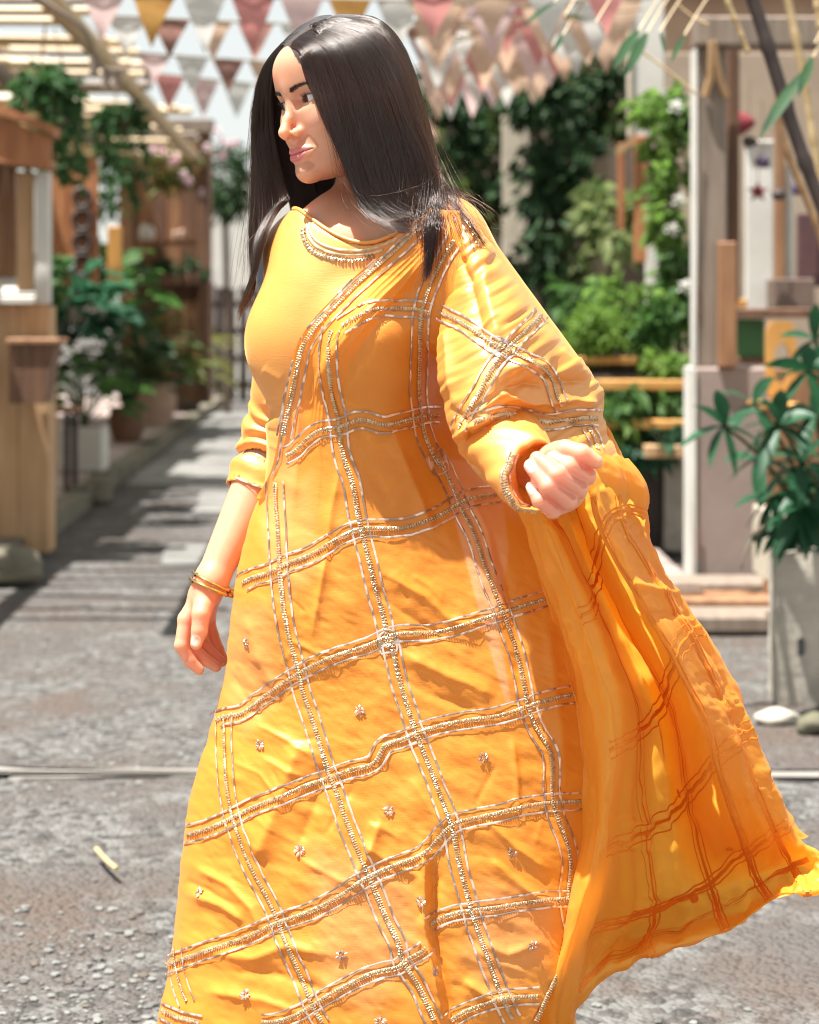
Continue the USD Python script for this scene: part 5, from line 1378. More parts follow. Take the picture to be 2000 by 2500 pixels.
FOLDS = [([(1105, 560), (1037, 640), (930, 730), (865, 800), (810, 880), (780, 960)], 26, .009), ([(1090, 640), (1010, 700), (920, 790), (860, 880), (838, 960)], 20, -.006),
         ([(1115, 620), (1060, 720), (1020, 850), (1010, 960)], 34, .006), ([(741, 800), (735, 960), (728, 1126), (722, 1240)], 12, .0035), ([(825, 905), (818, 950), (840, 1005), (880, 1040)], 14, .006),
         ([(890, 1020), (960, 1060), (1000, 1160), (1030, 1230), (1060, 1320)], 24, .007), ([(860, 1050), (900, 1150), (960, 1240)], 24, -.004), ([(831, 1143), (810, 1248), (796, 1370), (782, 1443), (760, 1560)], 13, .005),
         ([(930, 1400), (1040, 1458), (1095, 1510), (1180, 1545)], 22, .007), ([(900, 1440), (990, 1500), (1090, 1560)], 18, -.004), ([(980, 1600), (1109, 1656), (1213, 1702)], 24, .007), ([(960, 1650), (1060, 1700), (1180, 1740)], 20, -.004),
         ([(600, 1500), (640, 1620), (690, 1700)], 26, .005), ([(560, 1640), (600, 1700), (640, 1760)], 16, -.003),
         ([(625, 1767), (700, 1805), (765, 1845)], 9, .0035), ([(640, 1848), (700, 1880), (745, 1897)], 8, .003), ([(740, 1800), (700, 1920), (655, 2040), (630, 2100)], 34, .012), ([(800, 1850), (770, 1960), (720, 2080)], 28, -.006),
         ([(480, 2119), (560, 2160), (617, 2219), (640, 2280)], 15, .006), ([(470, 2185), (540, 2210), (600, 2250)], 13, .005), ([(450, 2150), (500, 2170), (580, 2215)], 10, -.003), ([(520, 2330), (620, 2340), (700, 2310), (800, 2330)], 20, .006), ([(560, 2370), (680, 2380), (800, 2420)], 18, -.004), ([(500, 2420), (640, 2440), (760, 2480)], 16, .005),
         ([(733, 2100), (830, 2150), (900, 2170)], 12, .004), ([(880, 2060), (960, 2110), (1020, 2140)], 14, .005), ([(930, 2000), (900, 2090), (860, 2150)], 18, .006), ([(1000, 1900), (1060, 1990), (1075, 2060)], 20, .004),
         ([(1030, 2050), (1036, 2150), (1034, 2260), (1062, 2400), (1085, 2520)], 15, .012), ([(1058, 2080), (1062, 2180), (1060, 2280), (1092, 2420), (1112, 2530)], 16, -.012),
         ([(1170, 1990), (1260, 2070), (1340, 2130)], 14, .004), ([(1180, 2080), (1280, 2170), (1380, 2230)], 16, .004), ([(1250, 1800), (1262, 1900), (1264, 2000)], 10, .004), ([(1330, 1500), (1350, 1640), (1370, 1800), (1375, 1950)], 24, .006), ([(1200, 1290), (1240, 1420), (1262, 1550), (1270, 1700)], 22, -.005),
         ([(1130, 1180), (1190, 1300), (1215, 1430)], 16, .004), ([(1160, 2300), (1240, 2330), (1320, 2300)], 18, .005), ([(1130, 2400), (1200, 2440), (1260, 2440)], 20, .006)]

rc = np.random.default_rng(41)
for k_ in (42, 62, 86, 112):           # pleats fanning down from the shoulder beside the border
    FOLDS.append(([(1075, 540 + k_ * 0.5), (985, 612 + k_ * 0.8), (890, 700 + k_ * 0.9), (815, 790 + k_), (770 + k_ * 0.2, 880 + k_), (745 + k_ * 0.35, 980 + k_)], 6.5, .0036))
for _ in range(30):
    x, y = 560 + 780 * rc.random(), 1150 + 1330 * rc.random(); a = (0.35 + 0.45 * rc.random()) if rc.random() < 0.7 else (-0.9 - 0.5 * rc.random()); L_ = 50 + 110 * rc.random(); b_ = rc.normal() * 14
    FOLDS.append(([(x - math.cos(a) * L_ / 2, y - math.sin(a) * L_ / 2), (x - math.sin(a) * b_, y + math.cos(a) * b_), (x + math.cos(a) * L_ / 2, y + math.sin(a) * L_ / 2)], 4.5 + 5 * rc.random(), rc.choice([-1, 1]) * (0.0010 + 0.0012 * rc.random())))

NZ, NT = 440, 340
zrow = np.linspace(1.376, 0.165, NZ)
cxr = (np.where(zrow < 1.07, DR[1](np.clip(zrow, .1, 1.15)), 888) - HX) * PXM
cxr = cxr + np.clip((zrow - 1.2) / 0.2, 0, 1) * (J(1040, 560, 2.70)[0] - cxr)      # towards the shoulder the axis leans under it
ycr = 2.765 - 0.07 * np.clip((zrow - 1.2) / 0.2, 0, 1)


def radial(theta, iz):
    "cloth point at angle theta (0 = towards the camera, positive = camera right) in row iz"
    d = np.stack([np.sin(theta), -np.cos(theta), np.zeros_like(theta)], -1); o = np.stack([cxr[iz], ycr[iz], zrow[iz]], -1)
    r = np.full(theta.shape, 0.62)
    for _ in range(24):
        s = drape_sdf(o + d * r[..., None]); r = np.maximum(r - np.clip(s, -0.03, 0.12) * 0.8, 0.002)
    return o + d * r[..., None]


tg = np.linspace(-1.9, 1.75, 150); IZ = np.arange(0, NZ, 6)
if IZ[-1] != NZ - 1:
    IZ = np.r_[IZ, NZ - 1]
TG, II = np.meshgrid(tg, IZ); G = radial(TG, II); gpx, gpy = PX(G)
tl, tr = np.zeros(len(IZ)), np.zeros(len(IZ))
for k in range(len(IZ)):
    x, y = gpx[k], gpy[k]; f = np.abs(tg) < 1.5
    kmin = np.argmin(np.where(f | (tg < 0), x, 9e9)); sil_l = tg[kmin]; kmax = np.argmax(np.where(f | (tg > 0), x, -9e9))
    seg = slice(kmin, kmax + 1)
    gl = x[seg] - eL(y[seg]); gr = x[seg] - eR(y[seg])
    if y[kmin] < 1222:
        i = np.argmax(gl > 0); tl[k] = tg[seg][0] if i == 0 else np.interp(0, gl[i - 1:i + 1], tg[seg][i - 1:i + 1])
    else:
        tl[k] = sil_l - 0.9 * min(1, (y[kmin] - 1222) / 140)
    i = np.argmax(gr > 0); tr[k] = tg[seg][-1] if gr.max() <= 0 else np.interp(0, gr[max(i, 1) - 1:max(i, 1) + 1], tg[seg][max(i, 1) - 1:max(i, 1) + 1])
from scipy.ndimage import gaussian_filter1d
tlf = np.interp(np.arange(NZ), IZ, gaussian_filter1d(tl, 0.8)); trf = np.interp(np.arange(NZ), IZ, gaussian_filter1d(tr, 0.8))
trf = np.maximum(trf, tlf + 0.02)
U = np.linspace(0, 1, NT)
TH = tlf[:, None] + (trf - tlf)[:, None] * U[None]; II = np.repeat(np.arange(NZ)[:, None], NT, 1)
A = radial(TH, II)
# cloth bridges small hollows: relax the grid a little, then add folds along the normal


def grid_normals(P):
    du = np.gradient(P, axis=1); dv = np.gradient(P, axis=0); n = np.cross(du, dv); n /= np.linalg.norm(n, axis=-1, keepdims=True) + 1e-12
    return n


for c in range(3):
    A[..., c] = gaussian_filter(A[..., c], (5, 4), mode="nearest")
nA = grid_normals(A); nA = np.where((nA[:, NT // 2:NT // 2 + 1, 1:2] > 0), -nA, nA)
apx, apy = PX(A)
A0 = A.copy()
wr = meshkit.fbm(np.stack([apx * 0.012 + apy * 0.004, apy * 0.022 - apx * 0.010, apx * 0], -1), 4, 5) - 0.5
wr2 = meshkit.noise(np.stack([apx * 0.028 - apy * 0.002, apy * 0.010, apx * 0], -1), 8) - 0.5
low = np.clip((apy - 1000) / 500, 0.35, 1)
dA = ridges(apx, apy, FOLDS) * 0.85 + 0.0055 * wr * low + 0.0018 * wr2
# puckers beside the stiff borders
dA += 0.0055 * np.exp(-U[None] * (trf - tlf)[:, None] / 0.07) * (apy < 1215)            # the free edge stands off the dress
A = A + nA * dA[..., None]
poly = np.array([(1082, 1118), (1150, 1130), (1215, 1195), (1228, 1225), (1243, 1340), (1233, 1440), (1215, 1530), (1236, 1640), (1248, 1710), (1236, 1715), (1212, 1640), (1158, 1450), (1138, 1370), (1112, 1275)])
from shapely import Polygon, points as shp_points, contains as shp_contains, distance as shp_distance


def soft_in(poly, px, py, w):
    P_ = Polygon(poly); q = shp_points(np.stack([px.ravel(), py.ravel()], 1)); ins = shp_contains(P_, q); d = shp_distance(P_.exterior, q)
    return np.clip(0.5 + np.where(ins, d, -d) / w, 0, 1).reshape(px.shape)


layer = 0.9 * soft_in(poly, apx, apy, 5)
for pl, k, w in ([(700, 900), (742, 900), (728, 1130), (715, 1330), (660, 1420), (640, 1250)], .4, 26), ([(560, 1480), (660, 1470), (690, 1700), (600, 1800), (545, 1700)], .3, 40), ([(640, 1250), (760, 1150), (780, 1400), (680, 1480)], .25, 30), ([(760, 2060), (1000, 2150), (1030, 2330), (900, 2480), (780, 2400)], .35, 60), ([(1180, 2150), (1380, 2200), (1340, 2330), (1200, 2440), (1130, 2330)], .35, 50):
    layer = np.maximum(layer, k * soft_in(pl, apx, apy, w))
scarf = data(UsdGeom.Xform.Define(stage, numbered(str(woman.GetPath()) + "/scarf")).GetPrim(), label="sheer orange scarf with a checked pattern of gold trim")


def hemmed(P, thick=0.0009):
    "a grid sheet given a thin edge: front sheet only (cloth), returned as vertices and faces"
    return P.reshape(-1, 3), grid_faces(P.shape[0], P.shape[1])


def orient(v, f):
    "turn faces so that most normals face the camera side"
    n = np.cross(v[f[:, 1]] - v[f[:, 0]], v[f[:, 2]] - v[f[:, 0]])
    return (v, f) if n[:, 1].sum() < 0 else (v, f[:, ::-1])


obj("front_panel", orient(*hemmed(A)), scarf_m, scarf, smooth=True, attrs={"layer": layer.ravel()})


# ------------------------------------------------------------------ scarf over her left arm, and the flying end
def patch(rows, nu, nv):
    "bicubic surface through a net of (px, py, Y)"
    R = np.asarray(rows, float); v = np.linspace(0, 1, len(R)); u = np.linspace(0, 1, R.shape[1])
    Q = CubicSpline(v, R, axis=0)(np.linspace(0, 1, nv)); Q = CubicSpline(u, Q, axis=1)(np.linspace(0, 1, nu))
    return W(Q[..., 0], Q[..., 1], Q[..., 2])


SLEEVE = [[(1040, 530, 2.745), (1062, 500, 2.715), (1098, 490, 2.71), (1135, 512, 2.72), (1138, 545, 2.78), (1118, 575, 2.82)],
          [(1062, 512, 2.70), (1085, 500, 2.655), (1120, 505, 2.645), (1155, 535, 2.665), (1150, 560, 2.74), (1130, 590, 2.80)],
          [(1092, 560, 2.61), (1110, 548, 2.59), (1145, 550, 2.585), (1190, 580, 2.63), (1180, 610, 2.73), (1150, 640, 2.80)],
          [(1100, 650, 2.575), (1130, 635, 2.545), (1185, 628, 2.55), (1247, 663, 2.62), (1225, 690, 2.73), (1180, 720, 2.80)],
          [(1078, 780, 2.56), (1140, 745, 2.515), (1225, 705, 2.525), (1312, 748, 2.62), (1285, 785, 2.73), (1230, 810, 2.79)],
          [(1070, 880, 2.545), (1150, 840, 2.49), (1270, 790, 2.50), (1374, 828, 2.62), (1345, 860, 2.73), (1280, 890, 2.78)],
          [(1082, 980, 2.53), (1165, 930, 2.465), (1300, 875, 2.495), (1438, 905, 2.62), (1405, 935, 2.72), (1330, 970, 2.77)],
          [(1098, 1050, 2.515), (1180, 990, 2.455), (1320, 945, 2.50), (1466, 955, 2.62), (1430, 990, 2.71), (1360, 1020, 2.75)],
          [(1115, 1090, 2.51), (1190, 1035, 2.465), (1330, 1000, 2.515), (1467, 1012, 2.615), (1440, 1050, 2.69), (1370, 1080, 2.73)],
          [(1130, 1115, 2.515), (1205, 1080, 2.48), (1340, 1060, 2.505), (1482, 1058, 2.61), (1455, 1095, 2.68), (1395, 1110, 2.72)],
          [(1160, 1150, 2.51), (1240, 1125, 2.475), (1365, 1118, 2.485), (1505, 1115, 2.60), (1480, 1150, 2.67), (1425, 1160, 2.71)],
          [(1200, 1190, 2.52), (1280, 1180, 2.49), (1395, 1180, 2.50), (1532, 1180, 2.60), (1505, 1210, 2.66), (1450, 1215, 2.70)]]
Bp = patch(SLEEVE, 230, 260)
nB = grid_normals(Bp); nB = np.where(nB[130, 60, 1] > 0, -nB, nB)
bx, by = PX(Bp)
along = (bx - 1100) * 0.55 + (by - 520) * 0.83; across = (bx - 1100) * 0.83 - (by - 520) * 0.55
fine = meshkit.noise(np.stack([along * 0.045 + 0.6 * meshkit.noise(np.stack([across * .01, along * .01, 0 * bx], -1), 3), across * 0.008, 0 * bx], -1), 6) - 0.5
fine += 0.6 * (meshkit.noise(np.stack([along * 0.1, across * 0.012, 0 * bx], -1), 16) - 0.5)
SF = [([(1106, 600), (1150, 700), (1172, 790), (1190, 870)], 20, -.007), ([(1190, 600), (1180, 680), (1200, 770), (1220, 830)], 22, .006), ([(1090, 800), (1100, 900), (1110, 1000)], 14, .006), ([(1225, 960), (1300, 985), (1400, 975), (1460, 985)], 16, .010), ([(1230, 1000), (1320, 1010), (1440, 1030)], 12, -.007),
      ([(1330, 910), (1380, 930), (1450, 925)], 20, -.010), ([(1240, 905), (1290, 890), (1350, 900)], 22, .010), ([(1230, 955), (1290, 935), (1340, 945)], 18, -.009), ([(1370, 850), (1410, 890), (1440, 930)], 18, .005), ([(1120, 1070), (1145, 1040), (1200, 1010)], 12, .008), ([(1110, 1000), (1140, 1030), (1150, 1080)], 9, -.006)]
wB = np.clip(1 - np.abs(np.linspace(0, 1, 230)[None] - 0.32) / 0.75, 0.2, 1)
Bp = Bp + nB * (ridges(bx, by, SF) + 0.0075 * fine * wB + 0.004 * (meshkit.fbm(np.stack([bx * .012, by * .012, 0 * bx], -1), 3, 2) - .5))[..., None]
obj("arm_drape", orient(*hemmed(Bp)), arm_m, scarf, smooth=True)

# sleeve opening round the wrist
LO = [((1240, 985), (115, 70), 2.60, 0.0), ((1232, 1040), (112, 85), 2.545, 0.0), ((1250, 1085), (104, 90), 2.49, 0.02), ((1274, 1125), (94, 92), 2.445, 0.04), ((1300, 1150), (84, 90), 2.418, 0.05), ((1315, 1160), (77, 82), 2.410, 0.05), ((1320, 1162), (70, 74), 2.418, 0.05), ((1318, 1160), (60, 66), 2.45, 0.05)]
k = 120; a = np.arange(k) / k * 2 * np.pi; rows = []
LOa = np.array([(c[0], c[1], r[0], r[1], y, s) for c, r, y, s in LO]); LOf = CubicSpline(np.arange(len(LO)), LOa)(np.linspace(0, len(LO) - 1, 90))
for cx_, cy_, rx_, ry_, yy, s in LOf:
    wob = 1 + 0.05 * np.sin(3 * a + yy * 60) + 0.025 * np.sin(7 * a + 2 + yy * 90) + 0.012 * np.sin(13 * a + yy * 200)
    x = cx_ + rx_ * wob * np.cos(a) * np.where(np.cos(a) > 0, 0.8, 1) ; y = cy_ + ry_ * wob * np.sin(a) * (1 + 0.12 * (np.sin(a) > 0))
    depth = yy + 0.045 * (0.6 * np.cos(a) - 0.55 * np.sin(a)) * 0.5
    rows.append(W(x, y, depth))
F_ = np.array(rows); F_ = np.concatenate([F_, F_[:, :1]], 1)
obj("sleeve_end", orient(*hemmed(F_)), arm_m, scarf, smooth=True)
EDGE_PTS = F_[62]

FLARE = [[(1225, 1150, 2.53), (1275, 1160, 2.47), (1330, 1165, 2.47), (1375, 1160, 2.50), (1420, 1140, 2.47), (1475, 1110, 2.53), (1532, 1120, 2.61), (1500, 1125, 2.70)],
         [(1262, 1225, 2.55), (1290, 1240, 2.50), (1340, 1250, 2.51), (1390, 1240, 2.58), (1432, 1205, 2.49), (1500, 1190, 2.54), (1575, 1225, 2.62), (1530, 1230, 2.74)],
         [(1290, 1310, 2.58), (1322, 1312, 2.53), (1368, 1310, 2.55), (1410, 1310, 2.72), (1450, 1300, 2.53), (1515, 1290, 2.555), (1577, 1315, 2.64), (1535, 1320, 2.77)],
         [(1335, 1455, 2.60), (1375, 1455, 2.545), (1428, 1452, 2.57), (1470, 1450, 2.80), (1520, 1450, 2.57), (1595, 1430, 2.58), (1662, 1460, 2.66), (1610, 1470, 2.80)],
         [(1380, 1600, 2.62), (1424, 1600, 2.555), (1482, 1602, 2.58), (1540, 1600, 2.84), (1607, 1600, 2.60), (1680, 1585, 2.61), (1749, 1602, 2.69), (1700, 1610, 2.82)],
         [(1410, 1750, 2.63), (1453, 1750, 2.56), (1532, 1752, 2.60), (1605, 1750, 2.87), (1673, 1750, 2.63), (1755, 1740, 2.64), (1820, 1752, 2.71), (1775, 1765, 2.84)],
         [(1425, 1900, 2.63), (1470, 1900, 2.56), (1522, 1900, 2.62), (1620, 1900, 2.88), (1706, 1900, 2.70), (1800, 1895, 2.67), (1881, 1905, 2.72), (1840, 1925, 2.84)],
         [(1425, 2040, 2.63), (1467, 2040, 2.56), (1520, 2050, 2.68), (1630, 2055, 2.89), (1735, 2050, 2.80), (1850, 2035, 2.74), (1930, 2030, 2.73), (1905, 2050, 2.84)],
         [(1405, 2170, 2.63), (1450, 2170, 2.57), (1520, 2185, 2.74), (1640, 2180, 2.89), (1760, 2160, 2.87), (1870, 2120, 2.82), (1968, 2085, 2.74), (1990, 2088, 2.80)],
         [(1370, 2300, 2.64), (1415, 2300, 2.60), (1500, 2270, 2.74), (1640, 2245, 2.83), (1765, 2215, 2.82), (1880, 2155, 2.78), (1985, 2125, 2.73), (2010, 2110, 2.76)],
         [(1325, 2430, 2.65), (1385, 2420, 2.62), (1475, 2345, 2.68), (1615, 2292, 2.70), (1770, 2254, 2.71), (1888, 2180, 2.71), (1990, 2160, 2.70), (2030, 2140, 2.72)],
         [(1300, 2510, 2.66), (1384, 2496, 2.65), (1470, 2388, 2.67), (1612, 2322, 2.67), (1768, 2277, 2.68), (1890, 2196, 2.68), (1995, 2176, 2.68), (2040, 2150, 2.70)],
         [(1290, 2540, 2.70), (1380, 2500, 2.70), (1468, 2385, 2.73), (1610, 2315, 2.74), (1766, 2268, 2.74), (1888, 2188, 2.73), (1996, 2170, 2.72), (2040, 2148, 2.73)]]
Cp = patch(FLARE, 330, 380)
nC = grid_normals(Cp); nC = np.where(nC[180, 180, 1:2].mean() > 0, -nC, nC)
cx_, cy_ = PX(Cp)
uu = np.linspace(0, 1, 330)[None] * np.ones((380, 1)); vv = np.linspace(0, 1, 380)[:, None] * np.ones((1, 330))
str_ = meshkit.noise(np.stack([uu * 34 + 2 * meshkit.noise(np.stack([uu * 3, vv * 4, 0 * uu], -1), 2), vv * 3.5, 0 * uu], -1), 7) - 0.5
str2 = meshkit.fbm(np.stack([uu * 14, vv * 16, 0 * uu], -1), 3, 17) - 0.5
gath = np.zeros_like(uu)
for gx_, gy_, rr in ((1770, 1690, 70), (1640, 1400, 60), (1815, 1740, 55), (1880, 1905, 60), (1545, 1290, 50)):
    gath += np.exp(-((cx_ - gx_) ** 2 + (cy_ - gy_) ** 2) / rr ** 2)
crk = meshkit.fbm(np.stack([cx_ * .05, cy_ * .06, 0 * uu], -1), 3, 21) - 0.5
hem = np.exp(-((vv - 0.93) / 0.05) ** 2)
hw = meshkit.noise(np.stack([uu * 26, vv * 2, 0 * uu], -1), 13) - 0.5
CF = [([(1320, 1320), (1375, 1450), (1425, 1600), (1460, 1750), (1475, 1860)], 10, .004), ([(1530, 1420), (1600, 1440), (1690, 1450)], 14, .006), ([(1545, 1500), (1620, 1500), (1700, 1500)], 10, -.004), ([(1660, 1480), (1700, 1580), (1770, 1680)], 16, .006), ([(1480, 1640), (1500, 1800), (1480, 2000)], 18, .005), ([(1780, 1790), (1800, 1880), (1830, 1960)], 16, .008), ([(1690, 1960), (1740, 2030), (1760, 2100)], 14, .006),
      ([(1500, 2000), (1580, 2010), (1640, 2040)], 12, .005), ([(1500, 2060), (1560, 2075), (1640, 2080)], 9, -.004), ([(1560, 2200), (1660, 2210), (1760, 2190)], 12, .006)]
Cp = Cp + nC * (0.010 * str_ * (1 - hem) + 0.012 * str2 + 0.007 * crk * gath + 0.014 * hem * hw + ridges(cx_, cy_, CF))[..., None]
obj("flying_end", orient(*hemmed(Cp)), sheer_m, scarf, smooth=True)
# the outer layer of the flying end, behind it
BACK = [[(1440, 1000, 2.66), (1478, 1050, 2.66), (1470, 1120, 2.74), (1400, 1150, 2.82)], [(1450, 1150, 2.68), (1545, 1180, 2.66), (1540, 1220, 2.78), (1440, 1240, 2.88)], [(1470, 1300, 2.70), (1590, 1330, 2.69), (1570, 1360, 2.82), (1450, 1380, 2.93)],
        [(1540, 1500, 2.74), (1682, 1500, 2.72), (1660, 1520, 2.86), (1500, 1540, 2.96)], [(1620, 1700, 2.78), (1790, 1690, 2.75), (1765, 1720, 2.89), (1570, 1730, 2.99)], [(1690, 1900, 2.82), (1870, 1895, 2.77), (1850, 1920, 2.9), (1620, 1930, 3.0)], [(1740, 2060, 2.86), (1945, 2045, 2.78), (1930, 2060, 2.88), (1640, 2100, 3.0)]]
Dp = patch(BACK, 90, 200)
nD = grid_normals(Dp); us = np.linspace(0, 1, 90)[None] * np.ones((200, 1)); vs = np.linspace(0, 1, 200)[:, None] * np.ones((1, 90))
Dp = Dp + nD * (0.014 * (meshkit.noise(np.stack([us * 9, vs * 5, 0 * us], -1), 3) - .5) + 0.008 * (meshkit.fbm(np.stack([us * 12, vs * 26, 0 * us], -1), 3, 4) - .5))[..., None]
obj("outer_layer", orient(*hemmed(Dp)), sheer_m, scarf, smooth=True)

# ------------------------------------------------------------------ gold trim
from scipy.interpolate import LinearNDInterpolator


class OnSheet:
    "finds the point of a cloth sheet at a pixel; the sheet's near side only"

    def __init__(self, P, N=None, cols=slice(None), step=2):
        Q = P[::step, cols][:, ::step]; x, y = PX(Q); n = grid_normals(P)[::step, cols][:, ::step]
        c = n[n.shape[0] // 2, n.shape[1] // 2, 1]; n = n if c < 0 else -n
        m = (n[..., 1] < -0.02).ravel()
        self.f = LinearNDInterpolator(np.stack([x.ravel()[m], y.ravel()[m]], 1), np.concatenate([Q.reshape(-1, 3)[m], n.reshape(-1, 3)[m]], 1))

    def __call__(self, pts):
        r = self.f(np.asarray(pts, float)); ok = ~np.isnan(r[:, 0]); return r[:, :3], r[:, 3:], ok


class OnField:
    def __init__(self, sdf, y0=2.3, off=0.0):
        self.s, self.y0, self.off = sdf, y0, off

    def __call__(self, pts):
        pts = np.asarray(pts, float); Y = cast(pts[:, 0], pts[:, 1], self.s, self.y0, off=self.off); p = W(pts[:, 0], pts[:, 1], Y); e = 1.5e-3
        n = np.stack([self.s(p + e * np.eye(3)[k]) - self.s(p - e * np.eye(3)[k]) for k in range(3)], -1); n /= np.linalg.norm(n, axis=1, keepdims=True) + 1e-12
        return p, n, Y < 2.99


rt = np.random.default_rng(77)


def resample(pts, step):
    pts = np.asarray(pts, float); s = np.r_[0, np.cumsum(np.linalg.norm(np.diff(pts, axis=0), axis=1) + 1e-9)]; n = max(3, int(s[-1] / step))
    f = CubicSpline(s, pts) if len(pts) > 3 else (lambda q: np.stack([np.interp(q, s, pts[:, k]) for k in (0, 1)], 1))
    return f(np.linspace(0, s[-1], n))


def side_shift(P, d):
    t = np.gradient(P, axis=0); t /= np.linalg.norm(t, axis=1, keepdims=True) + 1e-9
    return P + d * np.stack([-t[:, 1], t[:, 0]], 1)


def ribbon(P3, N3, ok, w, lift, glint=0.35):
    "a narrow flat ribbon whose short lengths tilt this way and that, so that they catch the light unevenly"
    vs, fs, n = [], [], 0; t = np.gradient(P3, axis=0); t /= np.linalg.norm(t, axis=1, keepdims=True) + 1e-12; b = np.cross(N3, t)
    tilt = np.interp(np.arange(len(P3)), np.arange(0, len(P3) + 5, 5), rt.normal(size=len(np.arange(0, len(P3) + 5, 5))) * glint)
    L = P3 + N3 * (lift + 0.4 * w * tilt[:, None] * 0.5) + b * w / 2; R = P3 + N3 * (lift - 0.4 * w * tilt[:, None] * 0.5) - b * w / 2; M = P3 + N3 * (lift + 0.10 * w)
    v = np.stack([L, M, R], 1).reshape(-1, 3); f = []
    for i in range(len(P3) - 1):
        if ok[i] and ok[i + 1] and np.linalg.norm(P3[i + 1] - P3[i]) < 0.03:
            a = 3 * i; f += [[a, a + 1, a + 4], [a, a + 4, a + 3], [a + 1, a + 2, a + 5], [a + 1, a + 5, a + 4]]
    return (v, np.array(f)) if f else None


def beads(P3, N3, ok, w, lift, teeth=True, side=1):
    "a beaded braid: small faceted studs with a row of points along one edge"
    vs, fs, n = [], [], 0; t = np.gradient(P3, axis=0); t /= np.linalg.norm(t, axis=1, keepdims=True) + 1e-12; b = np.cross(N3, t)
    for i in range(1, len(P3) - 1):
        if not ok[i - 1:i + 2].all():
            continue
        l = min(np.linalg.norm(P3[i + 1] - P3[i - 1]) / 2, 0.02) * 0.5; c = P3[i] + N3[i] * lift; hh = w * (0.30 + 0.14 * rt.random())
        tt = t[i] + 0.12 * rt.normal(size=3)
        q = [c - tt * l - b[i] * w * .5, c - tt * l + b[i] * w * .5, c + tt * l * .92 + b[i] * w * .5, c + tt * l * .92 - b[i] * w * .5, c + N3[i] * hh + tt * l * 0.4 * rt.normal() + b[i] * w * 0.16 * rt.normal()]
        vs += q; fs += [[n, n + 1, n + 4], [n + 1, n + 2, n + 4], [n + 2, n + 3, n + 4], [n + 3, n, n + 4]]; n += 5
        if teeth:
            e = c + side * b[i] * w * .5
            vs += [e - tt * l * .8, e + tt * l * .8, e + side * b[i] * w * .62 + N3[i] * 0.0006, e + side * b[i] * w * .2 + N3[i] * w * .28]; fs += [[n, n + 3, n + 2], [n + 3, n + 1, n + 2], [n, n + 1, n + 3]]; n += 4
    return (np.array(vs), np.array(fs)) if fs else None


def trim(pts, on, gap=20, w=0.0046, wl=0.0029, parent=scarf, side=1, lines=(-1, 1), lift=0.0016, step=6.0, name="gold_trim", wob=1.3, centre=True, shine=None):
    "a band of three: beaded braid between two ribbons"
    P = resample(pts, 3.0)
    for s in lines:
        Q = side_shift(P, s * gap) + wob * (np.stack([meshkit.noise(np.c_[P * 0.035, P[:, :1] * 0 + s + k]) for k in (3, 8)], 1) - 0.5) * 2
        p, n, ok = on(Q); r = ribbon(p, n, ok, wl, lift)
        if r is not None:
            obj("ribbon_trim", r, shine or silver_m, parent)
    if centre == "flat":
        Q = side_shift(P, 0.0); p, n, ok = on(Q); r = ribbon(p, n, ok, w, lift, 0.1)
        if r is not None:
            obj(name, r, shine or gold_m, parent)
    elif centre:
        Q = resample(pts, step) if step != 3 else P
        p, n, ok = on(Q); r = beads(p, n, ok, w, lift, True, side)
        if r is not None:
            obj(name, r, shine or gold_m, parent)


onA = OnSheet(A); onB = OnSheet(Bp, cols=slice(0, 150)); onK = OnField(lambda p: smax(smin(torso_sdf(p, 0.009), s_loft(p, SK), 0.035), -s_ell(p, J(922, 505, 2.735), (0.106, 0.150, 0.079), TR), 0.003)); onC = OnSheet(Cp, cols=slice(60, 290))
onF = OnSheet(F_)


def crop(ox, oy, s, pts):
    return [(ox + x / s, oy + y / s) for x, y in pts]


c31 = lambda *p: crop(560, 900, 2.875, p)
c32 = lambda *p: crop(900, 1100, 2.875, p)
c33 = lambda *p: crop(380, 1700, 2.695, p)
c34 = lambda *p: crop(900, 1700, 2.695, p)
c3 = lambda *p: crop(550, 450, 2.464, p)
c4 = lambda *p: crop(1050, 600, 2.875, p)
c1 = lambda *p: crop(550, 0, 2.875, p)
c35 = lambda *p: crop(1400, 1600, 2.875, p)
# border running from the shoulder across the chest to the hip
trim(c3((1225, 225), (1110, 320), (1000, 420), (900, 510), (790, 610), (680, 720), (590, 810), (520, 900), (470, 985), (445, 1080)) + c31((430, 260), (405, 380), (385, 480)), onA, gap=19, side=-1)
trim(c3((1240, 190), (1060, 330), (870, 505), (700, 660), (560, 800), (480, 880)) + c31((400, 60), (372, 300), (360, 560), (300, 750)), onA, lines=(0,), centre=False)
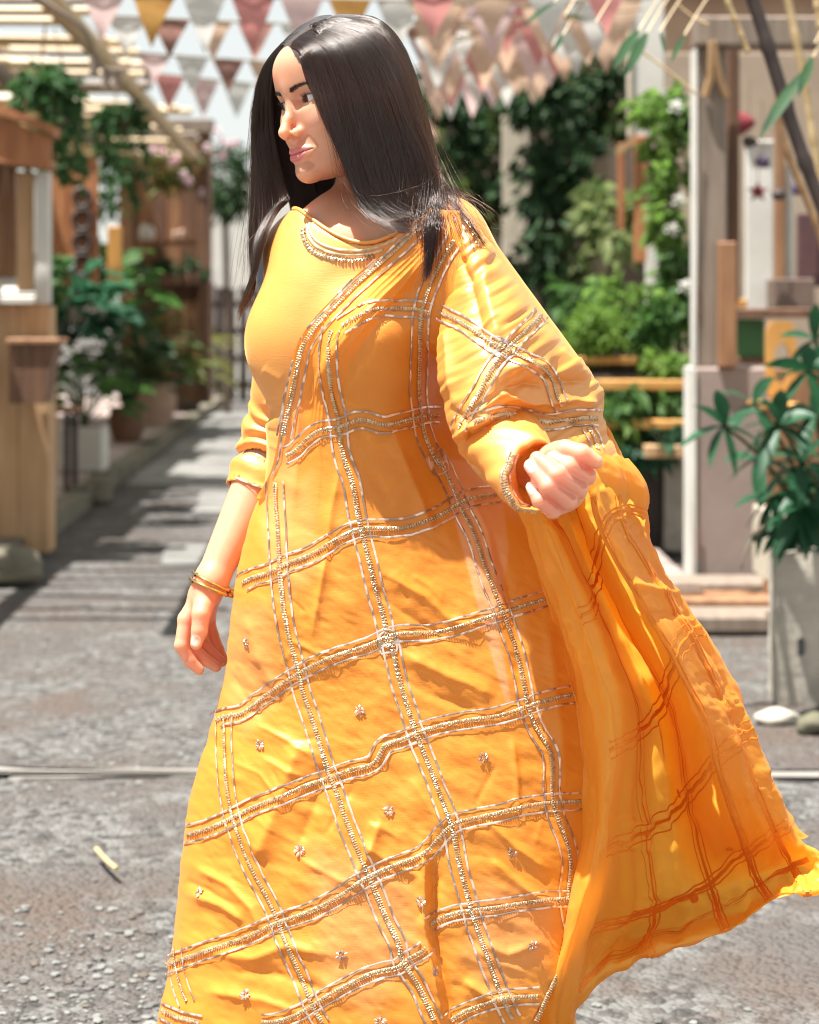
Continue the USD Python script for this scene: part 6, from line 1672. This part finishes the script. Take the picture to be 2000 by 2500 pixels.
# columns
trim(c31((322, 790), (325, 900), (335, 1050), (342, 1200), (350, 1380), (365, 1560), (385, 1740), (420, 1900), (450, 2010)) + c33((975, 0), (1040, 190), (1120, 460), (1190, 640), (1265, 860), (1330, 1020), (1400, 1190), (1460, 1330), (1530, 1500), (1600, 1670)) + c34((200, 1690), (270, 1820), (350, 1960), (430, 2140)), onA, gap=21)
trim(c3((640, 870), (620, 1000), (625, 1150), (650, 1290), (680, 1420), (690, 1530), (720, 1680)) + c31((840, 740), (885, 960), (920, 1130), (970, 1330), (1030, 1580), (1090, 1810), (1120, 1960)) + c32((140, 1330), (200, 1560), (270, 1800), (330, 1990)) + c34((380, 420), (470, 660), (540, 860), (590, 1100), (640, 1290), (700, 1500), (780, 1720), (850, 1920), (950, 2130)), onA, gap=21)
trim(c3((1380, 330), (1290, 480), (1220, 640), (1185, 760), (1170, 900), (1165, 1050), (1160, 1250), (1180, 1420), (1215, 1560), (1290, 1700)) + c32((470, 40), (560, 200), (640, 390), (720, 540), (810, 800), (930, 1120), (1010, 1340), (1070, 1570), (1120, 1810), (1200, 1990)) + c34((1190, 360), (1205, 560), (1220, 740), (1290, 930), (1325, 1110), (1310, 1280), (1330, 1470), (1355, 1570)), onA, gap=20)
trim(c33((450, 110), (455, 330), (470, 600), (505, 790), (560, 960), (640, 1150), (720, 1300), (790, 1450), (850, 1610), (930, 1790), (1010, 1990), (1100, 2156)), onA, gap=19)
trim(c33((120, 1640), (130, 1740), (160, 1880), (210, 2020)), onA, gap=19)
# rows
trim(c31((390, 610), (480, 560), (560, 480), (660, 425), (780, 405), (930, 355), (1060, 390), (1180, 375), (1330, 335), (1480, 325)), onA, gap=20, side=-1)
trim(c3((700, 850), (800, 790), (900, 750), (1040, 745), (1160, 750), (1240, 770)), onA, gap=20, side=-1)
trim(c31((84, 1512), (180, 1460), (300, 1420), (400, 1370), (560, 1310), (680, 1240), (800, 1170), (920, 1125), (1060, 1120), (1260, 1105), (1400, 1060), (1540, 990)) + c32((640, 365), (780, 325), (930, 300)), onA, gap=21, side=-1)
trim(c33((395, 165), (450, 135), (560, 112), (640, 60)) + c31((760, 2010), (1000, 1930), (1110, 1880), (1250, 1855)) + c32((450, 1275), (660, 1225), (880, 1155), (1090, 1085), (1330, 1020)), onA, gap=19, side=-1)
trim(c33((182, 908), (340, 870), (500, 800), (660, 720), (820, 660), (980, 590), (1130, 540), (1300, 480), (1450, 420), (1500, 330), (1600, 290)) + c34((310, 245), (500, 185), (700, 150), (900, 115), (1060, 60)) + c32((1330, 1730), (1560, 1695)), onA, gap=21, side=-1)
trim(c33((52, 1776), (200, 1720), (400, 1650), (600, 1580), (800, 1490), (1000, 1420), (1180, 1330), (1380, 1200), (1500, 1140)) + c34((230, 1090), (350, 1040), (450, 940), (540, 850), (700, 800), (900, 755), (1100, 710), (1260, 695), (1530, 670)), onA, gap=21, side=-1)
trim(c33((690, 2140), (860, 2120), (1020, 2040), (1130, 1970), (1300, 1880), (1500, 1800), (1610, 1770)) + c34((230, 1750), (330, 1690), (385, 1640)), onA, gap=19, side=-1)
trim(c34((395, 1505), (470, 1460), (660, 1410), (860, 1385), (1100, 1345), (1300, 1330), (1450, 1330)), onA, gap=19, side=-1)
trim(c34((530, 2140), (620, 2080), (740, 2030), (870, 1990), (1000, 1975), (1120, 1970)), onA, gap=20, side=-1)
trim(c33((20, 2060), (150, 2120), (300, 2150)), onA, gap=18)
# right border of the front panel
trim(c34((1530, 480), (1532, 700), (1520, 950), (1505, 1150), (1470, 1320), (1400, 1500), (1320, 1680), (1230, 1850), (1150, 2020), (1090, 2150)), onA, gap=-14, w=0.005, lines=(1,), step=6)
trim(c34((1535, 1000), (1520, 1250), (1460, 1480), (1390, 1650), (1290, 1850), (1190, 2000), (1130, 2140)), onA, lines=(0,), centre=False, wob=5)
# over the arm
trim(c3((1240, 760), (1340, 790), (1450, 850), (1550, 920), (1660, 990)) + c4((460, 690), (560, 740), (700, 810), (800, 870), (860, 960), (890, 1060), (930, 1130)), onB, gap=18, side=1)
trim(c4((780, 470), (690, 570), (590, 670), (530, 740), (450, 840), (380, 960), (320, 1070), (250, 1180), (200, 1290)), onB, gap=18, side=1)
trim(c4((300, 1240), (420, 1200), (560, 1180)) + c4((720, 1215), (830, 1235), (960, 1220), (1080, 1205), (1190, 1210)), onB, gap=20, side=-1)
trim(c4((1100, 1270), (1150, 1350), (1175, 1440)), onB, gap=14, side=1)
trim(c1((1620, 1600), (1560, 1480), (1480, 1500)) , onB, gap=14)
trim(c1((1640, 1500), (1690, 1560), (1735, 1640), (1780, 1740)), onB, gap=12)
# wrist edge
ee = EDGE_PTS[np.r_[30:75]]; ex, ey = PX(ee)
trim(np.stack([ex, ey], 1), lambda q: (lambda r: (r[0] , r[1], r[2]))(onF(q)), gap=9, side=1, wl=0.003, w=0.006)
# neckline of the dress
for q, w_, bead in ((c1((592, 1560), (602, 1640), (640, 1690), (720, 1732), (840, 1756), (1000, 1750), (1130, 1712), (1215, 1675)), 0.0034, False), (c1((572, 1575), (585, 1660), (630, 1722), (720, 1768), (860, 1792), (1000, 1782), (1110, 1752)), 0.0034, False), (c1((545, 1590), (545, 1650), (572, 1722), (640, 1780), (740, 1815), (860, 1832), (980, 1822), (1060, 1800)), 0.0056, True)):
    if bead:
        p, n_, ok = onK(resample(q, 8.0)); r = beads(p, n_, ok, w_, 0.0012, True, 1); obj("neck_braid", r, gold_m, kurta)
    else:
        p, n_, ok = onK(resample(q, 3.0)); obj("neck_ribbon", ribbon(p, n_, ok, w_, 0.0012), gold_m, kurta)
for q in (((480, 690), (580, 735), (690, 775)), ((490, 660), (590, 705), (695, 742)), ((505, 620), (600, 662), (702, 696))):
    p, n_, ok = OnField(kurta_sdf, 2.6)(resample(crop(400, 950, 2.874, q), 3.0)); r = ribbon(p, n_, ok, 0.0026, 0.001)
    if r is not None:
        obj("cuff_ribbon", r, silver_m, kurta)
hc, hr = J(922, 505, 2.735), np.array([0.106, 0.150, 0.079]); rim = []
for ph in np.linspace(0, 2 * np.pi, 97):
    th = np.linspace(-np.pi / 2, np.pi / 2, 200); q = hc + (np.stack([np.cos(ph) * np.cos(th), np.sin(ph) * np.cos(th), np.sin(th)], 1) * hr) @ TR.T
    d = torso_sdf(q, 0.009); i = np.argmax(d > 0); t_ = d[i - 1] / (d[i - 1] - d[i]) if i else 0; rim.append(q[i - 1] + (q[i] - q[i - 1]) * t_)
rim = np.array(rim); rim = np.stack([gaussian_filter1d(rim[:, k], 1.5, mode="wrap") for k in range(3)], 1)
obj("neck_piping", tube(rim, 0.0030, 8, False), kurta_m, kurta, smooth=True)
# little sequin flowers
for (x, y) in c33((690, 315), (950, 1015), (290, 1290), (590, 1965), (1345, 95), (1530, 750), (1220, 1700), (1480, 2140)) + c34((755, 405), (945, 1030), (1080, 1640), (435, 1810), (1505, 1010), (350, 1350)) + c31((122, 1920),):
    p, n_, ok = onA([(x, y)])
    if not ok[0]:
        continue
    n_ = n_[0]; t_ = np.cross(n_, [0.1, 0, 1.0]); t_ /= np.linalg.norm(t_); b_ = np.cross(n_, t_); v, f = [], []
    for k in range(11):
        a = k * 2 * np.pi / 11 + rt.normal() * 0.15; L = 0.0078 * (0.8 + 0.4 * rt.random()); d = t_ * math.cos(a) + b_ * math.sin(a); e = -t_ * math.sin(a) + b_ * math.cos(a); c = p[0] + n_ * (0.0016 + 0.0008 * rt.random())
        v += [c + d * 0.0012, c + d * L * 0.7 + e * 0.0017 + n_ * 0.0008 * rt.normal(), c + d * L, c + d * L * 0.7 - e * 0.0017 + n_ * 0.0008 * rt.normal(), c + d * L * 0.5 + n_ * 0.0014]
        m_ = 5 * k; f += [[m_, m_ + 1, m_ + 4], [m_ + 1, m_ + 2, m_ + 4], [m_ + 2, m_ + 3, m_ + 4], [m_ + 3, m_, m_ + 4]]
    obj("sequin_flower", (np.array(v), np.array(f)), silver_m, scarf)
# embroidery seen through from the back on the flying end
shade_m = mat("trim_reverse", (0.78, 0.215, 0.012), (0.72, 0.185, 0.010), rough=0.7, scale=60)
CI = [RegularGridInterpolator((np.linspace(0, 1, 380), np.linspace(0, 1, 330)), np.concatenate([Cp, nC], -1)[..., k]) for k in range(6)]


def on_flare(vu):
    r = np.stack([f_(np.clip(vu, 0, 1)) for f_ in CI], -1); n = r[:, 3:] / np.linalg.norm(r[:, 3:], axis=1, keepdims=True)
    return r[:, :3], n, np.ones(len(vu), bool)


tt = np.linspace(0, 1, 170)
lines_ = [np.stack([0.10 + 0.84 * tt, u0 + 0.10 * (tt - 0.5)], 1) for u0 in (0.36, 0.53, 0.66, 0.77)] + [np.stack([v0 + 0.10 * np.cos(3.0 * tt) * 0.6 - 0.05 * tt, 0.20 + 0.66 * tt], 1) for v0 in (0.22, 0.40, 0.54, 0.68, 0.80)]
for q in lines_:
    for o_, w_ in ((-0.011, 0.0026), (0.0, 0.0060), (0.011, 0.0026)):
        qq = side_shift(q, o_) + 0.0022 * (np.stack([meshkit.noise(np.c_[q * 60, q[:, :1] * 0 + o_ * 900 + k]) for k in (3, 8)], 1) - 0.5) * 2
        p, n, ok = on_flare(qq); obj("braid_reverse", ribbon(p, n, ok, w_, 0.0007, 0.1), shade_m, scarf)
for (x, y) in c35((740, 970), (520, 1255), (1100, 1360), (850, 1710)):
    p, n_, ok = onC([(x, y)])
    if ok[0]:
        m_ = trimesh.creation.icosphere(1, 1.0); R_ = trimesh.geometry.align_vectors([0, 0, 1], n_[0])[:3, :3]
        obj("sequin_reverse", ((np.array(m_.vertices) * [0.007, 0.007, 0.0012]) @ R_.T + p[0], np.array(m_.faces)), shade_m, scarf, smooth=True)

# bangles on her right wrist
wd = (wrR - elR) / np.linalg.norm(wrR - elR); wc = J(523, 1428, 2.785)
for i, (sh, tl_, rr) in enumerate([(-0.004, 0.50, 0.0335), (0.004, 0.40, 0.0325)]):
    ax0 = np.cross(wd, [0, 1, 0]); ax0 /= np.linalg.norm(ax0); ax1 = np.cross(wd, ax0)
    a = np.linspace(0, 2 * np.pi, 61); c = wc + wd * sh
    ring = c + np.outer(np.cos(a) * rr, ax0) * 1.05 + np.outer(np.sin(a) * rr, ax1) + np.outer(np.cos(a) * rr * (tl_ - 0.45) * 0.7, wd) + np.outer(np.sin(a) * rr * 0.35, wd)
    bg = obj("bangle", tube(ring, 0.0019 + 0.0005 * i, 8, False), bangle_m, woman, smooth=True)
    for q in (8, 24, 45):
        obj("stone", place(rock(90 + q, 0.9), ring[q], scale=0.0035), ruby_m if q != 24 else w_dark, bg)

# ================================================================== hair
hair_m = hair_mat("dark_hair", 1.0, 0.1, 0.26)
HR = np.random.default_rng(19)
NEAR = [[(708, 113, 2.70), (728, 122, 2.67), (752, 195, 2.645), (768, 243, 2.635), (790, 296, 2.625), (811, 341, 2.62), (832, 390, 2.62), (850, 438, 2.62), (872, 487, 2.615), (893, 525, 2.60), (933, 548, 2.585), (990, 574, 2.575)],
        [(716, 100, 2.70), (755, 118, 2.66), (785, 200, 2.637), (812, 300, 2.62), (845, 400, 2.612), (875, 470, 2.61), (915, 520, 2.60), (960, 548, 2.585), (1010, 562, 2.57)],
        [(735, 85, 2.71), (800, 105, 2.65), (850, 200, 2.628), (880, 320, 2.612), (905, 420, 2.608), (930, 490, 2.60), (965, 525, 2.59), (1005, 552, 2.58)],
        [(760, 70, 2.72), (840, 90, 2.655), (905, 190, 2.63), (945, 310, 2.612), (975, 420, 2.606), (992, 480, 2.60), (1008, 520, 2.59), (1018, 552, 2.58)],
        [(785, 58, 2.73), (880, 75, 2.67), (955, 180, 2.645), (1000, 310, 2.62), (1035, 400, 2.608), (1055, 480, 2.598), (1052, 570, 2.57), (1035, 692, 2.55)],
        [(800, 50, 2.745), (895, 62, 2.69), (975, 170, 2.66), (1020, 300, 2.635), (1052, 390, 2.62), (1070, 470, 2.605), (1066, 570, 2.575), (1044, 680, 2.55)],
        [(805, 43, 2.75), (900, 52, 2.71), (985, 170, 2.67), (1025, 300, 2.65), (1055, 400, 2.635), (1085, 480, 2.62), (1105, 545, 2.60), (1150, 600, 2.585), (1182, 637, 2.57)],
        [(815, 38, 2.76), (905, 42, 2.74), (992, 135, 2.72), (1040, 290, 2.70), (1064, 390, 2.68), (1092, 470, 2.645), (1115, 530, 2.60), (1155, 590, 2.575), (1205, 650, 2.565)],
        [(822, 33, 2.78), (900, 38, 2.79), (975, 98, 2.80), (1030, 270, 2.80), (1048, 370, 2.78), (1058, 420, 2.76), (1064, 460, 2.74), (1068, 498, 2.73)]]
BACK_ = [[(835, 45, 2.79), (900, 60, 2.85), (960, 200, 2.87), (990, 330, 2.85), (1005, 410, 2.84), (1015, 480, 2.84)], [(830, 45, 2.80), (880, 80, 2.87), (910, 200, 2.895), (910, 330, 2.875), (900, 420, 2.865), (890, 500, 2.87), (880, 560, 2.89)],
         [(820, 45, 2.80), (850, 90, 2.87), (860, 200, 2.89), (850, 330, 2.875), (835, 430, 2.86), (820, 510, 2.85), (800, 590, 2.85)], [(800, 50, 2.80), (800, 100, 2.86), (790, 220, 2.87), (785, 340, 2.86), (780, 430, 2.845), (765, 510, 2.835), (745, 590, 2.82)], [(770, 60, 2.79), (740, 120, 2.83), (720, 230, 2.85), (720, 340, 2.85), (735, 430, 2.835), (735, 520, 2.82), (715, 600, 2.80)]]
FAR = [[(700, 112, 2.71), (672, 150, 2.735), (663, 200, 2.752), (660, 250, 2.768), (662, 300, 2.78), (668, 350, 2.785), (680, 420, 2.785), (700, 490, 2.775), (722, 540, 2.75)],
       [(697, 109, 2.715), (660, 158, 2.74), (645, 230, 2.765), (645, 320, 2.785), (662, 420, 2.785), (690, 500, 2.775), (700, 570, 2.745), (690, 640, 2.73)],
       [(692, 107, 2.72), (645, 172, 2.75), (628, 260, 2.775), (628, 350, 2.787), (645, 450, 2.78), (658, 540, 2.765), (664, 650, 2.74), (646, 755, 2.73)],
       [(690, 105, 2.725), (637, 180, 2.755), (618, 290, 2.785), (620, 380, 2.79), (630, 470, 2.785), (640, 560, 2.77), (640, 670, 2.745), (618, 800, 2.735)],
       [(692, 102, 2.73), (640, 180, 2.765), (622, 290, 2.80), (620, 400, 2.805), (615, 500, 2.80), (612, 600, 2.80), (622, 690, 2.78), (628, 760, 2.77)]]
TOP = [[(706, 112, 2.69), (690, 116, 2.715), (668, 145, 2.735), (655, 200, 2.755)], [(722, 96, 2.70), (700, 100, 2.735), (665, 140, 2.76), (640, 200, 2.775), (628, 270, 2.79)], [(748, 74, 2.715), (722, 78, 2.755), (685, 112, 2.785), (652, 175, 2.80), (632, 270, 2.81)], [(778, 54, 2.735), (750, 56, 2.785), (712, 85, 2.82), (675, 145, 2.83), (655, 250, 2.83)], [(812, 36, 2.76), (785, 38, 2.81), (750, 60, 2.86), (715, 120, 2.87), (700, 230, 2.87)]]
FAR2 = [[(696, 100, 2.74), (668, 180, 2.79), (660, 300, 2.81), (675, 400, 2.81), (700, 470, 2.80), (715, 540, 2.78), (705, 610, 2.765)], [(705, 92, 2.76), (690, 190, 2.81), (690, 310, 2.83), (715, 400, 2.825), (735, 470, 2.815), (745, 540, 2.80), (735, 600, 2.78)], [(715, 85, 2.78), (720, 200, 2.83), (730, 320, 2.845), (755, 420, 2.835), (775, 490, 2.825), (785, 560, 2.81), (775, 610, 2.80)]]


def head_w(p):
    return head_sdf(w2h(p)) * (HEAD_S / 1000)


flat_ = np.array([q for g in NEAR for q in g]); ycs_ = iter(cast(flat_[:, 0], flat_[:, 1], head_w, 2.5, 3.0, 60))
NEAR = [[(a, b, min(y, c - 0.005) if c < 2.98 else y) for (a, b, y), c in zip(g, ycs_)] for g in NEAR]



def sheet(guides, n, M=20, depth=0.014, spread=6.0, clumps=40, length=(0.86, 1.0), even=1.0, dmin=0.0, s_lo=0.0, thin=None):
    G = np.array([polyline(g, M) for g in guides])                    # guide, point, (px, py, Y)
    K = len(G) - 1; cl = HR.random(clumps) ** even; ccut = length[0] + (length[1] - length[0]) * HR.random(clumps)
    out = []
    for _ in range(n):
        c = HR.integers(clumps); s0 = s_lo + (1 - s_lo) * HR.random(); t = np.linspace(0, 1, M)
        s = (s0 + (cl[c] - s0) * (0.15 + 0.45 * t ** 1.3)) if abs(s0 - cl[c]) < 0.12 else np.full(M, s0)
        s = np.clip(s + 0.012 * HR.normal() * t, 0, 1) * K; i = np.minimum(s.astype(int), K - 1); f = s - i
        P = G[i, np.arange(M)] * (1 - f[:, None]) + G[i + 1, np.arange(M)] * f[:, None]
        ph = HR.random(4) * 6.28; am = HR.normal(size=2) * spread * 0.5
        P[:, 0] += am[0] * np.sin(t * 3.0 + ph[0]) * t + (abs(HR.normal()) if s0 < 0.08 else HR.normal()) * spread * 0.45 * (0.25 + t) + 1.1 * np.sin(t * 14 + ph[2]) * t
        P[:, 1] += am[1] * np.sin(t * 2.2 + ph[1]) * t * 0.5
        P[:, 2] += dmin + depth * HR.random() ** 1.4 * (0.35 + 0.65 * np.sin(np.pi * np.clip(t + 0.1, 0, 1)))
        cut = ccut[c] * (0.95 + 0.05 * HR.random()) if abs(s0 - cl[c]) < 0.12 else length[0] + (length[1] - length[0]) * HR.random()
        for lo_, hi_, k_, pr_ in thin or ():
            if lo_ < s0 < hi_ and HR.random() < pr_:
                cut *= k_
        q = np.linspace(0, cut, M)
        P = np.stack([np.interp(q, t, P[:, k]) for k in range(3)], 1)
        out.append(W(P[:, 0], P[:, 1], P[:, 2]))
    return out


SHEETS = [(sheet(NEAR, 7200, depth=0.016, clumps=70, thin=[(0.37, 0.49, 0.84, 0.97), (0.63, 0.72, 0.72, 0.93), (0.72, 0.98, 0.63, 0.95)]), True), (sheet(TOP, 1500, depth=0.006, clumps=40, spread=3), False),
          (sheet(NEAR, 1400, depth=0.05, dmin=0.012, clumps=40, length=(0.55, 0.72), s_lo=0.25), False), (sheet(BACK_, 2200, depth=0.03, clumps=30, length=(0.8, 1.0)), False), (sheet(FAR, 2800, depth=0.016, clumps=34, length=(0.78, 1.0)), True), (sheet(FAR2, 2000, depth=0.03, clumps=26, length=(0.8, 1.0)), False)]
LINES = [l for s_, _ in SHEETS for l in s_]
lies = np.concatenate([np.full(len(s_), k) for s_, k in SHEETS])
# flyaway strands
fly = []
for (g, n) in ((NEAR[3:8], 150), (FAR[1:], 120), (NEAR[0:3], 60)):
    for L in sheet(g, n, spread=16, depth=0.004, clumps=300, length=(0.75, 1.1)):
        t = np.linspace(0, 1, len(L))[:, None]; fly.append(L + np.array([HR.normal() * 0.018, -0.01 * HR.random(), HR.normal() * 0.010 + 0.006]) * t ** 2 + np.array([HR.normal(), 0, HR.normal()]) * 0.004 * np.sin(t * 5 + HR.random() * 6) * t)
for a, b, c in (((905, 478), (1015, 455), (1098, 402)), ((960, 470), (1030, 452), (1080, 405)), ((610, 480), (585, 430), (590, 470)), ((640, 560), (600, 600), (585, 660)), ((1060, 470), (1150, 545), (1240, 560))):
    fly.append(polyline([W(*a, 2.60), W(*b, 2.585), W(*c, 2.58)], 20))
allp = np.array(LINES + fly); M_ = allp.shape[1]; lies = np.r_[lies, np.full(len(fly), True)]


def push_out(P, sdf, margin, t0, iters=2):
    for _ in range(iters):
        q = P.reshape(-1, 3); d = sdf(q) - jit; m = d < margin; m &= np.tile(np.linspace(0, 1, M_) >= t0, len(P))
        if not m.any():
            break
        e = 2e-3; r = q[m]; g = np.stack([sdf(r + e * np.eye(3)[k]) - sdf(r - e * np.eye(3)[k]) for k in range(3)], -1); g /= np.linalg.norm(g, axis=1, keepdims=True) + 1e-9
        q[m] = r + g * (margin - d[m])[:, None] * 0.95; P = q.reshape(P.shape)
    return P


jit = 0.0
skull = lambda p: np.minimum(s_ell(w2h(p), (0, 28, -2), (72, 84, 92)), s_ell(w2h(p), (0, -20, 22), (60, 70, 56))) * (HEAD_S / 1000)
allp = push_out(allp, head_w, 0.003, 0.06, 3)
jit = np.repeat(HR.random(int(lies.sum())) ** 2 * 0.006, M_)
allp[lies] = push_out(allp[lies], lambda p: np.minimum(np.minimum(torso_sdf(p, 0.016), drape_sdf(p) - 0.005 + 0.06 * (p[..., 0] < -0.06) + 0.06 * np.clip((p[..., 2] - 1.352) / 0.02, 0, 1)), s_cone(p, h2w((0, -52, -28)), neckB, 0.049, 0.05)), 0.004, 0.1)
wd_ = np.tile(np.interp(np.linspace(0, 1, M_), [0, 0.15, 0.8, 1], [0.00055, 0.0007, 0.0006, 0.00022]), (len(allp), 1))
wd_[len(LINES):] *= 0.45
curves("hair", list(allp), list(wd_), hair_m, woman, label="long straight dark hair parted in the middle")
